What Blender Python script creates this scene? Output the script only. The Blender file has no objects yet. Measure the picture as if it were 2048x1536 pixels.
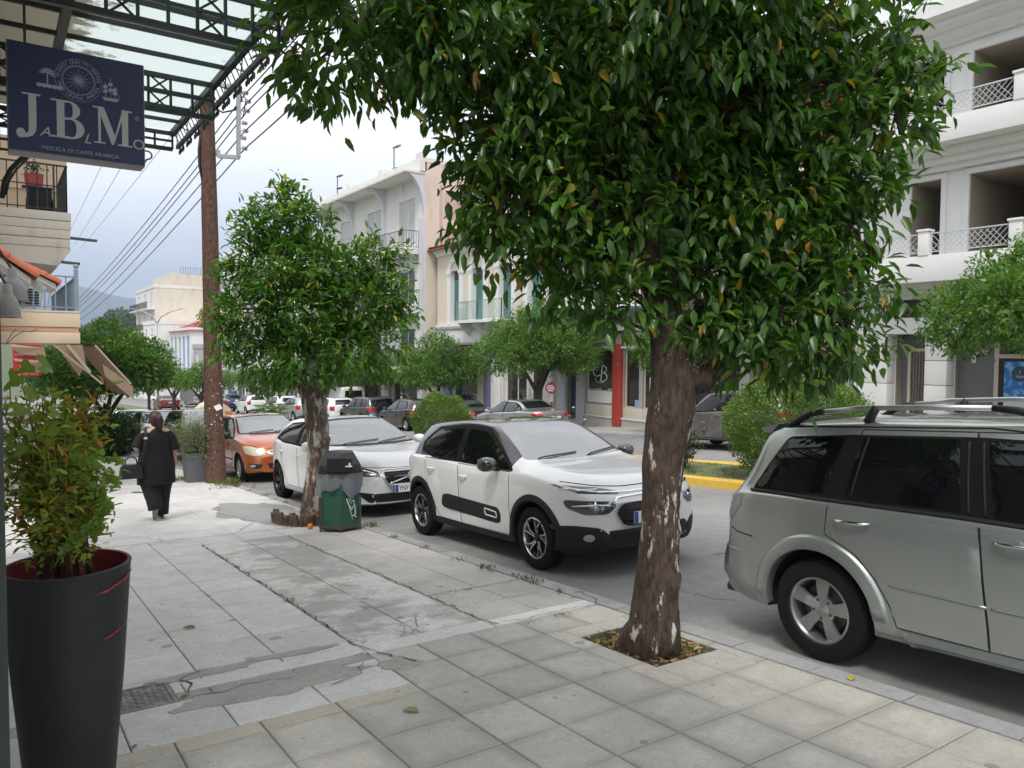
import bpy, bmesh, math, random
import numpy as np
from mathutils import Vector, Matrix, Euler
from mathutils.bvhtree import BVHTree
R_=math.radians; PI=math.pi
SC=bpy.context.scene; COL=SC.collection

# ------------------------------------------------------------------ camera
CH=1.6                                   # lens height above the pavement
YAW,PITCH,ROLL,FPX=R_(34.367),R_(2.51),R_(0.416),1523.0
_F=Vector((math.sin(YAW)*math.cos(PITCH),math.cos(YAW)*math.cos(PITCH),-math.sin(PITCH)))
_R0=Vector((math.cos(YAW),-math.sin(YAW),0)); _U0=_R0.cross(_F)
_R=_R0*math.cos(ROLL)+_U0*math.sin(ROLL); _U=-_R0*math.sin(ROLL)+_U0*math.cos(ROLL)
cam_d=bpy.data.cameras.new('camera'); cam=bpy.data.objects.new('camera',cam_d); COL.objects.link(cam)
cam_d.sensor_width=36; cam_d.lens=36*FPX/2048; cam_d.clip_start=.05; cam_d.clip_end=20000
cam.matrix_world=Matrix(((_R.x,_U.x,-_F.x,0),(_R.y,_U.y,-_F.y,0),(_R.z,_U.z,-_F.z,CH),(0,0,0,1)))
SC.camera=cam

# ------------------------------------------------------------------ world: bright thin overcast
SUN_EL,SUN_AZ=R_(58),R_(225)             # azimuth clockwise from +Y
w=bpy.data.worlds.new('World'); SC.world=w; w.use_nodes=True
nt=w.node_tree; N=nt.nodes; L=nt.links; N.clear()
out=N.new('ShaderNodeOutputWorld'); bg=N.new('ShaderNodeBackground'); bg.inputs[1].default_value=.14
sky=N.new('ShaderNodeTexSky'); sky.sky_type='NISHITA'; sky.sun_disc=False
sky.sun_elevation=SUN_EL; sky.sun_rotation=SUN_AZ; sky.air_density=1.0; sky.dust_density=2.5; sky.ozone_density=1.0
tc=N.new('ShaderNodeTexCoord'); mp=N.new('ShaderNodeMapping'); mp.inputs['Scale'].default_value=(1.2,1.2,4.2)
mp.inputs['Location'].default_value=(3.1,.4,.2)
no=N.new('ShaderNodeTexNoise'); no.inputs['Scale'].default_value=1.7; no.inputs['Detail'].default_value=7; no.inputs['Roughness'].default_value=.55
rp=N.new('ShaderNodeValToRGB'); rp.color_ramp.elements[0].position=.34; rp.color_ramp.elements[1].position=.62
rp.color_ramp.elements[0].color=(.68,.68,.68,1); rp.color_ramp.elements[1].color=(.97,.97,.97,1)
mx=N.new('ShaderNodeMix'); mx.data_type='RGBA'
mx.inputs['B'].default_value=(7.15,7.05,6.95,1)
L.new(tc.outputs['Generated'],mp.inputs[0]); L.new(mp.outputs[0],no.inputs['Vector']); L.new(no.outputs['Fac'],rp.inputs[0])
L.new(rp.outputs[0],mx.inputs['Factor']); L.new(sky.outputs[0],mx.inputs['A']); L.new(mx.outputs['Result'],bg.inputs[0]); L.new(bg.outputs[0],out.inputs[0])

# ------------------------------------------------------------------ sun behind thin cloud
sd=bpy.data.lights.new('sun','SUN'); sd.energy=1.5; sd.angle=R_(14); sd.color=(1,.96,.9)
sun=bpy.data.objects.new('sun',sd); COL.objects.link(sun)
_sd=Vector((math.sin(SUN_AZ)*math.cos(SUN_EL),math.cos(SUN_AZ)*math.cos(SUN_EL),math.sin(SUN_EL)))
sun.rotation_euler=_sd.to_track_quat('Z','Y').to_euler(); sun.location=(0,-20,60)
SC.view_settings.view_transform='Standard'; SC.view_settings.look='None'; SC.view_settings.gamma=1
SC.view_settings.exposure=0.86
SC.render.resolution_x=1024; SC.render.resolution_y=768
SC.render.engine='CYCLES'

# ------------------------------------------------------------------ picture <-> place
def ray(px,py): return _F+_R*((px-1024)/FPX)-_U*((py-768)/FPX)
def gz(y):                                # the street falls away from the camera
    z=-.0666*min(y,22); b=min(max(y-22,0),20); z-=.0666*b-(.0666-.042)*b*b/40
    z-=.042*max(min(y,170)-42,0); z-=.01*max(y-170,0)
    return z
KX=3.86                                   # near kerb line, inner edge
def lvl(x,y):
    g=gz(y)
    if x<KX+.18: return g-.018*max(x,-3)
    if x<17.7:  return g-.185+(x-4.04)*.011
    return g+.10
def atX(px,py,X):
    d=ray(px,py); return d*(X/d.x)+Vector((0,0,CH))
def atY(px,py,Y):
    d=ray(px,py); return d*(Y/d.y)+Vector((0,0,CH))
def atD(px,py,D): return ray(px,py)*D+Vector((0,0,CH))

# ------------------------------------------------------------------ objects
def link(o,parent=None):
    COL.objects.link(o)
    if parent: o.parent=parent
    return o
def tag(o,label=None,cat=None,group=None,kind=None):
    if label:o['label']=label
    if cat:o['category']=cat
    if group:o['group']=group
    if kind:o['kind']=kind
    return o
def thing(name,label,cat,loc=(0,0,0),rot=(0,0,0),group=None):
    o=bpy.data.objects.new(name,None); link(o); o.location=loc; o.rotation_euler=rot
    o.empty_display_size=.2
    return tag(o,label,cat,group)
def objm(name,me,parent=None,mats=None,smooth=False):
    if mats is not None:
        for m in (mats if isinstance(mats,(list,tuple)) else [mats]): me.materials.append(m)
    if smooth:
        me.polygons.foreach_set('use_smooth',[True]*len(me.polygons))
        if smooth is not True: me.set_sharp_from_angle(angle=R_(smooth))
    o=bpy.data.objects.new(name,me); return link(o,parent)
class MB:
    """collects simple solids into one mesh"""
    def __init__(s): s.v=[];s.f=[];s.m=[]
    def add(s,vs,fs,mi=0):
        b=len(s.v); s.v+= [tuple(p) for p in vs]; s.f+=[tuple(b+i for i in f) for f in fs]; s.m+=[mi]*len(fs); return s
    def box(s,c,d,rz=0,mi=0,rx=0,ry=0):
        hx,hy,hz=d[0]/2,d[1]/2,d[2]/2
        M_=Euler((rx,ry,rz)).to_matrix()
        vs=[M_@Vector((x,y,z))+Vector(c) for x in(-hx,hx) for y in(-hy,hy) for z in(-hz,hz)]
        return s.add(vs,[(0,1,3,2),(4,6,7,5),(0,4,5,1),(2,3,7,6),(0,2,6,4),(1,5,7,3)],mi)
    def bb(s,x0,x1,y0,y1,z0,z1,mi=0): return s.box(((x0+x1)/2,(y0+y1)/2,(z0+z1)/2),(x1-x0,y1-y0,z1-z0),0,mi)
    def bar(s,a,b,w,h=None,mi=0,up=(0,0,1)):
        a=Vector(a);b=Vector(b);h=h or w; d=b-a; ln=d.length
        if ln<1e-6:return s
        d/=ln; u=Vector(up)
        if abs(d.dot(u))>.98:u=Vector((1,0,0)) if abs(d.x)<.9 else Vector((0,1,0))
        sx=d.cross(u).normalized(); sz=sx.cross(d)
        vs=[p+sx*i*w/2+sz*j*h/2 for p in(a,b) for i in(-1,1) for j in(-1,1)]
        return s.add(vs,[(0,1,3,2),(4,6,7,5),(0,4,5,1),(2,3,7,6),(0,2,6,4),(1,5,7,3)],mi)
    def tube(s,pts,r,n=8,mi=0,cap=True):
        pts=[Vector(p) for p in pts]; k=len(pts); rs=r if isinstance(r,(list,tuple)) else [r]*k
        vs=[];px=None
        for i,p in enumerate(pts):
            t=(pts[min(i+1,k-1)]-pts[max(i-1,0)])
            t=t.normalized() if t.length>1e-9 else Vector((0,0,1))
            if px is None:
                u=Vector((0,0,1)) if abs(t.z)<.9 else Vector((1,0,0)); px=t.cross(u).normalized()
            else:
                px=(px-t*px.dot(t)); px=px.normalized() if px.length>1e-6 else t.orthogonal().normalized()
            py=t.cross(px)
            vs+=[p+(px*math.cos(2*PI*j/n)+py*math.sin(2*PI*j/n))*rs[i] for j in range(n)]
        fs=[(i*n+j,i*n+(j+1)%n,(i+1)*n+(j+1)%n,(i+1)*n+j) for i in range(k-1) for j in range(n)]
        if cap: fs+=[tuple(range(n))[::-1],tuple((k-1)*n+j for j in range(n))]
        return s.add(vs,fs,mi)
    def lathe(s,prof,c=(0,0,0),n=24,mi=0,axis='z',closed=False):
        vs=[]
        for r,z in prof:
            for j in range(n):
                a=2*PI*j/n; p=(r*math.cos(a),r*math.sin(a),z)
                if axis=='y': p=(p[0],p[2],p[1])
                if axis=='x': p=(p[2],p[0],p[1])
                vs.append(Vector(p)+Vector(c))
        k=len(prof); rng=range(k if closed else k-1)
        fs=[(i*n+j,i*n+(j+1)%n,((i+1)%k)*n+(j+1)%n,((i+1)%k)*n+j) for i in rng for j in range(n)]
        return s.add(vs,fs,mi)
    def prism(s,poly,a,b,axis='x',mi=0):
        """poly: 2-D outline; extruded from a to b along axis"""
        def P(u,v,t): return {'x':(t,u,v),'y':(u,t,v),'z':(u,v,t)}[axis]
        n=len(poly); vs=[P(u,v,a) for u,v in poly]+[P(u,v,b) for u,v in poly]
        fs=[tuple(range(n))[::-1],tuple(range(n,2*n))]+[(i,(i+1)%n,n+(i+1)%n,n+i) for i in range(n)]
        return s.add(vs,fs,mi)
    def mesh(s,name,fix=True):
        me=bpy.data.meshes.new(name); me.from_pydata(s.v,[],s.f); me.polygons.foreach_set('material_index',s.m)
        if fix:
            bm=bmesh.new(); bm.from_mesh(me); bmesh.ops.recalc_face_normals(bm,faces=bm.faces); bm.to_mesh(me); bm.free()
        return me
    def obj(s,name,mats,parent=None,smooth=False,bevel=0,fix=True):
        me=s.mesh(name,fix)
        if bevel:
            bm=bmesh.new(); bm.from_mesh(me)
            es=[e for e in bm.edges if len(e.link_faces)==2 and e.calc_face_angle(0)>R_(40)]
            bmesh.ops.bevel(bm,geom=es,offset=bevel,segments=2,profile=.6,affect='EDGES',clamp_overlap=True)
            bm.to_mesh(me); bm.free(); smooth=smooth or 35
        return objm(name,me,parent,mats,smooth)
def copy_tree(o,parent=None):
    c=o.copy(); link(c,parent)
    for ch in o.children: copy_tree(ch,c)
    return c
def npmesh(name,v,f,mats,parent=None,smooth=False):
    """v (n,3) array, f (m,k) int array"""
    me=bpy.data.meshes.new(name); n,m,k=len(v),len(f),f.shape[1]
    me.vertices.add(n); me.vertices.foreach_set('co',np.asarray(v,np.float32).ravel())
    me.loops.add(m*k); me.loops.foreach_set('vertex_index',np.asarray(f,np.int32).ravel())
    me.polygons.add(m); me.polygons.foreach_set('loop_start',np.arange(0,m*k,k,dtype=np.int32))
    me.update(calc_edges=True)
    return objm(name,me,parent,mats,smooth)

# ------------------------------------------------------------------ materials
def nodes(name):
    m=bpy.data.materials.new(name); m.use_nodes=True; t=m.node_tree; b=t.nodes['Principled BSDF']; return m,t.nodes,t.links,b
def rgb(c): return (c[0],c[1],c[2],1)
def noise(N,L,vec,scale,detail=5,rough=.55):
    n=N.new('ShaderNodeTexNoise'); n.inputs['Scale'].default_value=scale; n.inputs['Detail'].default_value=detail; n.inputs['Roughness'].default_value=rough
    L.new(vec,n.inputs['Vector']); return n.outputs['Fac']
def ramp(N,L,fac,p0,p1,c0=(0,0,0),c1=(1,1,1)):
    r=N.new('ShaderNodeValToRGB'); e=r.color_ramp.elements; e[0].position=p0; e[1].position=p1; e[0].color=rgb(c0); e[1].color=rgb(c1)
    L.new(fac,r.inputs[0]); return r.outputs[0]
def mix(N,L,fac,a,b,mode='MIX'):
    m=N.new('ShaderNodeMix'); m.data_type='RGBA'; m.blend_type=mode
    for s,k in ((fac,'Factor'),(a,'A'),(b,'B')):
        if isinstance(s,(int,float)): m.inputs[k].default_value=s
        elif isinstance(s,tuple): m.inputs[k].default_value=rgb(s)
        else: L.new(s,m.inputs[k])
    return m.outputs['Result']
def bumpn(N,L,b,h,strength,dist=.01):
    u=N.new('ShaderNodeBump'); u.inputs['Strength'].default_value=strength; u.inputs['Distance'].default_value=dist
    L.new(h,u.inputs['Height']); L.new(u.outputs[0],b.inputs['Normal'])
def mat(name,col,rough=.6,var=.12,scale=3.,bump=0,bscale=40.,metal=0,spec=.5,stain=None,sscale=1.2,spos=(.55,.75),coat=0,rnd=0,dist=.01,stretch=None,ior=None):
    m,N,L,b=nodes(name)
    g=N.new('ShaderNodeNewGeometry'); vec=g.outputs['Position']
    if stretch:
        mp=N.new('ShaderNodeMapping'); mp.inputs['Scale'].default_value=stretch; L.new(vec,mp.inputs[0]); vec=mp.outputs[0]
    c=mix(N,L,noise(N,L,vec,scale),tuple(max(x*(1-var),0) for x in col),tuple(min(x*(1+var),1) for x in col))
    if stain:
        c=mix(N,L,ramp(N,L,noise(N,L,vec,sscale,8,.65),spos[0],spos[1]),c,stain)
    if rnd:
        oi=N.new('ShaderNodeObjectInfo'); c=mix(N,L,1.0,c,ramp(N,L,oi.outputs['Random'],0,1,(1-rnd,)*3,(1+rnd*.6,)*3),'MULTIPLY')
    L.new(c,b.inputs['Base Color']); b.inputs['Roughness'].default_value=rough; b.inputs['Metallic'].default_value=metal
    b.inputs['Specular IOR Level'].default_value=spec; b.inputs['Coat Weight'].default_value=coat; b.inputs['Coat Roughness'].default_value=.04
    if ior: b.inputs['IOR'].default_value=ior
    if bump: bumpn(N,L,b,noise(N,L,vec,bscale,6),bump,dist)
    return m
def paint(name,col,metal=0,rough=.28,dirt=.05,coat=1.0):
    m,N,L,b=nodes(name)
    g=N.new('ShaderNodeNewGeometry')
    d=ramp(N,L,noise(N,L,g.outputs['Position'],2.2,8,.7),.45,.8)
    mm=N.new('ShaderNodeMath'); mm.operation='MULTIPLY'; mm.inputs[1].default_value=dirt*3; L.new(d,mm.inputs[0])
    c=mix(N,L,mm.outputs[0],col,(.30,.27,.23)); L.new(c,b.inputs['Base Color'])
    b.inputs['Metallic'].default_value=metal; b.inputs['Roughness'].default_value=rough
    b.inputs['Coat Weight'].default_value=coat; b.inputs['Coat Roughness'].default_value=.03
    fine=noise(N,L,g.outputs['Position'],3,3); bumpn(N,L,b,fine,.05,.004)
    return m
def glassy(name,col=(.012,.014,.016),rough=.02,ior=1.7,dirt=0):
    m,N,L,b=nodes(name); b.inputs['Base Color'].default_value=rgb(col); b.inputs['Roughness'].default_value=rough; b.inputs['IOR'].default_value=ior
    if dirt:
        g=N.new('ShaderNodeNewGeometry'); d=ramp(N,L,noise(N,L,g.outputs['Position'],5,8,.7),.4,.8,col,tuple(c+dirt for c in col)); L.new(d,b.inputs['Base Color'])
    return m
def leafmat(name,c0,c1,c2=None,p2=.93,rough=.38,trans=.32):
    """per-leaf colour: most between c0 and c1, a few of c2"""
    m,N,L,b=nodes(name)
    g=N.new('ShaderNodeNewGeometry'); r=g.outputs['Random Per Island']
    rp=N.new('ShaderNodeValToRGB'); e=rp.color_ramp.elements; e[0].color=rgb(c0); e[1].color=rgb(c1); e[0].position=0; e[1].position=p2-.03
    if c2: x=rp.color_ramp.elements.new(p2); x.color=rgb(c2)
    L.new(r,rp.inputs[0]); col=rp.outputs[0]
    big=noise(N,L,g.outputs['Position'],1.3,2)
    col=mix(N,L,1.0,col,ramp(N,L,big,.3,.7,(.72,.78,.7),(1.25,1.2,1.1)),'MULTIPLY')
    L.new(col,b.inputs['Base Color']); b.inputs['Roughness'].default_value=rough; b.inputs['Specular IOR Level'].default_value=.5
    t=N.new('ShaderNodeBsdfTranslucent'); tcol=mix(N,L,1.0,col,(1.5,1.7,.6),'MULTIPLY'); L.new(tcol,t.inputs[0])
    ms=N.new('ShaderNodeMixShader'); ms.inputs[0].default_value=trans; L.new(b.outputs[0],ms.inputs[1]); L.new(t.outputs[0],ms.inputs[2])
    L.new(ms.outputs[0],N['Material Output'].inputs[0]); return m
def bark(name,c0,c1,flake=None,fpos=(.6,.68),hmax=None,fscale=9.):
    m,N,L,b=nodes(name)
    g=N.new('ShaderNodeNewGeometry'); mp=N.new('ShaderNodeMapping'); mp.inputs['Scale'].default_value=(1,1,.35); L.new(g.outputs['Position'],mp.inputs[0]); v=mp.outputs[0]
    c=mix(N,L,noise(N,L,v,9,8,.7),c0,c1)
    c=mix(N,L,ramp(N,L,noise(N,L,v,34,4),.35,.6),tuple(x*.55 for x in c0),c)
    if flake:
        f=ramp(N,L,noise(N,L,v,fscale,7,.72),fpos[0],fpos[1]); c=mix(N,L,f,c,flake)
    L.new(c,b.inputs['Base Color']); b.inputs['Roughness'].default_value=.85
    bumpn(N,L,b,noise(N,L,v,22,8,.7),.7,.02); return m
def pavemat(name,base,worn,amt,dark=(.2,.19,.175),gum=1,rnd=.12,crack=0,bump=.25,cscale=1.6,edge=None):
    m,N,L,b=nodes(name); g=N.new('ShaderNodeNewGeometry'); v=g.outputs['Position']
    c=mix(N,L,ramp(N,L,noise(N,L,v,cscale,9,.68),.5-amt,.5+amt),base,worn)
    c=mix(N,L,ramp(N,L,noise(N,L,v,5.5,8,.75),.50,.72,(0,0,0),(.55,.55,.55)),c,tuple(x*.72 for x in base))
    c=mix(N,L,ramp(N,L,noise(N,L,v,60,3,.6),.3,.7,(0,0,0),(.55,.55,.55)),c,tuple(x*.74 for x in base))
    c=mix(N,L,ramp(N,L,noise(N,L,v,13,7,.8),.54,.70,(0,0,0),(.55,.55,.55)),c,tuple(x*.62 for x in base))
    if edge:
        tc=N.new('ShaderNodeTexCoord'); ab=N.new('ShaderNodeVectorMath'); ab.operation='ABSOLUTE'; L.new(tc.outputs['Object'],ab.inputs[0]); sp=N.new('ShaderNodeSeparateXYZ'); L.new(ab.outputs[0],sp.inputs[0])
        mxm=N.new('ShaderNodeMath'); mxm.operation='MAXIMUM'; L.new(sp.outputs[0],mxm.inputs[0]); L.new(sp.outputs[1],mxm.inputs[1])
        nz=N.new('ShaderNodeMath'); nz.operation='MULTIPLY_ADD'; L.new(noise(N,L,v,2.6,5),nz.inputs[0]); nz.inputs[1].default_value=.24; L.new(mxm.outputs[0],nz.inputs[2])
        c=mix(N,L,ramp(N,L,nz.outputs[0],edge[0]+.12,edge[1]+.12,(0,0,0),(.8,.8,.8)),c,edge[2])
    for gsc,gth in (((3.1,.35),(8.5,.62)) if gum else ()):
        vo=N.new('ShaderNodeTexVoronoi'); vo.inputs['Scale'].default_value=gsc
        wv=N.new('ShaderNodeMapping'); L.new(v,wv.inputs[0]); L.new(wv.outputs[0],vo.inputs['Vector'])
        mr=N.new('ShaderNodeMath'); mr.operation='MULTIPLY'; L.new(vo.outputs['Color'],mr.inputs[0]); mr.inputs[1].default_value=.16
        lt=N.new('ShaderNodeMath'); lt.operation='LESS_THAN'; L.new(vo.outputs['Distance'],lt.inputs[0]); L.new(mr.outputs[0],lt.inputs[1])
        sx=N.new('ShaderNodeSeparateColor'); L.new(vo.outputs['Color'],sx.inputs[0])
        gt=N.new('ShaderNodeMath'); gt.operation='GREATER_THAN'; L.new(sx.outputs[2],gt.inputs[0]); gt.inputs[1].default_value=gth
        mu=N.new('ShaderNodeMath'); mu.operation='MULTIPLY'; L.new(lt.outputs[0],mu.inputs[0]); L.new(gt.outputs[0],mu.inputs[1])
        m7=N.new('ShaderNodeMath'); m7.operation='MULTIPLY'; L.new(mu.outputs[0],m7.inputs[0]); m7.inputs[1].default_value=.6
        c=mix(N,L,m7.outputs[0],c,tuple(x*.38 for x in base))
    if crack:
        vc=N.new('ShaderNodeTexVoronoi'); vc.feature='DISTANCE_TO_EDGE'; vc.inputs['Scale'].default_value=crack
        ad=N.new('ShaderNodeVectorMath'); ad.operation='ADD'
        nn=N.new('ShaderNodeTexNoise'); nn.inputs['Scale'].default_value=3; nn.inputs['Detail'].default_value=6; L.new(v,nn.inputs['Vector'])
        sc=N.new('ShaderNodeVectorMath'); sc.operation='SCALE'; sc.inputs['Scale'].default_value=.5; L.new(nn.outputs['Color'],sc.inputs[0])
        L.new(v,ad.inputs[0]); L.new(sc.outputs[0],ad.inputs[1]); L.new(ad.outputs[0],vc.inputs['Vector'])
        cm_=N.new('ShaderNodeMath'); cm_.operation='MULTIPLY'; L.new(ramp(N,L,vc.outputs['Distance'],.002,.006,(.8,.8,.8),(0,0,0)),cm_.inputs[0]); L.new(ramp(N,L,noise(N,L,v,.9,3),.52,.60),cm_.inputs[1])
        c=mix(N,L,cm_.outputs[0],c,dark)
    oi=N.new('ShaderNodeObjectInfo'); c=mix(N,L,1.0,c,ramp(N,L,oi.outputs['Random'],0,1,(1-rnd,)*3,(1+rnd*.5,)*3),'MULTIPLY')
    L.new(c,b.inputs['Base Color']); b.inputs['Roughness'].default_value=.7; b.inputs['Specular IOR Level'].default_value=.35
    bumpn(N,L,b,noise(N,L,v,45,8,.7),bump,.006); return m
# ------------------------------------------------------------------ shared materials
m_joint=mat('joint_mortar',(.20,.19,.175),.9,.25,6,.3,60)
m_tileA=pavemat('grey_cement_tile',(.43,.41,.37),(.55,.525,.47),.14,rnd=.10,cscale=3.4,edge=(.135,.22,(.30,.29,.265)))
m_tileP=pavemat('sand_cement_tile',(.47,.42,.34),(.56,.52,.45),.2,rnd=.08)
m_tileB=pavemat('white_marble_tile',(.58,.57,.545),(.72,.71,.685),.10,rnd=.08,cscale=2.1)
m_tileC=pavemat('worn_cement_tile',(.40,.385,.36),(.74,.72,.68),.055,rnd=.05,crack=.7,cscale=1.3)
m_tileD=pavemat('plain_grey_tile',(.43,.41,.38),(.53,.51,.475),.12,rnd=.07,cscale=2.6)
m_tileE=pavemat('pale_screed',(.57,.555,.53),(.72,.705,.68),.10,rnd=.05,crack=.5)
m_white_strip=pavemat('white_stone_strip',(.60,.60,.58),(.70,.69,.66),.15,rnd=.03,gum=0,crack=1.1)
m_cement=pavemat('patch_cement',(.33,.32,.295),(.47,.455,.42),.1,gum=0,crack=2.6,rnd=0)
m_kerb=pavemat('kerb_stone',(.30,.305,.31),(.42,.42,.41),.14,gum=0,rnd=.1,bump=.5)
m_yellow=mat('yellow_kerb_paint',(.72,.47,.06),.65,.12,6,.3,50,stain=(.35,.28,.16),sscale=3.2,spos=(.6,.8))
m_road=pavemat('aged_asphalt',(.23,.228,.225),(.34,.33,.315),.12,dark=(.05,.05,.05),gum=0,rnd=0,crack=.16,bump=.6,cscale=.7)
m_soil=mat('soil',(.10,.075,.05),.95,.4,18,.8,40)
m_grassg=mat('median_earth',(.17,.15,.09),.95,.35,9,.8,30,stain=(.10,.14,.04),sscale=4,spos=(.4,.6))
m_farpave=pavemat('far_pavement',(.40,.39,.37),(.50,.49,.46),.15,gum=0,rnd=0)
m_terrain=mat('terrain',(.10,.12,.06),.95,.3,.02)

def sheet(name,xs,ys,zf,mt,skip=None,kind='structure',thick=0):
    v=[];f=[]
    for y in ys:
        for x in xs: v.append((x,y,zf(x,y)))
    n=len(xs)
    for j in range(len(ys)-1):
        for i in range(n-1):
            if skip and skip((xs[i]+xs[i+1])/2,(ys[j]+ys[j+1])/2): continue
            f.append((j*n+i,j*n+i+1,(j+1)*n+i+1,(j+1)*n+i))
    me=bpy.data.meshes.new(name); me.from_pydata(v,[],f)
    o=objm(name,me,None,mt,True); o['kind']=kind; return o
YS=[-12,-6]+[y*1.0 for y in range(-3,46)]+list(range(48,172,4))+[172]
PIT=(3.23,3.77,3.18,3.89)
def in_pit(x,y): return PIT[0]<x<PIT[1] and PIT[2]<y<PIT[3]
ys_=sorted(set(YS+[PIT[2],PIT[3]]))
walk=sheet('pavement',[-3,-1.5,0,1.5,PIT[0],PIT[1],KX+.02],ys_,lambda x,y:lvl(x,y)-(.009 if y<26 else .0),m_joint,in_pit)
tag(walk,'tiled pavement in front of the shops','pavement')
farwalkbase=None
def slab(x0,x1,y0,y1,mt,parent,name='paving_tile',gap=.0035,th=.05,bev=.005,lift=0.,jit=.0012,rr=random):
    x0+=gap;x1-=gap;y0+=gap;y1-=gap
    if x1-x0<.02 or y1-y0<.02: return
    cx,cy=(x0+x1)/2,(y0+y1)/2; cz=lvl(cx,cy)
    v=[]
    tz=[rr.uniform(-jit,jit) for _ in range(4)]
    C=[(x0,y0),(x1,y0),(x1,y1),(x0,y1)]
    I=[(x0+bev,y0+bev),(x1-bev,y0+bev),(x1-bev,y1-bev),(x0+bev,y1-bev)]
    for k,(x,y) in enumerate(C): v.append((x-cx,y-cy,lvl(x,y)-cz-th))
    for k,(x,y) in enumerate(C): v.append((x-cx,y-cy,lvl(x,y)-cz+tz[k]-bev*.7+lift))
    for k,(x,y) in enumerate(I): v.append((x-cx,y-cy,lvl(x,y)-cz+tz[k]+lift))
    f=[(8,9,10,11)]
    for k in range(4):
        q=(k+1)%4; f+=[(4+k,4+q,8+q,8+k),(k,q,4+q,4+k)]
    me=bpy.data.meshes.new(name); me.from_pydata(v,[],f)
    o=objm(name,me,parent,mt); o.location=(cx,cy,cz); return o
def minus(r,h):
    x0,x1,y0,y1=r; a,b,c,d=h
    if x1<=a or x0>=b or y1<=c or y0>=d: return [r]
    o=[]
    if x0<a:o.append((x0,a,y0,y1))
    if x1>b:o.append((b,x1,y0,y1))
    X0,X1=max(x0,a),min(x1,b)
    if y0<c:o.append((X0,X1,y0,c))
    if y1>d:o.append((X0,X1,d,y1))
    return o
rt=random.Random(4)
def zone(xs,ys,mt,holes=(),**k):
    for i in range(len(xs)-1):
        for j in range(len(ys)-1):
            rs=[(xs[i],xs[i+1],ys[j],ys[j+1])]
            for h in holes: rs=[q for r in rs for q in minus(r,h)]
            for r in rs: slab(*r,mt(i,j) if callable(mt) else mt,walk,rr=rt,**k)
COVER=(.42,.80,4.33,4.70)
# near grey tiles, 40 cm
xa=[-.12+.4*k for k in range(6)]; 
zone(xa[:5]+[1.94],[.88+.4*k for k in range(8)],m_tileA,gap=.003,bev=.006)
zone(xa[:5]+[1.94],[3.68,3.82],m_tileP)
zone([1.94,2.28,2.68,3.08,3.48,KX],[.88+.4*k for k in range(9)]+[4.43],m_tileA,[PIT],gap=.003,bev=.006)
# white marble band
xb=[-.46,.02,.5,.98,1.46,1.94]
zone(xb,[3.82,4.33],m_tileB,[COVER])
zone(xb,[4.33,4.46],m_cement,[COVER]); zone([-.46,.86,1.95],[4.46,4.62],lambda i,j:m_white_strip if i else m_tileB,[COVER],lift=.003)
zone(xb,[4.62]+[4.77+.48*k for k in range(10)],m_tileB,[COVER])
# worn band and kerb-side band
zone([1.94,2.42,2.91],[4.62]+[4.93+.48*k for k in range(9)]+[9.09],m_tileC,jit=.002)
zone([1.95,2.91],[4.43,4.62],m_tileB)
zone([2.91,KX],[4.43,4.60],m_white_strip,lift=.003); zone([2.91,3.40,KX],[4.60]+[5.02+.48*k for k in range(9)]+[9.09],m_tileD)
# beyond the second tree: pale screed and larger slabs
zone([-.46,.50,1.46,2.42,2.91,KX],[9.09,9.60],m_tileE)
zone([-.46,.98,2.42,KX],[9.60,11.0,12.4,13.8,15.2,16.6],m_tileE,gap=.002,bev=.003)
zone([-.1,.9,1.9,2.9,KX],[16.6+1.0*k for k in range(11)],m_tileE,gap=.003)
# far part of the pavement, pieces no longer told apart
sheet('pavement_far',[-3,KX+.02],[26.6]+[y for y in YS if y>27],lambda x,y:lvl(x,y),m_tileE)

# irregular cement repairs laid over tiles
def blob_sheet(name,cx,cy,rx,ry,mt,seed,lift=.004,n=36,parent=None,rough=.28):
    r=random.Random(seed); ph=[r.uniform(0,6.28) for _ in range(6)]
    v=[(0,0,lift)];P=[]
    for k in range(n):
        a=2*PI*k/n; q=1+rough*(.5*math.sin(2*a+ph[0])+.35*math.sin(5*a+ph[1])+.25*math.sin(9*a+ph[2])+.2*math.sin(14*a+ph[3]))
        x,y=rx*math.cos(a)*q,ry*math.sin(a)*q; v.append((x,y,lvl(cx+x,cy+y)-lvl(cx,cy)+lift))
    for k in range(n): v.append((v[k+1][0]*1.01,v[k+1][1]*1.01,v[k+1][2]-.012))
    f=[(0,k+1,(k+1)%n+1) for k in range(n)]+[(k+1,n+k+1,n+(k+1)%n+1,(k+1)%n+1) for k in range(n)]
    me=bpy.data.meshes.new(name); me.from_pydata(v,[],f); o=objm(name,me,parent,mt); o.location=(cx,cy,lvl(cx,cy)); return o
blob_sheet('cement_patch',1.30,4.24,.46,.17,m_cement,3,.005,parent=walk)
blob_sheet('cement_patch',1.02,4.70,.26,.07,m_cement,8,.006,parent=walk)
blob_sheet('cement_patch',1.55,4.73,.28,.05,m_cement,9,.006,parent=walk)
blob_sheet('cement_patch',2.02,4.14,.13,.10,m_cement,10,.005,parent=walk)
m_patch2=pavemat('grey_patch',(.30,.30,.30),(.36,.355,.35),.2,gum=0,rnd=0)
blob_sheet('cement_patch',3.25,11.2,.62,1.25,m_patch2,5,.006,parent=walk)

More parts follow.
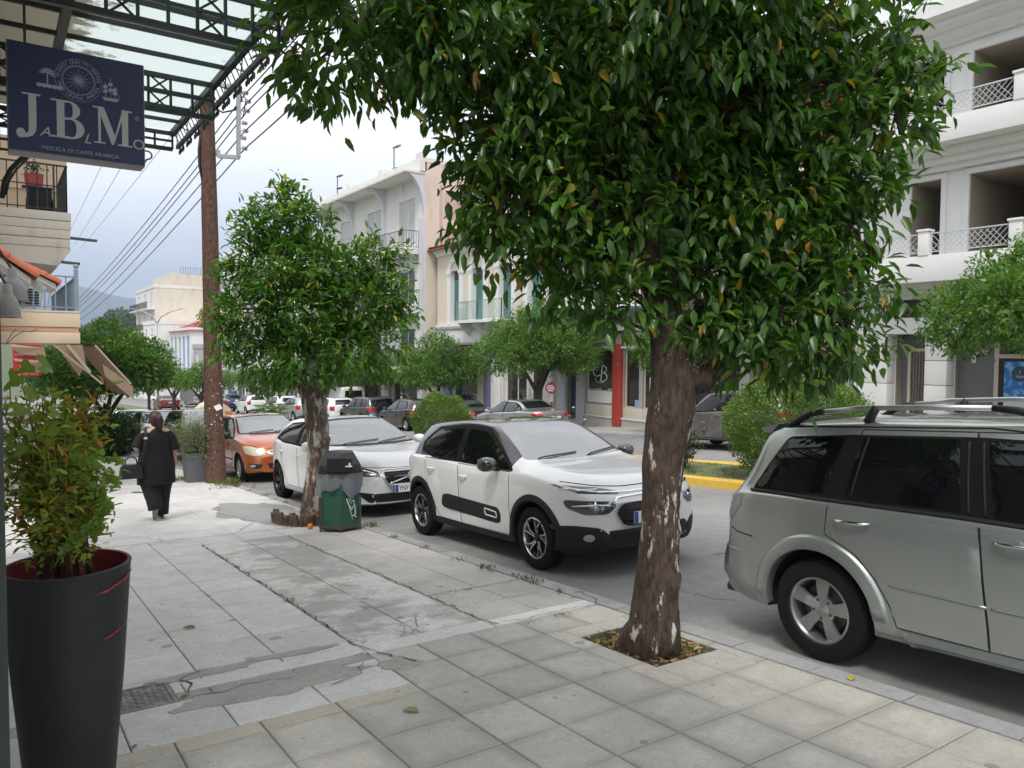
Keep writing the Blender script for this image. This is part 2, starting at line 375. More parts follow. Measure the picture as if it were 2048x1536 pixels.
# jagged open cracks along the edges of the repairs
m_crack=mat('crack_dark',(.045,.042,.036),.95,.3,30)
def crack(pts,seed,w=.007,jit=.012):
    r=random.Random(seed); P=[]
    for i in range(len(pts)-1):
        a,b=pts[i],pts[i+1]; n=max(2,int(math.dist(a,b)/.05))
        for k in range(n): t=k/n; P.append((a[0]+(b[0]-a[0])*t+r.gauss(0,jit),a[1]+(b[1]-a[1])*t+r.gauss(0,jit)))
    P.append(pts[-1]); v=[]
    for i,p in enumerate(P):
        q=P[min(i+1,len(P)-1)]; o=P[max(i-1,0)]; dx,dy=q[0]-o[0],q[1]-o[1]; l=math.hypot(dx,dy) or 1; ww=w*r.uniform(.3,1.0)
        for s_ in(-1,1): x,y=p[0]-dy/l*ww*s_*.5,p[1]+dx/l*ww*s_*.5; v.append((x,y,lvl(x,y)+.0075))
    me=bpy.data.meshes.new('crack'); me.from_pydata(v,[],[(2*i,2*i+1,2*i+3,2*i+2) for i in range(len(P)-1)]); objm('crack',me,walk,m_crack)
crack([(1.94,9.08),(1.95,6.5),(1.94,4.66),(2.0,4.40),(2.12,4.12)],1,.014); crack([(2.91,9.05),(2.92,6.5),(2.91,4.62),(2.95,4.46)],2,.014); crack([(2.93,5.44),(3.4,5.47),(3.82,5.46)],3,.010)
crack([(2.35,4.62),(2.50,4.85),(2.58,5.05)],4); crack([(.84,4.40),(.90,4.55),(.86,4.66),(1.0,4.74)],5,.014); crack([(.86,4.36),(1.05,4.30),(1.2,4.36),(1.4,4.30)],6,.009); crack([(1.55,4.05),(1.75,4.12),(1.85,4.30)],7,.009); crack([(3.0,4.45),(3.85,4.44)],8,.008); crack([(2.1,6.9),(2.4,6.75),(2.5,6.2),(2.75,6.0)],9,.006); crack([(3.86,4.45),(3.95,4.6),(3.98,4.9)],10,.008)
crack([(-.4,9.62),(1.0,9.58),(2.4,9.61),(3.3,9.60)],11,.012); crack([(2.5,9.7),(2.9,10.4),(2.7,11.5),(2.9,12.4)],12,.012)
# kerb stones
kerb=thing('kerb','worn grey stone kerb along the near pavement','kerb'); kerb['kind']='structure'
y=-4.0; k=0
while y<40:
    ln=.55 if y<14 else 1.1
    x0,x1=KX+.006,KX+.185
    cy=y+ln/2; zt=lvl(KX,cy); j=lambda a=.004:rt.uniform(-a,a)
    v=[];b=.018
    for yy in (y+.004,y+ln-.004):
        t=lvl(KX,yy); 
        pr=[(x0,t-.2),(x0,t+.002+j(.002)),(x1-b*1.2+j(),t+.001+j(.002)),(x1+j(),t-b+j()),(x1+.008+j(),t-.2)]
        v+=[(px,yy-cy,pz-zt) for px,pz in pr]
    f=[(i,i+1,i+6,i+5) for i in range(4)]+[(4,3,2,1,0),(5,6,7,8,9)]
    me=bpy.data.meshes.new('kerb_stone'); me.from_pydata(v,[],f); o=objm('kerb_stone',me,kerb,m_kerb); o.location=(0,cy,zt)
    y+=ln
# carriageways, median, far pavement
MX0,MX1,FK=10.05,12.35,17.6
road=sheet('road',[KX+.1,5.2,7.5,MX0+.1],YS,lambda x,y:gz(y)-.185+(x-4.04)*.011,m_road)
road2=sheet('road',[MX1-.1,14,16,FK+.05],YS,lambda x,y:gz(y)-.185+(x-4.04)*.011,m_road)
med=sheet('median',[MX0+.15,MX0+.5,11.2,MX1-.5,MX1-.15],YS,lambda x,y:gz(y)+.02+.06*(1-abs(x-11.2)/1.1),m_grassg)
for X,s,mt,nm in ((MX0,1,m_yellow,'yellow painted kerb along the near edge of the median'),(MX1-.2,-1,m_yellow,'yellow painted kerb along the far edge of the median')):
    kb=thing('median_kerb',nm,'kerb'); kb['kind']='structure'
    y=-6.
    while y<70:
        ln=1.0 if y<30 else 4.0
        cy=y+ln/2; z=lvl(X,cy); v=[]
        for yy in (y+.004,y+ln-.004):
            t=lvl(X+.1,yy)+.15
            xs=[X,X+.012*1,X+.03,X+.17,X+.19,X+.2]; zs=[t-.25,t-.03,t-.004,t,t-.02,t-.25]
            v+=[(a+rt.uniform(-.003,.003),yy-cy,c-z+rt.uniform(-.003,.003)) for a,c in zip(xs,zs)]
        f=[(i,i+1,i+7,i+6) for i in range(5)]+[(5,4,3,2,1,0),(6,7,8,9,10,11)]
        me=bpy.data.meshes.new('kerb_stone'); me.from_pydata(v,[],f); o=objm('kerb_stone',me,kb,mt); o.location=(0,cy,z); y+=ln
farwalk=sheet('far_pavement',[FK+.1,19,20.9],YS,lambda x,y:gz(y)+.10,m_farpave)
fk=MB()
for i in range(len(YS)-1):
    a,b=YS[i],YS[i+1]
    v=[(x,y,gz(y)+dz) for y in(a,b) for x,dz in((FK,-.3),(FK+.01,.08),(FK+.03,.103),(FK+.2,.104),(FK+.2,-.3))]
    fk.add(v,[(i_,i_+1,i_+6,i_+5) for i_ in range(4)])
tag(fk.obj('far_kerb',m_kerb),kind='structure')
# land beyond
def tz(x,y): return gz(y)-1.2-(.0 if abs(x)<60 else .02*(abs(x)-60)*0)
tx=[-4000,-1200,-400,-120,-40,0,30,120,400,1200,4000]; ty=[-800,-200,-50,0,22,42,80,170,300,600,1200,2500,5000]
sheet('ground',tx,ty,tz,m_terrain)
# ------------------------------------------------------------------ cars
def pchip(pts):
    pts=sorted(pts); x=np.array([p[0] for p in pts],float); y=np.array([p[1] for p in pts],float)
    h=np.diff(x); d=np.diff(y)/h; n=len(x); m=np.zeros(n)
    for i in range(1,n-1):
        if d[i-1]*d[i]>0:
            w1=2*h[i]+h[i-1]; w2=h[i]+2*h[i-1]; m[i]=(w1+w2)/(w1/d[i-1]+w2/d[i])
    m[0],m[-1]=d[0],d[-1]
    def f(t):
        t=np.clip(np.asarray(t,float),x[0],x[-1]); i=np.clip(np.searchsorted(x,t)-1,0,n-2)
        s=(t-x[i])/h[i]
        return ((2*s**3-3*s**2+1)*y[i]+(s**3-2*s**2+s)*h[i]*m[i]+(-2*s**3+3*s**2)*y[i+1]+(s**3-s**2)*h[i]*m[i+1])
    return f
def catmull(P,sub):
    P=np.array(P,float); out=[]
    n=len(P)
    for i in range(n-1):
        p0,p1,p2,p3=P[max(i-1,0)],P[i],P[i+1],P[min(i+2,n-1)]
        for k in range(sub):
            t=k/sub
            out.append(.5*((2*p1)+(-p0+p2)*t+(2*p0-5*p1+4*p2-p3)*t*t+(-p0+3*p1-3*p2+p3)*t**3))
    out.append(P[-1]); return np.array(out)
m_tyre=mat('tyre_rubber',(.010,.010,.0105),.85,.3,20,.3,90,spec=.25)
m_blackp=mat('black_plastic',(.013,.013,.014),.5,.15,20,.2,200,spec=.35)
m_gap=mat('shut_gap',(.006,.006,.006),.9,.1)
m_chrome=mat('chrome',(.72,.73,.74),.12,.03,5,metal=1)
m_alloy=mat('silver_alloy',(.50,.50,.50),.34,.1,12,metal=.9)
m_alloyd=mat('dark_alloy',(.03,.03,.032),.35,.1,12,metal=.6)
m_alloyc=mat('cut_alloy',(.62,.62,.62),.25,.08,12,metal=.95)
m_steelw=mat('brake_steel',(.10,.095,.09),.5,.3,12,metal=.7)
m_glass=glassy('car_glass',(.010,.011,.012),.015,1.75)
m_glassw=glassy('windscreen_glass',(.085,.092,.10),.02,3.0,.06)
m_glassb=glassy('privacy_glass',(.004,.004,.005),.015,1.5)
m_lampc=glassy('clear_lamp',(.34,.36,.37),.06,1.8)
m_lampd=glassy('dark_lamp',(.05,.055,.06),.05,1.9)
m_lampy=glassy('clouded_lamp',(.50,.50,.36),.12,1.6)
m_red=glassy('red_lamp',(.42,.012,.015),.08,1.6)
m_plate=mat('number_plate',(.75,.76,.76),.45,.04)
m_plateblue=mat('plate_blue',(.02,.07,.35),.45,.04)
m_black=mat('matt_black',(.008,.008,.009),.6,.1)
m_under=mat('underbody',(.012,.012,.012),.9,.2)

def text_mesh(txt,size,ext=.0006,align='CENTER',shear=0,space=1.):
    cu=bpy.data.curves.new('lettering','FONT'); cu.body=txt; cu.size=size; cu.extrude=ext; cu.align_x=align; cu.align_y='CENTER'; cu.shear=shear; cu.space_character=space
    o=bpy.data.objects.new('lettering',cu); COL.objects.link(o)
    dg=bpy.context.evaluated_depsgraph_get(); me=bpy.data.meshes.new_from_object(o.evaluated_get(dg))
    bpy.data.objects.remove(o); bpy.data.curves.remove(cu); return me

class Body:
    def __init__(s,sp):
        s.sp=sp
        top,belt,bot,hw,rw=[pchip(sp[k]) for k in('top','belt','bottom','half','roofhalf')]
        xr,xf=sp['top'][0][0],sp['top'][0][0]
        xs_=[p[0] for p in sp['top']]; xr,xf=min(xs_),max(xs_); s.xr,s.xf=xr,xf
        u=np.linspace(0,1,sp.get('stations',84)); xs=xr+(xf-xr)*(.5-.5*np.cos(PI*u))*.55+(xf-xr)*u*.45
        xs=np.unique(np.concatenate([xs,[xr+.004,xr+.012,xr+.03,xf-.03,xf-.012,xf-.004]]))
        W=float(max(hw(xs))); s.W=W
        sec=[]
        hs=sp.get('shoulder',.045)
        for x in xs:
            zt,zs,zb,w,r=[float(f(x)) for f in(top,belt,bot,hw,rw)]
            zs=min(zs,zt-.004); zb=min(zb,zs-.05); h=zt-zs; H=zs-zb; r=min(r,w-hs-.01); yb=w-hs
            tw=sp.get('tuck',.10)
            P=[(0,zb),(w-tw-.06,zb),(w-tw*.35,zb+.05),(w-.012,zb+H*.28),(w,zb+H*.55),(w-.006,zb+H*.80),(w-.016,zs-.035),(yb,zs),
               (yb-(yb-r)*.42,zs+h*.46),(r+.012,zs+h*.86),(r-.045,zs+h*.955),(r*.72,zs+h*.985),(r*.38,zs+h*.997),(0,zt)]
            sec.append(catmull(P,3))
        A=np.array(sec); ns,npt,_=A.shape; s.npt=npt
        v=[];ring=2*npt-2
        for i,x in enumerate(xs):
            half=[(x,p[0],p[1]) for p in A[i]]; oth=[(x,-p[0],p[1]) for p in A[i][1:-1]][::-1]
            v+=half+oth
        v=np.array(v)
        # plan bow and nose/tail profile
        bf,br=sp.get('bow',(.14,.10)); ax=sp['axle']; 
        rf=np.clip((v[:,0]-ax)/(xf-ax),0,1); rr=np.clip((-v[:,0]+sp['raxle'])/(-xr+sp['raxle']),0,1)
        q=(np.abs(v[:,1])/W)**2.4
        v[:,0]-=bf*q*rf**1.5; v[:,0]+=br*q*rr**1.5
        if 'nose' in sp:
            nf=pchip(sp['nose']); v[:,0]+=nf(v[:,2])*rf**3
        if 'tail' in sp:
            nf=pchip(sp['tail']); v[:,0]+=nf(v[:,2])*rr**3
        f=[];mi=[]
        def cls(i,j):
            jj=j if j<npt-1 else ring-1-j
            if jj<3*1.3: return 2
            if jj<3*sp.get('clad',0): return 2
            if sp.get('roofmat') and jj>=21 and top((xs[i]+xs[i+1])/2)-belt((xs[i]+xs[i+1])/2)>.16 and xs[i]>sp.get('roofmin',-9): return 3
            return 0
        for i in range(ns-1):
            for j in range(ring):
                f.append((i*ring+j,i*ring+(j+1)%ring,(i+1)*ring+(j+1)%ring,(i+1)*ring+j)); mi.append(cls(i,j))
        f.append(tuple(range(ring))); mi.append(0); f.append(tuple((ns-1)*ring+j for j in range(ring))); mi.append(0)
        me=bpy.data.meshes.new('body'); me.from_pydata(v.tolist(),[],f); me.polygons.foreach_set('material_index',mi)
        bm=bmesh.new(); bm.from_mesh(me); bmesh.ops.recalc_face_normals(bm,faces=bm.faces); s.bvh=BVHTree.FromBMesh(bm)
        s.vn=[vv.normal.copy() for vv in bm.verts]
        bm.to_mesh(me)
        s.tri=[[vv.index for vv in ff.verts] for ff in bm.faces]; s.vco=[vv.co.copy() for vv in bm.verts]
        bm.free(); s.me=me
    def normal_at(s,p):
        loc,n,i,d=s.bvh.find_nearest(p)
        ids=s.tri[i]
        if len(ids)>4: return n
        ws=[1/((s.vco[k]-loc).length+1e-5) for k in ids]; t=sum(ws); r=Vector((0,0,0))
        for k,w_ in zip(ids,ws): r+=s.vn[k]*w_/t
        return r.normalized()
    def cut(s,name,mats,parent):
        """real wheel arches, keeping the body's own smooth normals"""
        sp=s.sp; mb=MB(); ra=sp['archr']; 
        for ax in (sp['axle'],sp['raxle']):
            for sd in(-1,1):
                y0,y1=s.W-.30,s.W+.3
                n=40; c=[(ax+ra*math.cos(2*PI*k/n),sp['tyre']+.01+ra*math.sin(2*PI*k/n)) for k in range(n)]
                lo=sp['tyre']+.01
                poly=[(ax+ra*math.cos(PI*k/24),lo+ra*math.sin(PI*k/24)) for k in range(25)]+[(ax-ra,-.3),(ax+ra,-.3)]
                mb.prism(poly,sd*y0,sd*y1,'y',1)
        cm=mb.mesh('cutter'); 
        for m_ in mats: cm.materials.append(m_); s.me.materials.append(m_)
        co=bpy.data.objects.new('cutter',cm); bo=bpy.data.objects.new('tmp',s.me); COL.objects.link(co); COL.objects.link(bo)
        md=bo.modifiers.new('b','BOOLEAN'); md.object=co; md.operation='DIFFERENCE'; md.solver='EXACT'
        dg=bpy.context.evaluated_depsgraph_get(); me=bpy.data.meshes.new_from_object(bo.evaluated_get(dg))
        bpy.data.objects.remove(co); bpy.data.objects.remove(bo)
        me.name=name
        me.polygons.foreach_set('use_smooth',[True]*len(me.polygons))
        nor=[None]*len(me.loops); cache={}
        for p in me.polygons:
            for li in p.loop_indices:
                vi=me.loops[li].vertex_index
                if p.material_index==1: nor[li]=p.normal[:]
                else:
                    if vi not in cache: cache[vi]=s.normal_at(me.vertices[vi].co)[:]
                    nor[li]=cache[vi]
        me.normals_split_custom_set(nor)
        o=bpy.data.objects.new(name,me); link(o,parent); return o
    def hit(s,a,b,axis,sd):
        if axis=='side': o=Vector((a,sd*3,b)); d=Vector((0,-sd,0))
        elif axis=='front': o=Vector((5,a,b)); d=Vector((-1,0,0))
        elif axis=='rear': o=Vector((-5,a,b)); d=Vector((1,0,0))
        else: o=Vector((a,b,4)); d=Vector((0,0,-1))
        loc,n,i,_=s.bvh.ray_cast(o,d)
        if loc is None:
            t=Vector((a,sd*s.W,b)) if axis=='side' else Vector((s.xf,a,b)) if axis=='front' else Vector((s.xr,a,b)) if axis=='rear' else Vector((a,b,1.2))
            loc,n,i,_=s.bvh.find_nearest(t)
        nn=s.normal_at(loc)
        return loc,nn
    def panel(s,name,poly,axis,sd,mt,parent,off=.004,thick=.012,edge=.002,step=.06,dome=0,z=None):
        bm=bmesh.new()
        # resample outline
        P=[];n=len(poly)
        for i in range(n):
            a=Vector(poly[i]);b=Vector(poly[(i+1)%n]); k=max(1,int((b-a).length/step))
            P+=[a.lerp(b,t/k) for t in range(k)]
        fv=[bm.verts.new((p.x,p.y,0)) for p in P]
        try: bm.faces.new(fv)
        except ValueError: bm.free(); return None
        xs=[p.x for p in P]; ys=[p.y for p in P]
        for lo,hi,no in((min(xs),max(xs),(1,0,0)),(min(ys),max(ys),(0,1,0))):
            c=lo+step
            while c<hi-step*.3:
                g=bm.verts[:]+bm.edges[:]+bm.faces[:]
                bmesh.ops.bisect_plane(bm,geom=g,plane_co=(c if no[0] else 0,c if no[1] else 0,0),plane_no=no); c+=step
        bmesh.ops.triangulate(bm,faces=[f for f in bm.faces if len(f.verts)>4])
        bd={v for e in bm.edges if e.is_boundary for v in e.verts}
        cx,cy=sum(xs)/len(xs),sum(ys)/len(ys)
        be=[e for e in bm.edges if e.is_boundary]
        info={}
        for v in bm.verts:
            loc,nn=s.hit(v.co.x,v.co.y,axis,sd); o_=off-(edge if v in bd else 0)
            if dome and v not in bd: o_+=dome
            info[v]=(loc,nn,o_)
        r=bmesh.ops.extrude_edge_only(bm,edges=be)
        newv=[g for g in r['geom'] if isinstance(g,bmesh.types.BMVert)]
        # match each extruded vertex to its source
        src={}
        for v in newv:
            for e in v.link_edges:
                o2=e.other_vert(v)
                if o2 in info and (o2.co-v.co).length<1e-7: src[v]=o2
        for v,sv in src.items():
            loc,nn,o_=info[sv]; v.co=loc+nn*(off-thick)
        for v,(loc,nn,o_) in info.items(): v.co=loc+nn*o_
        bmesh.ops.recalc_face_normals(bm,faces=bm.faces)
        # face outward
        f0=next(iter(bm.faces)); 
        for f_ in bm.faces:
            if all(v in info for v in f_.verts): f0=f_; break
        if f0.normal.dot(info[f0.verts[0]][1])<0: bmesh.ops.reverse_faces(bm,faces=bm.faces)
        me=bpy.data.meshes.new(name); bm.to_mesh(me); bm.free()
        return objm(name,me,parent,mt,38)
    def strip(s,name,paths,width,axis,sd,mt,parent,off=.003,thick=.006,step=.04,closed=False):
        for path in paths:
            mb=MB(); P=[];n=len(path); rng=range(n if closed else n-1)
            for i in rng:
                a=Vector(path[i]);b=Vector(path[(i+1)%n]); k=max(1,int((b-a).length/step)); P+=[a.lerp(b,t/k) for t in range(k)]
            P.append(Vector(path[0]) if closed else Vector(path[-1]))
            v=[]
            m=len(P)
            for i,p in enumerate(P):
                if closed and i in(0,m-1): t=P[1]-P[m-2]
                else: t=P[min(i+1,m-1)]-P[max(i-1,0)]
                t=t.normalized() if t.length else Vector((1,0)); nrm=Vector((-t.y,t.x))*width/2
                for q in(p-nrm,p+nrm):
                    loc,nn=s.hit(q.x,q.y,axis,sd); v+=[loc+nn*(off-thick),loc+nn*off]
            f=[]
            for i in range(m-1):
                a=i*4;b=a+4; f+=[(a+1,a+3,b+3,b+1),(a,a+1,b+1,b),(a+3,a+2,b+2,b+3)]
            f+=[(0,2,3,1),((m-1)*4,(m-1)*4+1,(m-1)*4+3,(m-1)*4+2)]
            mb.add(v,f); o=mb.obj(name,mt,parent,True)
        return o

def flare(s,name,cx,cz,r0,r1,a0,a1,off,mt,sd,parent,n=44):
    mb=MB(); prof=[(0.,-.05),(0.,off*.55),(.06,off*.92),(.3,off),(.78,off*.96),(.93,off*.6),(1.,-.002)]; k=len(prof)
    for i in range(n+1):
        a=R_(a0+(a1-a0)*i/n); e=min(1,min(i,n-i)/2.)
        for t,o in prof:
            r=r0+(r1-r0)*t; loc,nn=s.hit(cx+r*math.cos(a),cz+r*math.sin(a),'side',sd); mb.v.append(loc+nn*(o*e if o>0 else o))
    mb.f=[(i*k+j,i*k+j+1,(i+1)*k+j+1,(i+1)*k+j) for i in range(n) for j in range(k-1)]; mb.m=[0]*len(mb.f)
    me=mb.mesh(name,False); bm=bmesh.new(); bm.from_mesh(me); bm.faces.ensure_lookup_table(); f=bm.faces[len(bm.faces)//2]
    if f.normal.y*sd<0: bmesh.ops.reverse_faces(bm,faces=bm.faces)
    bm.to_mesh(me); bm.free(); return objm(name,me,parent,mt,50)
m_pillar=mat('black_pillar_trim',(.006,.006,.0065),.6,.1,20,spec=.15)
def rnd_poly(poly,r,n=4):
    """rounded corners"""
    out=[];k=len(poly)
    for i in range(k):
        p=Vector(poly[i]);a=Vector(poly[i-1])-p;b=Vector(poly[(i+1)%k])-p
        rr=min(r,a.length*.45,b.length*.45)
        A=p+a.normalized()*rr;B=p+b.normalized()*rr
        for t in range(n+1):
            u=t/n; out.append(tuple(A*(1-u)**2+p*2*u*(1-u)+B*u*u))
    return out
def mirr(poly): return [(-a,b) for a,b in poly][::-1]

def wheel(r,w,style,parent,pos,sd,rim_r,mrim,mface=None,spin=0.):
    """tyre with rim, spokes and brake disc; outward = sd*y"""
    t=MB(); h=w/2
    prof=[(rim_r-.004,-h*.80),(rim_r+.012,-h*.96),(r-.06,-h*1.0),(r-.018,-h*.93),(r-.003,-h*.74),(r,-h*.5),(r,h*.5),(r-.003,h*.74),(r-.018,h*.93),(r-.06,h*1.0),(rim_r+.012,h*.96),(rim_r-.004,h*.80)]
    t.lathe(prof,n=48,axis='y')
    for g in(-.3,0,.3): t.lathe([(r+.001,g*h-.004),(r+.0015,g*h),(r+.001,g*h+.004)],n=48,axis='y')
    W_=t.obj('wheel',m_tyre,parent,40); W_.location=pos
    if sd<0: W_.rotation_euler=(0,0,PI)
    b=MB(); b.lathe([(rim_r-.002,h*.80),(rim_r+.004,h*.86),(rim_r-.010,h*.87),(rim_r-.018,h*.74),(rim_r-.022,h*.1),(rim_r-.02,-h*.8)],n=48,axis='y')
    def sector(a0,a1,r0,r1,y0,y1,wd0,wd1,tw=0,mi=0):
        # one spoke: quad prism between radii with widths
        c,s_=math.cos(a0),math.sin(a0); c2,s2=math.cos(a1),math.sin(a1)
        v=[]
        for (cc,ss,rr,wd,yy) in((c,s_,r0,wd0,y0),(c2,s2,r1,wd1,y1)):
            for k in(-1,1):
                for dy in(0,-.022):
                    v.append((rr*cc-ss*k*wd/2,yy+dy,rr*ss+cc*k*wd/2))
        b.add(v,[(0,2,6,4),(1,5,7,3),(0,4,5,1),(2,3,7,6),(0,1,3,2),(4,6,7,5)],mi)
    yo=h*.78
    n=5
    if style=='five':
        for k in range(5):
            a=spin+2*PI*k/5; sector(a,a,.03,rim_r*.55,yo-.035,yo-.012,.06,.072); sector(a,a,rim_r*.55,rim_r-.008,yo-.012,yo-.006,.072,.104)
        b.lathe([(0,yo-.02),(.034,yo-.022),(.05,yo-.032),(.085,yo-.036),(.09,yo-.07)],n=24,axis='y')
        for k in range(5):
            a=spin+2*PI*(k+.5)/5; b.lathe([(0,yo-.028),(.010,yo-.028),(.013,yo-.05)],c=(.062*math.cos(a),0,.062*math.sin(a)),n=8,axis='y',mi=1)
    elif style=='twist':
        for k in range(5):
            a=spin+2*PI*k/5; rr=rim_r-.01
            sector(a-.05,a+.16,.03,rr*.62,yo-.03,yo-.012,.05,.06,mi=1); sector(a+.16,a+.30,rr*.6,rr,yo-.012,yo-.006,.065,.12,mi=1)
            # bright machined outline
            for (r0,r1,d0,d1,o0,o1) in((.045,rr*.62,-.20,.02,0,0),(rr*.62,rr,.02,.0,0,0),(.045,rr*.62,.16,.30,0,0),(rr*.62,rr,.30,.56,0,0)):
                sector(a+d0,a+d1,r0,r1,yo-.020 if r0<.1 else yo-.004,yo-.004 if r0<.1 else yo+.002,.010,.012)
            sector(a+.02,a+.02+.0001,rr-.012,rr-.004,yo+.001,yo+.001,.02,.02)
            for q in range(5): 
                u=.0+.56*q/5; sector(a+u,a+u+.0001,rr-.012,rr,yo,yo+.001,.03*rr/.2,.03*rr/.2)
        b.lathe([(0,yo-.012),(.028,yo-.014),(.034,yo-.03),(.06,yo-.04)],n=24,axis='y',mi=1)
    elif style=='split':
        for k in range(5):
            a=spin+2*PI*k/5
            for d in(-.13,.13): sector(a+d*.3,a+d*1.5,.03,rim_r-.008,yo-.034,yo-.005,.034,.040)
        b.lathe([(0,yo-.014),(.03,yo-.016),(.055,yo-.034),(.06,yo-.06)],n=24,axis='y')
    else:  # hub cap
        for k in range(7):
            a=spin+2*PI*k/7; sector(a,a,.03,rim_r-.008,yo-.015,yo-.006,.045,.075)
        b.lathe([(0,yo-.006),(.045,yo-.008),(.06,yo-.02)],n=24,axis='y')
    b.obj('rim',[mrim,mface or m_black],W_,35)
    d=MB(); d.lathe([(0,h*.1),(rim_r*.72,h*.1),(rim_r*.72,h*.02)],n=32,axis='y'); d.obj('brake_disc',m_steelw,W_)
    e=MB(); e.lathe([(0,-h*.2),(rim_r-.02,-h*.2)],n=32,axis='y'); e.obj('wheel_back',m_black,W_)
    return W_

def place_car(o,x,y,dirn,z=None,yaw=0):
    """dirn -1: nose towards -Y (uphill), +1: nose towards +Y; the car lies on the sloping road"""
    e=.6; zf=lambda a,b:lvl(a,b)
    dx=(zf(x+e,y)-zf(x-e,y))/(2*e); dy=(zf(x,y+1)-zf(x,y-1))/2
    up=Vector((-dx,-dy,1)).normalized(); f=Vector((math.sin(yaw)*dirn,dirn*math.cos(yaw),0)); f=(f-up*f.dot(up)).normalized(); l=up.cross(f)
    zz=zf(x,y)+.002 if z is None else z
    o.matrix_world=Matrix(((f.x,l.x,up.x,x),(f.y,l.y,up.y,y),(f.z,l.z,up.z,zz),(0,0,0,1)))

def make_car(name,label,sp,group=None):
    C=thing(name,label,'car' if 'cat' not in sp else sp['cat'],group=group)
    B=Body(sp); mp=sp['paint']; W=B.W
    mats=[mp,m_under,sp.get('cladmat',m_blackp),sp.get('roofmat') or mp]
    body=B.cut('body',mats,C)
    lod=sp.get('lod',0)
    sides=sp.get('sides',(-1,1))
    for sd in sides:
        for poly,kw in sp.get('trim_side',[]): B.panel('trim',poly,'side',sd,kw.get('m',m_blackp),C,kw.get('off',.006),kw.get('th',.03),kw.get('edge',.003),step=kw.get('step',.05))
        for (cx,cz,r0,r1,a0,a1,of,m_) in sp.get('flares',[]): flare(B,'wheel_arch_trim',cx,cz,r0,r1,a0,a1,of,m_ or mp,sd,C)
        doors=[]
        for poly in sp.get('doors',[]):
            if lod<2: B.strip('door_gap',[poly],.006 if lod==0 else .016,'side',sd,m_gap,body,.0022,.006,closed=True)
            dm=sp.get('doormat',mp)
            d=None
            if lod<1:
                q=poly; d=B.panel('door',q,'side',sd,dm,C,.0045,.010,.0035,step=.07)
            doors.append(d or body)
        for i,(di,hx,hz,hl) in enumerate(sp.get('handles',[])):
            loc,nn=B.hit(hx,hz,'side',sd); par=doors[di] if di<len(doors) else body
            hb=MB(); pts=[]
            for t in range(9):
                u=t/8; px=hx-hl/2+hl*u; l2,n2=B.hit(px,hz+sp.get('htilt',0)*(u-.5),'side',sd); pts.append(l2+n2*(.004+.034*math.sin(PI*min(1,max(0,u)))**.45))
            hb.tube(pts,[.007]+[.0115]*7+[.007],10); hb.obj('handle',sp.get('handlemat',mp),par,True)
            if lod==0:
                B.panel('handle_cup',[(hx+.042*math.cos(a),hz+.036*math.sin(a)) for a in np.linspace(0,2*PI,18)[:-1]],'side',sd,sp.get('cupmat',mp),par,.0062,.008,.0052,step=.03)
        if sp.get('winframe'):
            for q in sp['winframe']: B.panel('window_frame',q,'side',sd,m_pillar,body,.008,.012,.002)
        for q in sp.get('windows',[]):
            g=B.panel('window',q,'side',sd,sp.get('glass',m_glass),body,.0125,.010,.002)
        for q,m_ in sp.get('sidelamps',[]): B.panel('lamp',q,'side',sd,m_,body,.009,.014,.004,step=.03)
        for paths,wd,m_,of in sp.get('side_strips',[]): B.strip('trim_line',paths,wd,'side',sd,m_,body,of,of+.006)
        if 'mirror' in sp:
            mx_,mz_=sp['mirror']; loc,nn=B.hit(mx_,mz_,'side',sd)
            mb=MB(); c=loc+Vector((0,sd*.155,.045))
            rings=[]
            for k,(dx,sy,sz) in enumerate(((-.075,.085,.062),(-.06,.100,.076),(-.01,.103,.080),(.05,.085,.062),(.085,.045,.03))):
                rings.append([c+Vector((dx,sy*math.copysign(abs(math.cos(a))**.75,math.cos(a)),sz*math.copysign(abs(math.sin(a))**.75,math.sin(a)))) for a in np.linspace(0,2*PI,17)[:-1]])
            v=[p for r in rings for p in r]; f=[(i*16+j,i*16+(j+1)%16,(i+1)*16+(j+1)%16,(i+1)*16+j) for i in range(4) for j in range(16)]+[tuple(range(16)),tuple(64+j for j in range(16))]
            mb.add(v,f); mo=mb.obj('mirror',sp.get('mirrormat',mp),C,50)
            ab=MB(); ab.bar(loc-Vector((0,sd*.02,.02)),c-Vector((0,sd*.06,.055)),.05,.035); ab.obj('mirror_arm',m_blackp,mo)
    for q in sp.get('windscreen',[]): B.panel('windscreen',q,'front',1,sp.get('wsmat',m_glassw),body,.006,.012,.003)
    if 'wsframe' in sp: B.strip('windscreen_seal',[sp['wsframe']],.022,'front',1,m_blackp,body,.0045,.01,closed=True)
    for q in sp.get('rearscreen',[]): B.panel('rear_window',q,'rear',1,sp.get('rearglass',m_glass),body,.006,.012,.003)
    for nm,q,m_,kw in sp.get('front',[]):
        for k,p in enumerate([q] if kw.get('one') else [q,mirr(q)]): B.panel(nm,p,'front',1,m_,C if nm in('grille','bumper_insert') else body,kw.get('off',.005),kw.get('th',.02),kw.get('edge',.003),step=kw.get('step',.04))
    for nm,q,m_,kw in sp.get('rear',[]):
        for k,p in enumerate([q] if kw.get('one') else [q,mirr(q)]): B.panel(nm,p,'rear',1,m_,C if nm in('bumper_insert',) else body,kw.get('off',.005),kw.get('th',.02),kw.get('edge',.003),step=kw.get('step',.04))
    for nm,paths,wd,axis,m_,of in sp.get('lines',[]): B.strip(nm,paths,wd,axis,1,m_,body,of,of+.006)
    for q,m_ in sp.get('toppanels',[]): B.panel('roof_panel',q,'top',1,m_,body,.004,.01,.002)
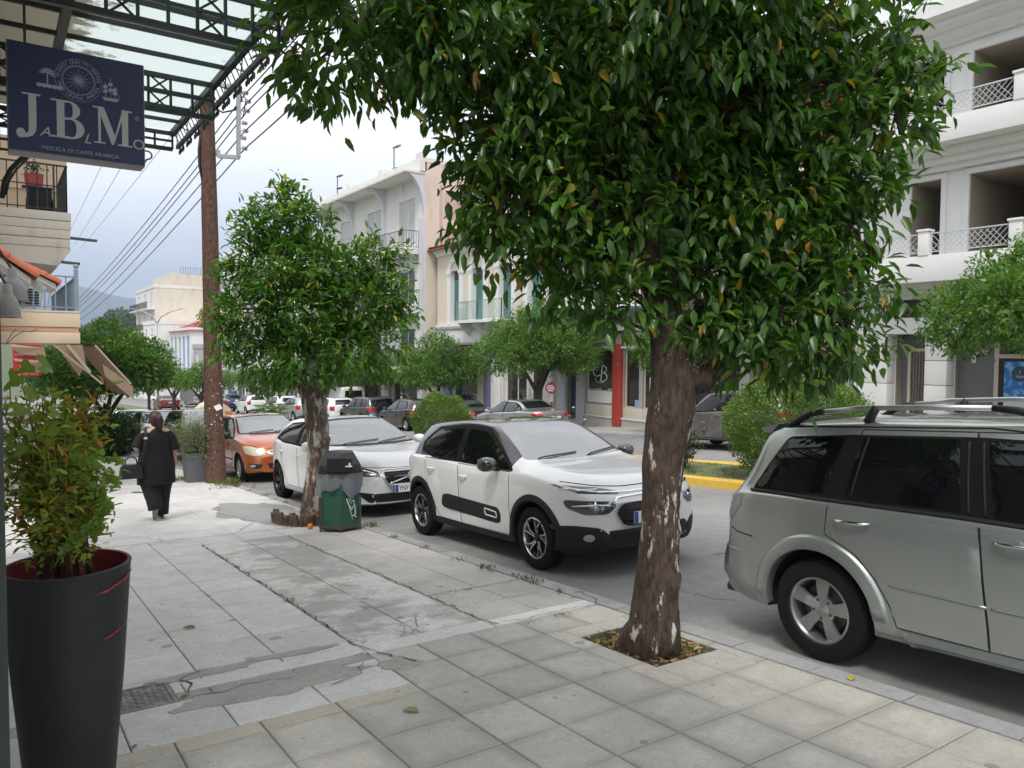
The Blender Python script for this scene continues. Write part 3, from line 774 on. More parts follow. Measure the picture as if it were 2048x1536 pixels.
    for ax in(sp['axle'],sp['raxle']):
        for sd in(-1,1):
            wheel(sp['tyre'],sp.get('tw',.2),sp['wheel'],C,(ax,sd*(W-sp.get('tw',.2)/2-sp.get('inset',.012)),sp['tyre']),sd,sp['rim'],sp.get('rimmat',m_alloy),sp.get('rimface'),sp.get('spin',.3)+ax)
    if 'wipers' in sp:
        for (y0,z0,y1,z1) in sp['wipers']:
            mb=MB(); pts=[]
            for t in range(9):
                u=t/8; loc,nn=B.hit(y0+(y1-y0)*u,z0+(z1-z0)*u,'front',1); pts.append(loc+nn*(.020 if t else .006))
            mb.tube(pts,.008,6); mb.obj('wiper',m_black,C)
    for axis,yc,zc,txt in sp.get('plates',[]):
        loc,nn=B.hit(yc,zc,axis,1); sg=1 if axis=='front' else -1
        pb=MB(); pb.box((0,0,0),(.012,.52,.112)); pb.box((.0075,-.235,0),(.003,.045,.106),mi=1)
        p=pb.obj('number_plate',[m_plate,m_plateblue],C); p.location=loc+Vector((sg*.02,0,0)); 
        p.rotation_euler=(0,0,0 if sg>0 else PI)
        if txt:
            tm=text_mesh(txt,.10,.001,'LEFT'); tm.materials.append(m_black); t_=bpy.data.objects.new('lettering',tm); link(t_,p)
            t_.rotation_euler=(PI/2,0,PI/2); t_.location=(.0085,-.20,-.002); t_.scale=(.8,1.0,1)
    return C,B,body
p_silver=paint('silver_green_paint',(.36,.39,.37),.75,.33,.03)
p_white=paint('white_paint',(.78,.78,.76),0,.3,.02)
p_white2=paint('cool_white_paint',(.74,.75,.76),0,.3,.02)
p_orange=paint('burnt_orange_paint',(.42,.105,.03),.25,.32,.05)
p_black=paint('black_paint',(.012,.012,.014),.0,.25,.02)
p_muddy=paint('muddy_grey_paint',(.10,.10,.105),.3,.4,.22)
p_grey=paint('silver_paint',(.45,.46,.46),.7,.3,.03)
p_green=paint('dull_green_paint',(.10,.13,.10),.2,.4,.12)
p_red=paint('dark_red_paint',(.28,.02,.025),.2,.3,.03)
p_blue=paint('navy_paint',(.02,.04,.12),.3,.3,.03)
p_dgrey=paint('charcoal_paint',(.04,.042,.05),.5,.3,.04)
def arc(cx,cz,r,a0,a1,n=16): return [(cx+r*math.cos(R_(a0+(a1-a0)*k/n)),cz+r*math.sin(R_(a0+(a1-a0)*k/n))) for k in range(n+1)]
def ringpoly(cx,cz,r0,r1,a0,a1,n=20): return arc(cx,cz,r1,a0,a1,n)+arc(cx,cz,r0,a1,a0,n)

# ---- white hatchback with black roof, side bumper pads (nearest parked behind the tree)
SP_HATCH=dict(paint=p_white,roofmat=p_black,roofmin=-1.50,cladmat=m_blackp,clad=2.05,axle=1.25,raxle=-1.26,tyre=.315,tw=.205,rim=.205,archr=.365,wheel='twist',
 rimmat=m_alloyc,rimface=m_alloyd,bow=(.22,.12),tuck=.07,
 top=[(-1.90,.70),(-1.88,.86),(-1.84,.98),(-1.74,1.14),(-1.60,1.30),(-1.46,1.385),(-1.1,1.43),(-.4,1.455),(.1,1.42),(.3,1.36),(.6,1.22),(.98,1.035),(1.3,1.0),(1.7,.95),(1.93,.89),(2.04,.80),(2.09,.70)],
 belt=[(-1.90,.66),(-1.85,.86),(-1.75,.96),(-1.5,1.02),(-.9,1.02),(-.2,.985),(.8,.955),(1.3,.93),(1.8,.86),(2.02,.76),(2.09,.66)],
 bottom=[(-1.90,.34),(-1.7,.26),(-.9,.20),(.9,.20),(1.7,.20),(2.0,.22),(2.09,.28)],
 half=[(-1.90,.66),(-1.8,.76),(-1.6,.83),(-1.2,.868),(1.1,.868),(1.5,.85),(1.8,.80),(2.0,.70),(2.09,.60)],
 roofhalf=[(-1.9,.5),(-1.6,.56),(-1.0,.60),(.1,.60),(.5,.62),(1.0,.66),(1.6,.6),(2.09,.4)],
 nose=[(.15,-.10),(.26,-.03),(.45,0),(.70,0),(.85,-.05)],
 windows=[rnd_poly([(.80,.965),(.66,.975),(-.20,.985),(-.27,1.35),(.08,1.335),(.30,1.245)],.03),rnd_poly([(-.34,.995),(-.95,1.035),(-1.20,1.11),(-1.21,1.17),(-1.03,1.325),(-.38,1.355)],.04)],
 winframe=[rnd_poly([(.88,.95),(-.92,1.005),(-1.27,1.08),(-1.30,1.18),(-1.06,1.37),(-.3,1.40),(.10,1.375),(.36,1.25)],.04)],
 glass=m_glassb,wsmat=m_glassw,
 doors=[[(.84,.40),(.80,.28),(-.20,.29),(-.25,.97),(.84,.945)],[(-.206,.29),(-.72,.30),(-.93,.50),(-1.02,.70),(-1.10,1.0),(-.256,.985)]],
 handles=[(1,-.91,.875,.17),(0,-.11,.835,.17)],mirror=(.62,.975),mirrormat=p_black,
 windscreen=[rnd_poly([(-.66,1.06),(-.30,1.045),(0,1.04),(.30,1.045),(.66,1.06),(.545,1.385),(.2,1.405),(-.2,1.405),(-.545,1.385)],.03)],
 rearscreen=[rnd_poly([(-.5,1.08),(.5,1.08),(.42,1.34),(-.42,1.34)],.04)],
 trim_side=[(rnd_poly([(-.67,.46),(-.62,.585),(-.50,.60),(.62,.555),(.67,.50),(.66,.40),(.58,.38),(-.60,.425)],.05),dict(off=.016,th=.03,edge=.010,step=.04))],
 flares=[(1.25,.325,.360,.43,-14,194,.014,m_blackp),(-1.26,.325,.360,.43,-14,194,.014,m_blackp)],
 side_strips=[([rnd_poly([(.36,.525),(.60,.505),(.605,.445),(.37,.455)],.025)+[rnd_poly([(.36,.525),(.60,.505),(.605,.445),(.37,.455)],.025)[0]]],.014,m_plate,.021),
   ([[(-.17,.41),(-.18,.585)],[(-.02,.56),(.25,.55)]],.006,m_gap,.0175)],
 sidelamps=[(rnd_poly([(-1.84,.90),(-1.66,.99),(-1.60,1.0),(-1.63,.90),(-1.74,.83)],.02),m_red)],
 front=[('bumper_insert',rnd_poly([(-.90,.47),(-.76,.50),(-.60,.48),(-.50,.40),(-.48,.20),(-.90,.20)],.04),m_blackp,dict(off=.012,th=.03,edge=.008)),
  ('bumper_insert',[(-.50,.44),(.50,.44),(.52,.20),(-.52,.20)],m_blackp,dict(one=1,off=.006)),
  ('grille',rnd_poly([(-.36,.69),(.36,.69),(.43,.60),(.33,.47),(-.33,.47),(-.43,.60)],.05),m_blackp,dict(one=1,off=.010,edge=.012)),
  ('headlight',rnd_poly([(-.83,.875),(-.72,.80),(-.38,.775),(-.36,.80),(-.55,.845)],.012),m_lampd,dict(off=.008,step=.03)),
  ('headlight',rnd_poly([(-.80,.74),(-.46,.715),(-.44,.67),(-.52,.605),(-.70,.60),(-.79,.66)],.03),m_lampd,dict(off=.010,step=.03)),
  ('fog_lamp',[(-.67+.035*math.cos(a),.385+.035*math.sin(a)) for a in np.linspace(0,2*PI,17)[:-1]],m_lampc,dict(off=.016,step=.02))],
 lines=[('chrome_line',[[(-.80,.845),(-.55,.80),(-.3,.79),(0,.795),(.3,.79),(.55,.80),(.80,.845)]],.014,'front',m_chrome,.012),
        ('chrome_line',[[(-.47,.665),(-.42,.745),(-.2,.757),(0,.76),(.2,.757),(.42,.745),(.47,.665)]],.016,'front',m_chrome,.012),
        ('grille_bar',[[(-.36,z),(.36,z)] for z in(.50,.535,.57,.605,.64)],.009,'front',m_alloyd,.016),
        ('grille_bar',[[(-.46,z),(.46,z)] for z in(.28,.31,.34,.37,.40)],.007,'front',m_under,.012),
        ('drl_line',[[(-.80,.868),(-.70,.82),(-.55,.825)],[(.80,.868),(.70,.82),(.55,.825)],[(-.52,.69),(-.48,.72)],[(.52,.69),(.48,.72)]],.010,'front',m_plate,.013),
        ('lamp_detail',[[(-.76,.68),(-.62,.69),(-.50,.68)],[(.76,.68),(.62,.69),(.50,.68)],[(-.63,.62),(-.62,.72)],[(.63,.62),(.62,.72)]],.012,'front',m_chrome,.0135),
        ('bonnet_gap',[[(-.76,.90),(-.55,.86),(-.3,.84),(0,.84),(.3,.84),(.55,.86),(.76,.90)]],.007,'front',m_gap,.002)],
 wipers=[(-.52,1.055,.02,1.075),(.12,1.045,.60,1.09)],
 rear=[('tail_light',rnd_poly([(-.74,.98),(-.46,.93),(-.48,.82),(-.74,.84)],.02),m_red,{}) ],
 plates=[('front',0,.545,None)])

# ---- silver estate SUV, rear three-quarter
SP_SUV=dict(paint=p_silver,cladmat=p_silver,axle=1.2,raxle=-1.39,tyre=.325,tw=.215,rim=.208,archr=.385,wheel='five',rimmat=m_alloy,rimface=m_steelw,spin=1.85,
 bow=(.2,.13),tuck=.05,inset=.02,stations=100,
 top=[(-2.33,.52),(-2.31,.655),(-2.26,.69),(-2.205,.72),(-2.19,.85),(-2.165,1.0),(-2.03,1.22),(-1.90,1.43),(-1.84,1.475),(-1.6,1.515),(-1.0,1.54),(-.2,1.54),(.2,1.49),(.95,1.03),(1.2,.99),(1.8,.92),(2.05,.80),(2.12,.62)],
 belt=[(-2.33,.48),(-2.30,.60),(-2.215,.70),(-2.17,.98),(-2.0,1.05),(-1.84,1.06),(-.5,1.04),(.8,.975),(1.5,.92),(2.0,.80),(2.12,.6)],
 bottom=[(-2.33,.36),(-2.2,.30),(-1.9,.27),(-.9,.25),(1,.25),(1.8,.26),(2.12,.34)],
 half=[(-2.33,.70),(-2.2,.79),(-1.95,.84),(-1.4,.86),(1,.86),(1.7,.80),(2.0,.68),(2.12,.5)],
 roofhalf=[(-2.33,.5),(-2.1,.60),(-1.8,.63),(-.2,.635),(.2,.62),(1,.64),(2.12,.4)],
 shoulder=.05,
 windows=[rnd_poly([(-1.86,1.075),(-1.66,1.40),(-1.24,1.425),(-1.335,1.07)],.04),rnd_poly([(-1.19,1.065),(-1.12,1.425),(-.55,1.43),(-.50,1.045)],.02),rnd_poly([(-.33,1.03),(-.40,1.425),(.10,1.40),(.66,1.0)],.03)],
 winframe=[rnd_poly([(-1.89,1.055),(-1.665,1.415),(-1.2,1.440),(-.45,1.447),(.12,1.425),(.76,.975),(-.5,1.025)],.04)],
 glass=m_glassb,
 doors=[[(-1.14,1.475),(-1.21,1.25),(-1.28,1.03),(-1.305,.83),(-1.24,.80),(-1.10,.73),(-.98,.60),(-.90,.45),(-.865,.345),(-.37,.335),(-.40,1.02),(-.47,1.475)],
        [(-.464,1.475),(-.394,1.02),(-.364,.335),(.70,.33),(.78,.60),(.80,.97),(.16,1.43),(.05,1.475)]],
 handles=[(0,-1.12,.925,.235),(1,-.21,.915,.235)],handlemat=m_chrome,mirror=(.62,1.0),
 windscreen=[rnd_poly([(-.66,1.06),(.66,1.06),(.56,1.46),(-.56,1.46)],.04)],
 rearscreen=[rnd_poly([(-.62,1.06),(.62,1.06),(.52,1.40),(-.52,1.40)],.05)],rearglass=m_glassb,
 flares=[(-1.39,.335,.380,.478,2,186,.024,p_silver),(1.2,.335,.380,.478,-6,178,.022,p_silver)],
 trim_side=[(rnd_poly([(-.86,.335),(.70,.33),(.70,.245),(-.78,.255)],.03),dict(off=.030,th=.05,edge=.016,m=p_silver)),
   (rnd_poly([(-2.30,.66),(-1.86,.60),(-1.83,.57),(-2.30,.615)],.008),dict(off=.006,th=.02,edge=.005,m=p_silver))],
 side_strips=[([[(-.90,.585),(-.37,.565)],[(-.35,.565),(.66,.55)]],.016,p_silver,.008),([[(-1.87,.735),(-2.02,.75),(-2.12,.79),(-2.145,.98)]],.008,m_gap,.002),
   ([[(-1.90,1.052),(-.50,1.022),(.78,.968)]],.016,m_blackp,.011),([[(-1.145,1.07),(-1.085,1.42)],[(-.375,1.04),(-.425,1.42)],[(-.46,1.04),(-.50,1.42)]],.010,m_under,.0145),
   ([[(-1.85,1.47),(-1.5,1.487),(-.4,1.497),(.2,1.44)]],.008,m_gap,.0025)],
 sidelamps=[(rnd_poly([(-2.15,1.005),(-1.955,1.012),(-1.975,.94),(-2.06,.845),(-2.10,.83),(-2.16,.86)],.02),m_lampc)],
 rear=[('tail_light',rnd_poly([(-.78,1.01),(-.66,1.0),(-.68,.84),(-.78,.82)],.02),m_lampc,dict(off=.008)),('tailgate_handle',rnd_poly([(-.25,.86),(.25,.86),(.25,.82),(-.25,.82)],.01),m_chrome,dict(one=1,off=.02)),
   ('bumper_insert',rnd_poly([(-.6,.52),(.6,.52),(.55,.40),(-.55,.40)],.03),m_blackp,dict(one=1))],
 front=[('headlight',rnd_poly([(-.78,.80),(-.45,.78),(-.45,.68),(-.75,.70)],.03),m_lampc,{}),('grille',rnd_poly([(-.4,.78),(.4,.78),(.36,.64),(-.36,.64)],.03),m_blackp,dict(one=1))],
 plates=[('rear',0,.72,None),('front',0,.5,None)])

# ---- mid-size white hatchback seen from the front
SP_V=dict(paint=p_white2,axle=1.30,raxle=-1.35,tyre=.325,tw=.215,rim=.222,archr=.375,wheel='split',rimmat=m_alloyd,bow=(.26,.14),tuck=.07,spin=.2,
 top=[(-2.12,.70),(-2.1,.86),(-2.02,1.02),(-1.85,1.20),(-1.65,1.33),(-1.3,1.41),(-.5,1.445),(0,1.41),(.25,1.34),(.6,1.20),(1.05,1.01),(1.4,.965),(1.9,.88),(2.10,.80),(2.2,.70),(2.25,.60)],
 belt=[(-2.12,.66),(-2.05,.88),(-1.9,1.02),(-1.5,1.05),(-.5,1.01),(.9,.94),(1.5,.89),(2.0,.78),(2.2,.62),(2.25,.55)],
 bottom=[(-2.12,.34),(-1.9,.27),(-.9,.20),(.9,.19),(1.8,.19),(2.25,.21)],
 half=[(-2.12,.66),(-2.0,.76),(-1.7,.84),(-1.2,.885),(1.1,.885),(1.6,.87),(1.95,.80),(2.15,.70),(2.25,.58)],
 roofhalf=[(-2.12,.5),(-1.7,.57),(-1.0,.60),(.1,.60),(.6,.64),(1.05,.68),(1.6,.64),(2.25,.4)],
 nose=[(.15,-.09),(.25,-.02),(.35,0),(.6,0),(.75,-.04),(.9,-.05)],
 windows=[rnd_poly([(.80,.96),(-.20,1.0),(-.27,1.345),(.05,1.335),(.30,1.24)],.03),rnd_poly([(-.34,1.01),(-1.0,1.04),(-1.42,1.10),(-1.30,1.20),(-1.05,1.31),(-.38,1.35)],.03)],
 winframe=[rnd_poly([(.88,.945),(-.92,1.01),(-1.52,1.085),(-1.34,1.23),(-1.08,1.345),(-.3,1.385),(.10,1.365),(.36,1.245)],.03)],
 glass=m_glassb,
 doors=[[(.84,.40),(.80,.28),(-.20,.29),(-.25,.99),(.84,.945)],[(-.206,.29),(-.78,.30),(-.98,.50),(-1.07,.72),(-1.15,1.03),(-.256,1.0)]],
 handles=[(1,-1.0,.88,.18),(0,-.12,.84,.18)],mirror=(.66,.97),
 windscreen=[rnd_poly([(-.70,1.035),(-.30,1.02),(.30,1.02),(.70,1.035),(.555,1.375),(.2,1.395),(-.2,1.395),(-.555,1.375)],.03)],
 wsframe=[(-.72,1.03),(-.3,1.012),(.3,1.012),(.72,1.03),(.57,1.385),(.2,1.405),(-.2,1.405),(-.57,1.385)],
 rearscreen=[rnd_poly([(-.5,1.08),(.5,1.08),(.42,1.32),(-.42,1.32)],.04)],
 sidelamps=[(rnd_poly([(-2.06,.80),(-1.92,1.0),(-1.84,1.0),(-1.92,.84)],.02),m_red)],
 front=[('grille',rnd_poly([(-.40,.69),(.40,.69),(.43,.62),(.33,.49),(-.33,.49),(-.43,.62)],.03),m_blackp,dict(one=1,off=.006,edge=.01)),
  ('bumper_insert',rnd_poly([(-.78,.40),(-.50,.36),(.50,.36),(.78,.40),(.60,.23),(-.60,.23)],.04),m_blackp,dict(one=1,off=.008)),
  ('headlight',rnd_poly([(-.86,.79),(-.70,.76),(-.48,.68),(-.46,.60),(-.70,.625),(-.84,.70)],.02),m_lampd,dict(off=.009,step=.03))],
 lines=[('grille_bar',[[(-.37,z),(.37,z)] for z in(.52,.555,.59,.625,.66)],.010,'front',m_alloyd,.013),('chrome_line',[rnd_poly([(-.42,.70),(.42,.70),(.45,.62),(.345,.48),(-.345,.48),(-.45,.62)],.03)+[(-.42,.69)]],.014,'front',m_chrome,.013),
  ('chrome_line',[[(-.34,.50),(.34,.685)]],.018,'front',m_chrome,.016),('bumper_lip',[[(-.72,.225),(-.4,.215),(0,.212),(.4,.215),(.72,.225)]],.03,'front',p_white2,.016),
  ('lamp_detail',[[(-.80,.72),(-.62,.69),(-.50,.64)],[(.80,.72),(.62,.69),(.50,.64)]],.02,'front',m_chrome,.0125),
  ('bonnet_gap',[[(-.80,.80),(-.6,.74),(-.3,.72),(0,.718),(.3,.72),(.6,.74),(.80,.80)]],.007,'front',m_gap,.002)],
 wipers=[(-.55,1.025,.10,1.06),(.05,1.018,.62,1.07)],
 plates=[('front',0,.415,'YNY\u00b71')])

# ---- small orange hatchback
SP_F=dict(paint=p_orange,axle=1.24,raxle=-1.25,tyre=.30,tw=.185,rim=.19,archr=.345,wheel='cap',rimmat=m_alloy,bow=(.22,.12),tuck=.07,
 top=[(-1.88,.70),(-1.86,.90),(-1.80,1.05),(-1.66,1.25),(-1.5,1.38),(-1.1,1.435),(-.4,1.45),(.05,1.42),(.3,1.34),(.6,1.20),(1.0,1.02),(1.3,.97),(1.7,.88),(1.92,.78),(2.0,.66),(2.03,.56)],
 belt=[(-1.88,.66),(-1.8,.92),(-1.6,1.0),(-.5,.97),(.9,.93),(1.5,.86),(1.85,.74),(2.0,.60),(2.03,.52)],
 bottom=[(-1.88,.34),(-1.6,.26),(-.9,.20),(.9,.20),(1.7,.20),(2.03,.23)],
 half=[(-1.88,.64),(-1.7,.78),(-1.2,.838),(1.0,.838),(1.5,.82),(1.8,.75),(1.95,.66),(2.03,.56)],
 roofhalf=[(-1.88,.5),(-1.5,.55),(-.5,.58),(.1,.58),(.6,.62),(1.0,.64),(1.5,.6),(2.03,.4)],
 nose=[(.15,-.07),(.28,0),(.55,0),(.72,-.04),(.9,-.05)],
 windows=[rnd_poly([(.76,.955),(-.25,.98),(-.30,1.35),(.02,1.34),(.30,1.23)],.03),rnd_poly([(-.36,.985),(-1.3,1.02),(-1.22,1.2),(-1.05,1.33),(-.40,1.35)],.03)],
 winframe=[rnd_poly([(.82,.94),(-1.36,1.0),(-1.26,1.22),(-1.06,1.36),(-.3,1.385),(.05,1.37),(.34,1.24)],.03)],
 doors=[[(.80,.36),(-.28,.29),(-.32,.97),(.80,.93)],[(-.30,.29),(-.75,.32),(-.95,.6),(-1.0,.98),(-.33,.97)]],
 handles=[(0,-.16,.82,.16),(1,-.85,.84,.16)],handlemat=p_orange,mirror=(.62,.96),mirrormat=m_blackp,
 windscreen=[rnd_poly([(-.66,1.04),(-.3,1.03),(.3,1.03),(.66,1.04),(.54,1.375),(.2,1.395),(-.2,1.395),(-.54,1.375)],.03)],
 wsframe=[(-.68,1.035),(-.3,1.022),(.3,1.022),(.68,1.035),(.555,1.385),(.2,1.405),(-.2,1.405),(-.555,1.385)],
 rearscreen=[rnd_poly([(-.5,1.05),(.5,1.05),(.42,1.32),(-.42,1.32)],.04)],
 side_strips=[([[(-.95,.52),(-.33,.50)],[(-.25,.50),(.78,.48)]],.03,m_blackp,.010)],
 front=[('headlight',rnd_poly([(-.80,.80),(-.66,.78),(-.48,.70),(-.44,.60),(-.62,.585),(-.77,.62)],.04),m_lampy,dict(off=.009,step=.03)),
  ('grille',rnd_poly([(-.42,.67),(-.2,.695),(.2,.695),(.42,.67),(.36,.605),(-.36,.605)],.03),m_chrome,dict(one=1,off=.010,edge=.004)),
  ('grille',rnd_poly([(-.37,.663),(-.2,.682),(.2,.682),(.37,.663),(.32,.62),(-.32,.62)],.02),m_blackp,dict(one=1,off=.014,edge=.008)),
  ('bumper_insert',rnd_poly([(-.40,.42),(.40,.42),(.36,.30),(-.36,.30)],.03),m_blackp,dict(one=1,off=.006)),
  ('bumper_insert',rnd_poly([(-.74,.42),(-.50,.41),(-.54,.31),(-.70,.32)],.03),m_blackp,dict(off=.006)),
  ('fog_lamp',rnd_poly([(-.72,.40),(-.62,.395),(-.64,.335),(-.70,.34)],.02),m_lampc,dict(off=.010,step=.02))],
 lines=[('bonnet_gap',[[(-.72,.82),(-.45,.735),(0,.72),(.45,.735),(.72,.82)]],.008,'front',m_gap,.002)],
 wipers=[(-.5,1.035,.08,1.07),(.05,1.025,.58,1.075)],plates=[])

# ---- simpler shapes for the cars further off
def generic(kind,pt,**kw):
    if kind=='hatch':
        s=dict(SP_F); s.update(handlemat=pt,side_strips=[],mirrormat=pt,wsframe=SP_F['wsframe'])
        s['front']=[('headlight',rnd_poly([(-.80,.80),(-.66,.77),(-.46,.68),(-.62,.60),(-.77,.64)],.03),m_lampc,dict(off=.009)),('grille',rnd_poly([(-.42,.66),(.42,.66),(.36,.56),(-.36,.56)],.03),m_blackp,dict(one=1)),('bumper_insert',rnd_poly([(-.5,.42),(.5,.42),(.45,.28),(-.45,.28)],.03),m_blackp,dict(one=1))]
        s['rear']=[('tail_light',rnd_poly([(-.76,.98),(-.54,.96),(-.56,.72),(-.75,.72)],.02),m_red,{}),('bumper_insert',rnd_poly([(-.5,.40),(.5,.40),(.5,.32),(-.5,.32)],.02),m_blackp,dict(one=1))]
        s['sidelamps']=[(rnd_poly([(-1.80,.98),(-1.62,.98),(-1.66,.74),(-1.82,.74)],.02),m_red)]
        s['plates']=[('rear',0,.62,None),('front',0,.47,None)]
    elif kind=='sedan':
        s=dict(axle=1.32,raxle=-1.30,tyre=.305,tw=.19,rim=.2,archr=.35,wheel='cap',rimmat=m_alloy,bow=(.22,.14),tuck=.07,
         top=[(-2.25,.60),(-2.23,.80),(-2.18,.93),(-2.05,.985),(-1.6,1.02),(-1.45,1.06),(-1.0,1.28),(-.7,1.36),(-.2,1.39),(.1,1.37),(.4,1.25),(1.0,1.0),(1.4,.94),(1.9,.84),(2.12,.72),(2.2,.56)],
         belt=[(-2.25,.56),(-2.18,.88),(-2.0,.95),(-1.5,.97),(-.5,.96),(.9,.91),(1.6,.84),(2.0,.72),(2.2,.52)],
         bottom=[(-2.25,.34),(-1.9,.25),(-.9,.19),(.9,.19),(1.8,.2),(2.2,.24)],
         half=[(-2.25,.62),(-2.1,.74),(-1.8,.83),(-1.2,.865),(1.0,.865),(1.6,.83),(2.0,.74),(2.2,.58)],
         roofhalf=[(-2.25,.5),(-1.6,.62),(-1.1,.56),(-.5,.57),(.1,.57),(.5,.6),(1.0,.66),(2.2,.4)],
         windows=[rnd_poly([(.76,.94),(-.18,.965),(-.22,1.30),(.02,1.30),(.30,1.2)],.03),rnd_poly([(-.28,.97),(-.92,.985),(-.98,1.15),(-.8,1.25),(-.32,1.30)],.03),rnd_poly([(-.98,.99),(-1.3,1.02),(-1.04,1.14)],.02)],
         winframe=[rnd_poly([(.84,.925),(-1.38,1.0),(-1.02,1.20),(-.78,1.285),(-.2,1.33),(.06,1.325),(.36,1.2)],.03)],
         doors=[[(.80,.36),(-.2,.29),(-.24,.96),(.80,.92)],[(-.22,.29),(-.80,.32),(-1.0,.6),(-1.05,.97),(-.25,.96)]],handles=[(0,-.1,.82,.17),(1,-.9,.84,.17)],mirror=(.64,.95),
         windscreen=[rnd_poly([(-.66,1.02),(-.3,1.01),(.3,1.01),(.66,1.02),(.53,1.32),(-.53,1.32)],.03)],
         rearscreen=[rnd_poly([(-.60,1.07),(.60,1.07),(.50,1.31),(-.50,1.31)],.04)],
         front=[('headlight',rnd_poly([(-.78,.74),(-.48,.70),(-.46,.60),(-.76,.62)],.03),m_lampc,{}),('grille',rnd_poly([(-.4,.70),(.4,.70),(.34,.58),(-.34,.58)],.03),m_blackp,dict(one=1)),('bumper_insert',rnd_poly([(-.5,.42),(.5,.42),(.45,.28),(-.45,.28)],.03),m_blackp,dict(one=1))],
         rear=[('tail_light',rnd_poly([(-.78,.90),(-.46,.88),(-.48,.74),(-.77,.74)],.02),m_red,{})],sidelamps=[(rnd_poly([(-2.16,.90),(-1.96,.90),(-2.0,.76),(-2.16,.76)],.02),m_red)],
         plates=[('rear',0,.72,None),('front',0,.46,None)])
    elif kind=='suv':
        s=dict(SP_SUV); s.update(cladmat=m_blackp,clad=2.0,handlemat=pt,side_strips=[],wheel='five',rimmat=m_alloy)
        s['trim_side']=[]; s['flares']=[(-1.39,.335,.380,.455,-6,186,.02,m_blackp),(1.2,.335,.380,.455,-6,186,.02,m_blackp)]
        s['sidelamps']=[(q,m_red) for q,_ in SP_SUV['sidelamps']]
        s['rear']=[('tail_light',rnd_poly([(-.78,1.01),(-.64,1.0),(-.66,.80),(-.78,.80)],.02),m_red,{}),('bumper_insert',rnd_poly([(-.6,.56),(.6,.56),(.55,.40),(-.55,.40)],.03),m_blackp,dict(one=1))]
    elif kind=='van':
        s=dict(axle=1.35,raxle=-1.35,tyre=.31,tw=.19,rim=.19,archr=.36,wheel='cap',rimmat=m_alloy,bow=(.2,.06),tuck=.06,
         top=[(-2.2,.7),(-2.19,1.5),(-2.15,1.78),(-2.0,1.84),(0,1.86),(.35,1.80),(.7,1.5),(1.15,1.12),(1.5,1.04),(2.0,.92),(2.18,.76),(2.24,.56)],
         belt=[(-2.2,.6),(-2.15,1.05),(0,1.05),(1.0,1.0),(1.6,.92),(2.1,.74),(2.24,.52)],bottom=[(-2.2,.34),(-1.9,.25),(1.8,.22),(2.24,.26)],
         half=[(-2.2,.82),(-2.0,.89),(1.2,.89),(1.8,.84),(2.1,.74),(2.24,.58)],roofhalf=[(-2.2,.74),(0,.74),(.5,.68),(1.1,.68),(2.24,.4)],
         windows=[rnd_poly([(1.0,1.04),(.05,1.06),(.05,1.58),(.45,1.56)],.03)],winframe=[rnd_poly([(1.08,1.02),(0,1.04),(0,1.62),(.48,1.6)],.03)],
         doors=[[(1.0,.36),(-.02,.3),(-.02,1.62),(.48,1.62),(1.06,1.02)]],handles=[(0,.1,.98,.17)],mirror=(.86,1.05),
         windscreen=[rnd_poly([(-.70,1.16),(.70,1.16),(.60,1.74),(-.60,1.74)],.04)],rearscreen=[rnd_poly([(-.6,1.1),(.6,1.1),(.56,1.6),(-.56,1.6)],.04)],
         front=[('headlight',rnd_poly([(-.78,.86),(-.54,.82),(-.52,.66),(-.74,.68)],.03),m_lampc,{}),('grille',rnd_poly([(-.4,.74),(.4,.74),(.36,.62),(-.36,.62)],.03),m_blackp,dict(one=1))],
         rear=[('tail_light',rnd_poly([(-.86,1.1),(-.76,1.1),(-.76,.74),(-.86,.74)],.02),m_red,{})],plates=[('rear',0,.62,None),('front',0,.46,None)])
    s['paint']=pt; s.update(kw); 
    if kind=='suv': s['cladmat']=m_blackp
    s.setdefault('lod',1); return s
G1='cars parked against the near kerb'; G2='cars parked along the far pavement'; G3='cars far down the street'
c,B,b_=make_car('parked_car','silver estate SUV with roof rails parked beside the orange tree pit',SP_SUV,G1); place_car(c,5.16,1.44,-1)
suv_parent,suv_body,suv_B=c,b_,B
# roof rails, spoiler, exhaust
for sd in(-1,1):
    mb=MB(); y0=sd*.575
    def rz(x): return B.hit(x,y0,'top',1)[0].z
    mb.tube([(-1.48,y0,rz(-1.48)+.075),(-1.2,y0,rz(-1.2)+.088),(-.8,y0,rz(-.8)+.09),(-.40,y0,rz(-.4)+.085)],.017,10); rail=mb.obj('roof_rail',m_alloy,c,True)
    for path,r in (([(-1.72,y0,rz(-1.72)-.005),(-1.62,y0,rz(-1.62)+.045),(-1.54,y0,rz(-1.54)+.072),(-1.46,y0,rz(-1.46)+.077)],[.024,.025,.022,.020]),
                   ([(-1.15,y0,rz(-1.15)-.005),(-1.12,y0,rz(-1.12)+.05),(-1.09,y0,rz(-1.09)+.092)],[.034,.027,.024]),
                   ([(-.10,y0,rz(-.1)-.005),(-.2,y0,rz(-.2)+.045),(-.30,y0,rz(-.3)+.072),(-.42,y0,rz(-.42)+.085)],[.024,.025,.022,.020])):
        q=MB(); q.tube(path,r,10); q.obj('rail_foot',m_blackp,rail,True)
mb=MB(); n=12; 
for k in range(n+1):
    yy=-.60+1.2*k/n; zc=1.482+.02*(1-(yy/.6)**2); xb=-1.99+.05*(yy/.6)**2
    mb.v+=[(-1.80,yy,zc+.012),(xb,yy,zc-.012),(xb+.01,yy,zc-.045),(-1.86,yy,zc-.05)]
for k in range(n):
    for i in range(4): mb.f.append((k*4+i,k*4+(i+1)%4,(k+1)*4+(i+1)%4,(k+1)*4+i)); mb.m.append(0)
mb.f+=[(0,1,2,3),(n*4+3,n*4+2,n*4+1,n*4)]; mb.m+=[0,0]
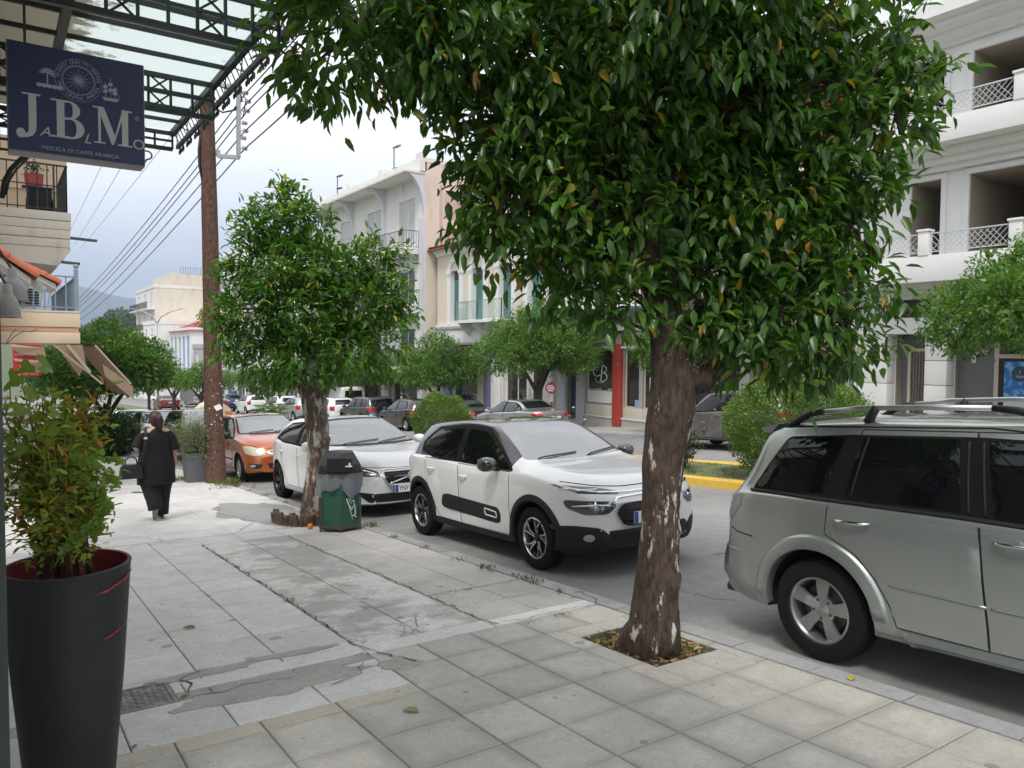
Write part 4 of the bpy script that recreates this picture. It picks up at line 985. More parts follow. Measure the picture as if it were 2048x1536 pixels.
mb.obj('roof_spoiler',p_silver,c,40)
mb=MB(); mb.tube([(-2.05,-.58,.275),(-2.30,-.58,.27)],.036,14,cap=False); mb.obj('exhaust_tip',m_steelw,c,True)
mb=MB(); mb.tube([(-1.95,.3,1.5),(-2.35,.3,1.80)],.003,5); mb.obj('aerial',m_black,c)
c,B,_=make_car('parked_car','white hatchback with black roof and dark side pads parked past the tree',SP_HATCH,G1); place_car(c,5.31,7.29,-1,yaw=R_(1.0))
c,B,_=make_car('parked_car','plain white hatchback with blue-edged number plate behind the green bin',SP_V,G1); place_car(c,5.10,12.27,-1)
# ring badge on the grille
loc,nn=B.hit(0,.59,'front',1); mb=MB()
mb.lathe([(.052+.010*math.cos(a),.010*math.sin(a)) for a in np.linspace(0,2*PI,9)[:-1]],n=28,axis='x',closed=True); mb.lathe([(0,.002),(.044,.002)],n=24,axis='x'); mb.box((.006,0,0),(.006,.09,.022))
o=mb.obj('badge',m_chrome,c,40); o.location=loc+Vector((.022,0,0))
c,B,_=make_car('parked_car','burnt orange small hatchback with clouded headlights beside the wooden pole',SP_F,G1); place_car(c,5.23,18.2,-1)
mb=MB(); mb.tube([(.02,0,1.42),(-.12,0,1.60)],.006,6); mb.obj('aerial',m_black,c)
c,B,_=make_car('parked_car','dull green old off-roader parked behind the planter box',generic('suv',p_green,wsmat=m_glassw,sides=(-1,1)),G1); place_car(c,5.42,25.0,-1)
c,B,_=make_car('parked_car','silver hatchback parked by the dark evergreen bushes',generic('hatch',p_grey),G1); place_car(c,5.15,31.0,-1)
for (kd,pt,x,y,dr,lb,kw) in (
  ('suv',p_muddy,16.15,13.2,1,'muddy dark grey off-roader behind the rose bed',{}),
  ('sedan',p_grey,16.2,23.2,1,'silver saloon with sloping rear window on the far side',{}),
  ('sedan',p_dgrey,16.25,27.75,1,'charcoal saloon half hidden by the clipped round bush',{}),
  ('hatch',p_black,16.2,32.2,1,'black hatchback with red tail lights beyond the clipped bush',{}),
  ('suv',p_dgrey,16.2,37.2,1,'charcoal off-roader with a spare wheel on its tailgate',{}),
  ('hatch',p_white,16.2,42.0,1,'white hatchback in front of the charcoal off-roader',{}),
  ('hatch',p_grey,15.6,45.9,1,'small silver city car seen from behind',{}),
  ('hatch',p_white2,16.1,51.0,1,'white hatchback with red tail lights by the bright shop',{})):
    c,B,_=make_car('parked_car',lb,generic(kd,pt,**kw),G2); place_car(c,x,y,dr)
    if 'spare' in lb:
        mb=MB(); mb.lathe([(0,.10),(.26,.10),(.33,.07),(.345,.02),(.345,-.08),(.30,-.1)],c=(0,0,0),n=32,axis='x'); o=mb.obj('spare_wheel',m_tyre,c,40); o.location=(-2.27,.0,.93); o.rotation_euler=(0,0,PI)
for (kd,pt,x,y,dr,lb) in (('van',p_white,18.9,47.5,1,'white panel van standing by the shop columns'),
  ('sedan',p_red,12.95,74.,1,'dark red saloon driving away down the street'),('hatch',p_white,16.2,58.5,1,'white hatchback far down the far pavement'),('sedan',p_blue,16.4,66.,1,'navy saloon beside the two walkers'),
  ('hatch',p_grey,16.3,80.,1,'silver hatchback beyond the red saloon'),('sedan',p_white2,5.2,37.,-1,'white saloon behind the evergreen bushes'),('van',p_red,8.3,92.,-1,'red van far down the near lane'),('hatch',p_white2,5.3,50.,-1,'small white hatchback far along the near kerb')):
    sp=generic(kd,pt,lod=2)
    c,B,_=make_car('van' if kd=='van' else 'parked_car' if y!=74. else 'moving_car',lb,sp,G3); c['category']='van' if kd=='van' else 'car'; place_car(c,x,y,dr)
# ------------------------------------------------------------------ trees and plants
from mathutils import noise as mnoise
m_leaf=leafmat('orange_tree_leaf',(.032,.085,.016),(.085,.175,.028),(.40,.24,.03),.994,.33,.38)
m_leaf_obj,_N,_L,_b=nodes('orange_tree_leaf_single')
def _single():
    N,L,b=_N,_L,_b
    oi=N.new('ShaderNodeObjectInfo'); rp=N.new('ShaderNodeValToRGB'); e=rp.color_ramp.elements
    e[0].color=rgb((.035,.09,.018)); e[1].color=rgb((.10,.20,.03)); e[1].position=.965; x=e.new(.982); x.color=rgb((.36,.20,.03))
    L.new(oi.outputs['Random'],rp.inputs[0]); L.new(rp.outputs[0],b.inputs['Base Color']); b.inputs['Roughness'].default_value=.36
    t=N.new('ShaderNodeBsdfTranslucent'); tc_=mix(N,L,1.0,rp.outputs[0],(1.5,1.7,.6),'MULTIPLY'); L.new(tc_,t.inputs[0])
    ms=N.new('ShaderNodeMixShader'); ms.inputs[0].default_value=.3; L.new(b.outputs[0],ms.inputs[1]); L.new(t.outputs[0],ms.inputs[2]); L.new(ms.outputs[0],N['Material Output'].inputs[0])
_single()
m_leafm=leafmat('mid_orange_leaf',(.040,.105,.018),(.10,.215,.032),(.36,.32,.03),.98,.34,.38)
m_leaff=leafmat('far_orange_leaf',(.055,.125,.022),(.13,.25,.045),(.22,.30,.06),.95,.42,.36)
m_leafy=leafmat('yellow_leaf',(.30,.22,.03),(.50,.36,.05),(.20,.22,.04),.8)
m_hedge=leafmat('clipped_bush_leaf',(.06,.12,.025),(.17,.26,.06),(.27,.34,.10),.93,.5)
m_olive=leafmat('olive_leaf',(.10,.13,.06),(.22,.25,.14),(.30,.30,.18),.9,.5,.2)
m_dkshrub=leafmat('dark_evergreen',(.016,.042,.016),(.045,.085,.03),(.06,.10,.03),.9,.5,.2)
m_potleaf=leafmat('pot_shrub_leaf',(.12,.19,.03),(.31,.38,.06),(.40,.18,.05),.84,.5,.35)
m_vine=leafmat('vine_leaf',(.09,.17,.025),(.18,.28,.05),(.2,.22,.05),.9,.45,.4)
m_grass=leafmat('grass_blade',(.07,.12,.02),(.17,.21,.05),(.30,.25,.10),.75,.6,.3)
m_dry=mat('dry_leaf',(.22,.12,.05),.8,.4,30)
m_yleaf=mat('fallen_yellow_leaf',(.42,.32,.05),.6,.3,30); m_gleaf=mat('fallen_green_leaf',(.16,.22,.05),.5,.3,30)
m_bark1=bark('flaking_bark',(.050,.031,.022),(.115,.078,.056),(.58,.53,.47),(.60,.64),fscale=11)
m_bark2=bark('whitewashed_bark',(.085,.055,.04),(.16,.115,.085),(.46,.42,.37),(.50,.58),fscale=7)
m_bark3=bark('plain_bark',(.055,.042,.032),(.12,.095,.075))
m_orange=mat('orange_fruit',(.75,.23,.02),.45,.1,40,.2,200)

LT=np.array([(0,0,0),(.28,-.5,.06),(.28,0,-.02),(.28,.5,.06),(.66,-.40,.02),(.66,0,-.07),(.66,.40,.02),(1,0,-.16)])
LF=np.array([(0,1,2,2),(0,2,3,3),(1,4,5,2),(2,5,6,3),(4,7,5,5),(5,7,6,6)])
LFT=np.array([(0,1,2),(0,2,3),(1,4,5),(1,5,2),(2,5,6),(2,6,3),(4,7,5),(5,7,6)])
DT=np.array([(0,0,0),(.45,-.5,.05),(.45,.5,.05),(1,0,-.1)]); DF=np.array([(0,1,3),(0,3,2)])
def leaf_arrays(pos,dr,up,ln,wd,simple=False):
    T,Fc=(DT,DF) if simple else (LT,LFT)
    dr=dr/np.linalg.norm(dr,axis=1,keepdims=True)
    sd=np.cross(dr,up); sd/=np.linalg.norm(sd,axis=1,keepdims=True)+1e-9; nn=np.cross(sd,dr)
    v=(pos[:,None,:]+dr[:,None,:]*(T[None,:,0:1]*ln[:,None,None])+sd[:,None,:]*(T[None,:,1:2]*wd[:,None,None])+nn[:,None,:]*(T[None,:,2:3]*ln[:,None,None]))
    n=len(pos); k=len(T)
    f=(Fc[None]+(np.arange(n)*k)[:,None,None]).reshape(-1,3)
    return v.reshape(-1,3),f
def blob_shoots(blobs,per,seed,leaves=8,ln=.10,asp=.42,droop=-.25,shell=.55,spread=.8,zsq=1.0):
    """leaf positions and directions: short shoots on and in ellipsoid lobes"""
    r=np.random.RandomState(seed); P=[];D=[]
    for (c,rad) in blobs:
        c=np.array(c); n=max(4,int(per*rad*rad))
        d=r.normal(size=(n,3)); d/=np.linalg.norm(d,axis=1,keepdims=True)
        rr=rad*(shell+(1.08-shell)*r.rand(n)**.6)
        # uneven outline
        bump=np.array([mnoise.noise(Vector((c+q*rad)*2.3))*.28 for q in d]); rr=rr*(1+bump)
        p=c+d*rr[:,None]*np.array([1,1,zsq])
        for k in range(leaves):
            t=r.rand(n)
            dd=d*.7+r.normal(size=(n,3))*spread*.62+np.array([0,0,1])*(droop+.25*np.maximum(d[:,2:3],-.2)[:,0:1]*1.0)*1.0
            P.append(p+(r.normal(size=(n,3))*ln*.55)); D.append(dd)
    P=np.concatenate(P);D=np.concatenate(D); n=len(P)
    L_=ln*(.65+.6*r.rand(n)); W_=L_*asp*(.8+.4*r.rand(n)); U=np.tile([0,0,1.],(n,1))+r.normal(size=(n,3))*.35
    return P,D,U,L_,W_
def trunk_mesh(path,radii,seed=0,lump=.10,n=22,sub=7,knobs=(),flare=None,ridge=.0):
    P=catmull([tuple(p)+(q,) for p,q in zip(path,radii)],sub); mb=MB(); vs=[]; k=len(P)
    z0=P[0][2]
    for i,q in enumerate(P):
        c=Vector(q[:3]); t=Vector(P[min(i+1,k-1)][:3])-Vector(P[max(i-1,0)][:3]); t.normalize()
        a=Vector((1,0,0)); a=(a-t*a.dot(t)).normalized(); b=t.cross(a)
        for j in range(n):
            th=2*PI*j/n; d=a*math.cos(th)+b*math.sin(th); r=q[3]
            h=mnoise.noise(Vector((d.x*1.3+seed,d.y*1.3,c.z*2.0)))*lump+mnoise.noise(Vector((d.x*4+seed,d.y*4,c.z*6)))*lump*.6
            if ridge: h+=ridge*math.sin(5*th+2*c.z)*max(0,1-(c.z-z0)/.6)
            rr=r*(1+h)
            for (kt,kz,ka,ks) in knobs:
                dt=math.atan2(math.sin(th-kt),math.cos(th-kt)); rr+=ka*math.exp(-((dt*r)**2+(c.z-kz)**2)/(ks*ks))
            vs.append(c+d*rr)
    fs=[(i*n+j,i*n+(j+1)%n,(i+1)*n+(j+1)%n,(i+1)*n+j) for i in range(k-1) for j in range(n)]+[tuple((k-1)*n+j for j in range(n))]
    mb.add(vs,fs); return mb
def orange_tree(label,base,path,radii,blobs,mleaf,mbark,per,seed,leaves=8,ln=.10,group=None,limbs=(),simple=False,lump=.1,knobs=(),droop=-.25,singles=0,name='orange_tree',ridge=0,shell=.55,fruit=0,spread=.8,asp=.42):
    T=thing(name,label,'tree',base,group=group); bv=np.array(base)
    tm=trunk_mesh([Vector(p)-Vector(base) for p in path],radii,seed,lump,knobs=[(a,b-base[2],c_,d) for a,b,c_,d in knobs],ridge=ridge)
    tr=tm.obj('trunk',mbark,T,True,fix=True)
    r=random.Random(seed); top=Vector(path[-1])-Vector(base)
    for k,(pts,rs) in enumerate(limbs):
        lm=trunk_mesh([Vector(p)-Vector(base) for p in pts],rs,seed+k,.08,n=12,sub=5); lm.obj('limb',mbark,T,True)
    tw=MB()
    starts=[Vector(path[-1])-Vector(base)]+[Vector(p[0][-1])-Vector(base) for p in limbs]+[Vector(p[0][len(p[0])//2])-Vector(base) for p in limbs]
    for (c_,rad) in blobs:
        c0=Vector(c_)-Vector(base); s=min(starts,key=lambda q:(q-c0).length)
        if (s-c0).length<4 and rad>.12:
            m_=s.lerp(c0,.5)+Vector((r.uniform(-.1,.1),r.uniform(-.1,.1),r.uniform(-.05,.12)))
            tw.tube([s,m_,c0],[.022,.015,.008],5)
            for q in range(5):
                d=Vector((r.gauss(0,1),r.gauss(0,1),r.gauss(0,.8))).normalized()*rad*.9
                tw.tube([m_.lerp(c0,r.random()),c0+d*.5,c0+d],[.009,.006,.003],4)
    if tw.v: tw.obj('twigs',mbark,T)
    P,D,U,L_,W_=blob_shoots([(np.array(c_)-bv,q) for c_,q in blobs],per,seed,leaves,ln,asp,droop,shell,spread)
    if singles:
        wp=P+bv; cp=np.array([0,0,CH]); F_=np.array(_F); dv=wp-cp; dep=dv@F_
        u=dv@np.array(_R)/dep*FPX; v_=-(dv@np.array(_U))/dep*FPX
        ok=(np.abs(u)<1000)&(np.abs(v_)<750)&(dep>.5); idx=np.argsort(np.where(ok,dep,1e9))[:singles*3]
        idx=np.random.RandomState(seed).choice(idx,singles,False)
        me,n_=None,0
        metas=[]
        for q in range(3):
            vv=LT.copy(); vv[:,2]*=(.7+.5*q); vv[:,1]*=1; m_=bpy.data.meshes.new('leaf'); m_.from_pydata(vv.tolist(),[],[tuple(x) for x in LFT]); m_.materials.append(m_leaf_obj); m_.polygons.foreach_set('use_smooth',[True]*len(m_.polygons)); metas.append(m_)
        for q,i in enumerate(idx):
            d=Vector(D[i]).normalized(); s=d.cross(Vector(U[i])).normalized(); nn=s.cross(d)
            o=bpy.data.objects.new('leaf',metas[q%3]); link(o,T); l,w_=L_[i]*1.05,W_[i]*1.05
            # local y is the leaf's width: keep the frame right-handed
            o.matrix_local=Matrix(((d.x*l,-s.x*w_,nn.x*l,P[i][0]),(d.y*l,-s.y*w_,nn.y*l,P[i][1]),(d.z*l,-s.z*w_,nn.z*l,P[i][2]),(0,0,0,1)))
        keep=np.ones(len(P),bool); keep[idx]=False; P,D,U,L_,W_=P[keep],D[keep],U[keep],L_[keep],W_[keep]
    v,f=leaf_arrays(P,D,U,L_,W_,simple)
    cr=npmesh('crown',v,f,mleaf,T,True); cr['kind']='stuff'
    for k in range(fruit):
        i=r.randrange(len(P)); mb=MB(); mb.lathe([(0,-.036)]+[(.037*math.sin(a),-.037*math.cos(a)) for a in np.linspace(.3,2.84,7)]+[(0,.036)],n=12); o=mb.obj('orange',m_orange,T,True); o.location=P[i]
    return T
# --- the big near tree
def D_(px,py,d): return tuple(atD(px,py,d))
b0=(3.49,3.52,lvl(3.49,3.52)-.04)
tp=[b0,D_(1306,1262,4.85),D_(1310,1200,4.85),D_(1317,1100,4.85),D_(1321,1000,4.85),D_(1329,900,4.85),D_(1344,810,4.86),D_(1346,730,4.88),D_(1330,650,4.9),D_(1312,560,4.9),D_(1290,440,4.9),D_(1250,300,4.9),D_(1230,180,4.9)]
tr_=[.215,.178,.152,.128,.120,.127,.150,.140,.105,.09,.085,.07,.05]
_near=[(700,50,4.35,.40),(655,110,4.25,.20),(620,150,4.25,.12),(720,150,4.3,.14),(780,-70,4.4,.50),(860,70,4.4,.38),(950,30,4.5,.45),(1010,140,4.6,.42),(930,250,4.55,.13),(975,320,4.6,.24),(900,240,4.5,.08),(1060,300,4.7,.42),(1000,390,4.65,.25),(960,420,4.55,.17),(935,470,4.6,.12),(1000,490,4.6,.17),(1070,440,4.7,.30),(1150,380,4.8,.40),(1140,500,4.75,.28),(1110,535,4.7,.10),
 (1150,150,4.8,.5),(1300,80,4.9,.6),(1450,60,5.0,.55),(1560,70,5.0,.40),(1240,250,4.9,.5),(1400,230,5.0,.55),(1540,220,5.0,.45),(1640,180,4.9,.28),(1740,100,4.9,.24),(1800,60,4.9,.18),(1780,180,4.85,.22),(1850,130,4.8,.16),(1870,210,4.8,.13),(1800,270,4.85,.2),(1720,260,4.9,.28),(1640,330,4.9,.33),(1720,360,4.85,.22),(1760,390,4.8,.13),
 (1300,370,4.9,.42),(1430,400,5.0,.45),(1540,420,4.95,.42),(1640,470,4.85,.28),(1710,450,4.8,.17),(1260,470,4.85,.32),(1220,560,4.75,.22),(1150,600,4.7,.07),(1110,605,4.65,.05),(1210,630,4.7,.13),(1280,600,4.8,.2),(1400,520,4.95,.36),(1500,560,4.9,.35),(1610,570,4.8,.30),(1700,570,4.75,.2),(1760,600,4.7,.11),(1420,630,4.85,.24),(1510,660,4.8,.26),(1600,660,4.75,.25),(1680,660,4.7,.2),(1730,690,4.7,.12),(1470,710,4.8,.13),(1560,720,4.8,.14),(1640,720,4.7,.13)]
_back=[(1150,100,5.5,.6),(1350,150,5.6,.7),(1550,150,5.6,.6),(1300,350,5.5,.6),(1450,350,5.6,.6),(1580,400,5.5,.5),(1400,500,5.4,.45),(1100,300,5.3,.45),(900,0,5.0,.4),(1200,450,5.3,.4),(1550,600,5.3,.3),(1000,-200,4.8,.7),(1250,-220,5.0,.8),(1500,-200,5.1,.8),(1750,-150,5.0,.5),(1250,-60,4.3,.5),(1450,-40,4.4,.5)]
blobs=[(D_(a,b,c),q) for a,b,c,q in _near+_back]
limbs=[([tp[7],D_(1400,760,4.86),D_(1440,690,4.95),D_(1500,560,5.0),D_(1560,430,5.0)],[.11,.10,.06,.045,.03]),
       ([tp[9],D_(1240,470,4.8),D_(1130,360,4.7),D_(1010,230,4.6),D_(860,80,4.45),D_(720,60,4.35)],[.075,.06,.05,.04,.03,.014]),
       ([tp[10],D_(1380,300,5.0),D_(1520,150,5.0),D_(1650,40,4.95),D_(1700,90,4.9),D_(1735,180,4.85)],[.07,.055,.045,.03,.022,.012]),
       ([tp[8],D_(1420,600,4.9),D_(1560,620,4.85),D_(1680,640,4.75)],[.05,.04,.03,.012])]
kn=[(.2,atD(1350,1110,4.85).z,.07,.055),(.1,atD(1350,1232,4.85).z,.075,.045),(-.3,atD(1345,1180,4.85).z,.03,.05),(-1.2,atD(1320,1150,4.85).z,.025,.04),(2.9,atD(1285,935,4.85).z,.035,.03),(.0,atD(1360,890,4.85).z,.03,.04),(-.9,atD(1330,1060,4.85).z,.02,.03),(-2.0,atD(1300,1040,4.85).z,.018,.03),(.3,atD(1365,1020,4.85).z,.03,.04)]
near_tree=orange_tree('large gnarled orange tree growing from the square pit in the near tiles',b0,tp,tr_,blobs,m_leaf,m_bark1,330,11,leaves=10,ln=.112,asp=.38,limbs=limbs,knobs=kn,droop=-.55,singles=290,ridge=.10,fruit=2,lump=.13)
# --- second tree beside the bin
b2=(3.69,10.25,lvl(3.69,10.25)-.03); d2=10.5
def E_(px,py,d=d2): return tuple(atD(px,py,d))
t2=[b2,E_(631,1000),E_(634,930),E_(636,870),E_(630,810),E_(625,770),E_(622,700)]
bl2=[(E_(a,b,c),q) for a,b,c,q in [(575,440,10.5,.38),(560,400,10.5,.2),(510,470,10.4,.30),(620,460,10.5,.30),(640,520,10.4,.35),(540,540,10.3,.50),(480,560,10.4,.25),(590,610,10.2,.55),(500,640,10.3,.42),(450,620,10.4,.22),(455,690,10.4,.22),(540,720,10.2,.40),(610,720,10.1,.40),(700,540,10.6,.38),(750,520,10.6,.28),(790,510,10.6,.16),(720,600,10.4,.45),(780,590,10.5,.28),(800,630,10.5,.18),(690,690,10.3,.42),(760,690,10.4,.32),(630,640,10.8,.5),(580,530,10.9,.5),(700,620,10.9,.5),(440,650,10.4,.12),(650,430,10.5,.1),(500,420,10.5,.12)]]
lb2=[([t2[4],E_(570,720),E_(540,620),E_(550,500)],[.10,.07,.05,.025]),([t2[4],E_(680,720),E_(720,640),E_(740,560)],[.10,.07,.05,.025]),([t2[5],E_(610,640),E_(600,520)],[.08,.05,.03])]
orange_tree('bushy orange tree with whitewashed trunk inside the log edging',b2,t2,[.20,.165,.15,.155,.17,.17,.13],bl2,m_leafm,m_bark2,460,21,leaves=9,ln=.12,asp=.36,limbs=lb2,droop=-.15,singles=60,lump=.12,fruit=3,knobs=[(.3,E_(660,880)[2],.05,.06),(.2,E_(655,770)[2],.04,.05)],ridge=.1)
# --- trees across the street and further along
def street_tree(label,x,y,h,w,seed,group,mleaf=m_leaff,per=150,ln=.10,th=1.9,lean=(0,0),leaves=7,bk=m_bark3,fork=True,tilt=0,shell=.5,sq=.62):
    per*=2.0; ln*=1.12
    r=random.Random(seed); z=lvl(x,y)-.03; base=(x,y,z); ch=h-th
    path=[base,(x+lean[0]*.3,y+lean[1]*.3,z+.5),(x+lean[0]*.7,y+lean[1]*.7,z+th*.7),(x+lean[0],y+lean[1],z+th)]
    cx,cy=x+lean[0],y+lean[1]; bl=[]
    nb=max(9,int(7*w))
    for k in range(nb):
        a=2*PI*k*.382*1.618+r.uniform(-.3,.3); q=math.sqrt((k+.5)/nb)
        hz=th+ch*(.25+.5*r.random()*(1.05-q*.6))
        bl.append(((cx+math.cos(a)*q*(w/2-.35),cy+math.sin(a)*q*(w/2-.35),z+hz),r.uniform(.34,.52)*max(.8,ch/2.2)))
    bl.append(((cx,cy,z+th+ch*.55),ch*.36)); bl.append(((cx,cy,z+th+ch*.72),ch*.26))
    lb=[]
    for k in range(3):
        a=2*PI*k/3+r.random(); e=(cx+math.cos(a)*w*.28,cy+math.sin(a)*w*.28,z+th+ch*.45); s=path[2]
        mm=tuple((s[i]*.5+e[i]*.5)+(0,0,.1)[i] for i in range(3)); lb.append(([s,mm,e],[.085,.06,.03]))
    return orange_tree(label,base,path,[.17,.13,.12,.10],bl,mleaf,bk,per,seed,leaves=leaves,ln=ln,group=group,limbs=lb,simple=True,droop=-.1,shell=shell,lump=.12,asp=.5)
GT='orange trees along the far pavement'
street_tree('broad orange tree before the cream house with arched windows',18.4,25.0,5.35,5.3,31,GT,per=170,th=2.0)
street_tree('low orange tree near the corner of the cream house',18.4,33.6,4.75,4.6,32,GT,per=160,th=1.6,lean=(.1,.2))
street_tree('small orange tree before the shop with the red pillar',18.5,17.6,3.95,3.3,33,GT,per=200,th=2.0)
street_tree('bright green orange tree before the unfinished white building',18.3,6.9,4.7,4.6,34,GT,per=190,th=1.8,ln=.11)
street_tree('slim orange tree before the timber shop front',18.4,41.5,4.5,4.0,35,GT,per=150,th=1.7)
street_tree('dark orange tree before the three-storey block',18.4,47.5,4.4,4.0,36,GT,per=150,th=1.7)
for k,(x,y) in enumerate([(18.4,57),(18.4,66)]): street_tree(['orange tree by the pale shop front with posters','farthest orange tree on the far pavement'][k],x,y,3.6,4.0,40+k,GT,per=110,ln=.13)
street_tree('sparse yellowing tree beside the white corner column',18.6,11.75,3.3,1.5,37,GT,mleaf=m_leafy,per=50,th=1.9,leaves=5,ln=.08)
GN='orange trees further along the near pavement'
street_tree('tall orange tree behind the evergreen bushes on the near pavement',3.3,30.0,4.7,4.6,51,GN,mleaf=m_leafm,per=170,th=1.7,ln=.12)
street_tree('orange tree second beyond the evergreen bushes',3.2,37.0,4.6,4.6,52,GN,mleaf=m_leafm,per=130,th=1.7,ln=.13)
GM='orange trees on the median far down the street'
for k,(x,y) in enumerate([(11.2,52),(11.2,61),(11.2,72),(3.4,46)]): street_tree(['nearest orange tree standing on the median','second orange tree along the median','third orange tree along the median','last orange tree on the near pavement'][k],x,y,3.9,4.4,60+k,GM if k<3 else GN,per=100,ln=.14)

# --- clipped bushes on the median
def bush(name,label,c,rx,rz,n,mt,seed,ln=.035,group=None,sq=1.0,spike=.0,asp=.5,cat='bush',stem=True):
    T=thing(name,label,cat,c,group=group); r=np.random.RandomState(seed)
    d=r.normal(size=(n,3)); d/=np.linalg.norm(d,axis=1,keepdims=True)
    rad=(.72+.30*r.rand(n)**.5)*(1+np.array([mnoise.noise(Vector(q*2.1)+Vector((seed,0,0)))*.16+mnoise.noise(Vector(q*6)+Vector((seed,0,0)))*.07 for q in d]))
    sh=r.rand(n)<spike; rad[sh]*=1.0+.12*r.rand(sh.sum())
    p=d*rad[:,None]*np.array([rx,rx,rz]); p[:,2]+=rz*.93
    k=p[:,2]>.02; p,d=p[k],d[k]; n=len(p)
    D=d*.8+r.normal(size=(n,3))*.6+np.array([0,0,.35]); L_=ln*(.7+.7*r.rand(n)); U=r.normal(size=(n,3))*.5+np.array([0,0,1])
    v,f=leaf_arrays(p,D,U,L_,L_*asp,True); o=npmesh('foliage',v,f,mt,T,True); o['kind']='stuff'
    if stem:
        mb=MB(); q=random.Random(seed)
        for i in range(9):
            a=q.uniform(0,6.28); mb.tube([(q.uniform(-.05,.05),q.uniform(-.05,.05),-.02),(math.cos(a)*rx*.3,math.sin(a)*rx*.3,rz*.7),(math.cos(a)*rx*.6,math.sin(a)*rx*.6,rz*1.2)],[.02,.014,.005],5)
        mb.obj('stems',m_bark3,T)
    return T
GB='clipped round bushes on the median'
zm=lambda y:gz(y)+.06
bush('clipped_bush','large round clipped bush on the median by the silver SUV',(11.1,7.75,zm(7.75)),1.16,.92,34000,m_hedge,71,.05,GB,spike=.05)
bush('clipped_bush','round clipped bush on the median behind the black-roofed hatchback',(11.2,20.2,zm(20.2)),.86,.80,26000,m_hedge,72,.05,GB,spike=.05)
def upright(name,label,c,h,nst,mt,seed,ln,cat='plant',flowers=None,spread=.3,per=14,thick=.007,simple=False,asp=.6,group=None,mst=None):
    """stems with leaves along them"""
    T=thing(name,label,cat,c,group=group); q=random.Random(seed); mb=MB(); P=[];D=[]
    tips=[]
    for i in range(nst):
        a=q.uniform(0,6.28); s=q.uniform(.3,1)*spread; hh=h*q.uniform(.6,1)
        pts=[Vector((q.uniform(-.04,.04),q.uniform(-.04,.04),-.02)),Vector((math.cos(a)*s*.35,math.sin(a)*s*.35,hh*.5)),Vector((math.cos(a)*s,math.sin(a)*s,hh))]
        mb.tube(pts,[thick,thick*.7,thick*.4],5); tips.append(pts[2])
        for k in range(per):
            t=q.uniform(.25,1); p=pts[0].lerp(pts[1],t*2) if t<.5 else pts[1].lerp(pts[2],t*2-1)
            P.append(p); D.append((q.gauss(0,1),q.gauss(0,1),q.uniform(-.3,.6)))
    mb.obj('stems',mst or m_bark3,T)
    P=np.array([tuple(p) for p in P]);D=np.array(D);n=len(P); r=np.random.RandomState(seed)
    L_=ln*(.6+.8*r.rand(n)); U=np.tile([0,0,1.],(n,1))+r.normal(size=(n,3))*.3
    v,f=leaf_arrays(P,D,U,L_,L_*asp,simple); o=npmesh('foliage',v,f,mt,T,True); o['kind']='stuff'
    if flowers:
        for k in range(flowers[0]):
            p=tips[k%len(tips)]; fb=MB()
            for a_ in range(3):
                rr=.045-.012*a_
                for j in range(6):
                    an=j*PI/3+a_*.5; d=Vector((math.cos(an),math.sin(an),0)); z=.012*a_
                    fb.add([p+Vector((0,0,z)),p+d.cross(Vector((0,0,1)))*rr*.5+d*rr*.7+Vector((0,0,z+.018)),p+d*rr+Vector((0,0,z+.02)),p-d.cross(Vector((0,0,1)))*rr*.5+d*rr*.7+Vector((0,0,z+.018))],[(0,1,2,3)])
            fb.obj('flower',flowers[1+k%(len(flowers)-1)],T,fix=False)
    return T
m_rosep=mat('pink_rose',(.75,.25,.20),.6,.2,30); m_rosew=mat('cream_rose',(.80,.66,.55),.6,.1,30); m_roser=mat('red_leaf_tip',(.38,.08,.03),.6,.3,20)
m_rose=leafmat('rose_leaf',(.022,.055,.018),(.06,.11,.03),(.28,.08,.03),.9,.4)
upright('rose_bush','low dark rose bush with reddish tips on the median grass',(10.75,9.9,zm(9.9)),.95,16,m_rose,81,.075,'bush',(3,m_roser,m_rosep),.45,30)
upright('rose_bush','rose bush with pink and cream blooms behind the black-roofed hatchback',(10.9,13.6,zm(13.6)),1.15,10,m_rose,82,.06,'bush',(6,m_rosep,m_rosew,m_rosew),.4,16)
upright('rose_bush','rose bush carrying orange blooms further along the median',(11.0,15.3,zm(15.3)),.8,9,m_rose,83,.06,'bush',(4,m_rosep,m_roser),.4,18)
upright('strappy_plant','clump of strappy green leaves on the median beyond the orange car',(11.2,37.,zm(37)),1.25,60,m_hedge,84,.5,'plant',None,.6,4,.01,True,.12)
upright('flowering_plant','low plant with red flowers on the median',(11.1,31.5,zm(31.5)),.75,16,m_hedge,85,.12,'plant',(9,m_roser,m_roser,m_rosep),.6,24)
upright('strappy_plant','small clump of leaves by the black hatchback on the median',(11.2,26.8,zm(26.8)),.9,22,m_hedge,86,.2,'plant',None,.4,10,.008,True,.25)
for k,(x,y,rx,rz) in enumerate([(2.9,27.4,1.0,.70),(3.3,29.2,.9,.62),(2.2,29.6,.9,.6)]):
    bush('evergreen_bush',['low dark evergreen bush on the pavement past the walking woman','dark evergreen bush by the kerb near the silver hatchback','dark evergreen bush close to the shop wall'][k],(x,y,lvl(x,y)-.02),rx,rz,9000,m_dkshrub,90+k,.10,'evergreen bushes on the near pavement',spike=.2)
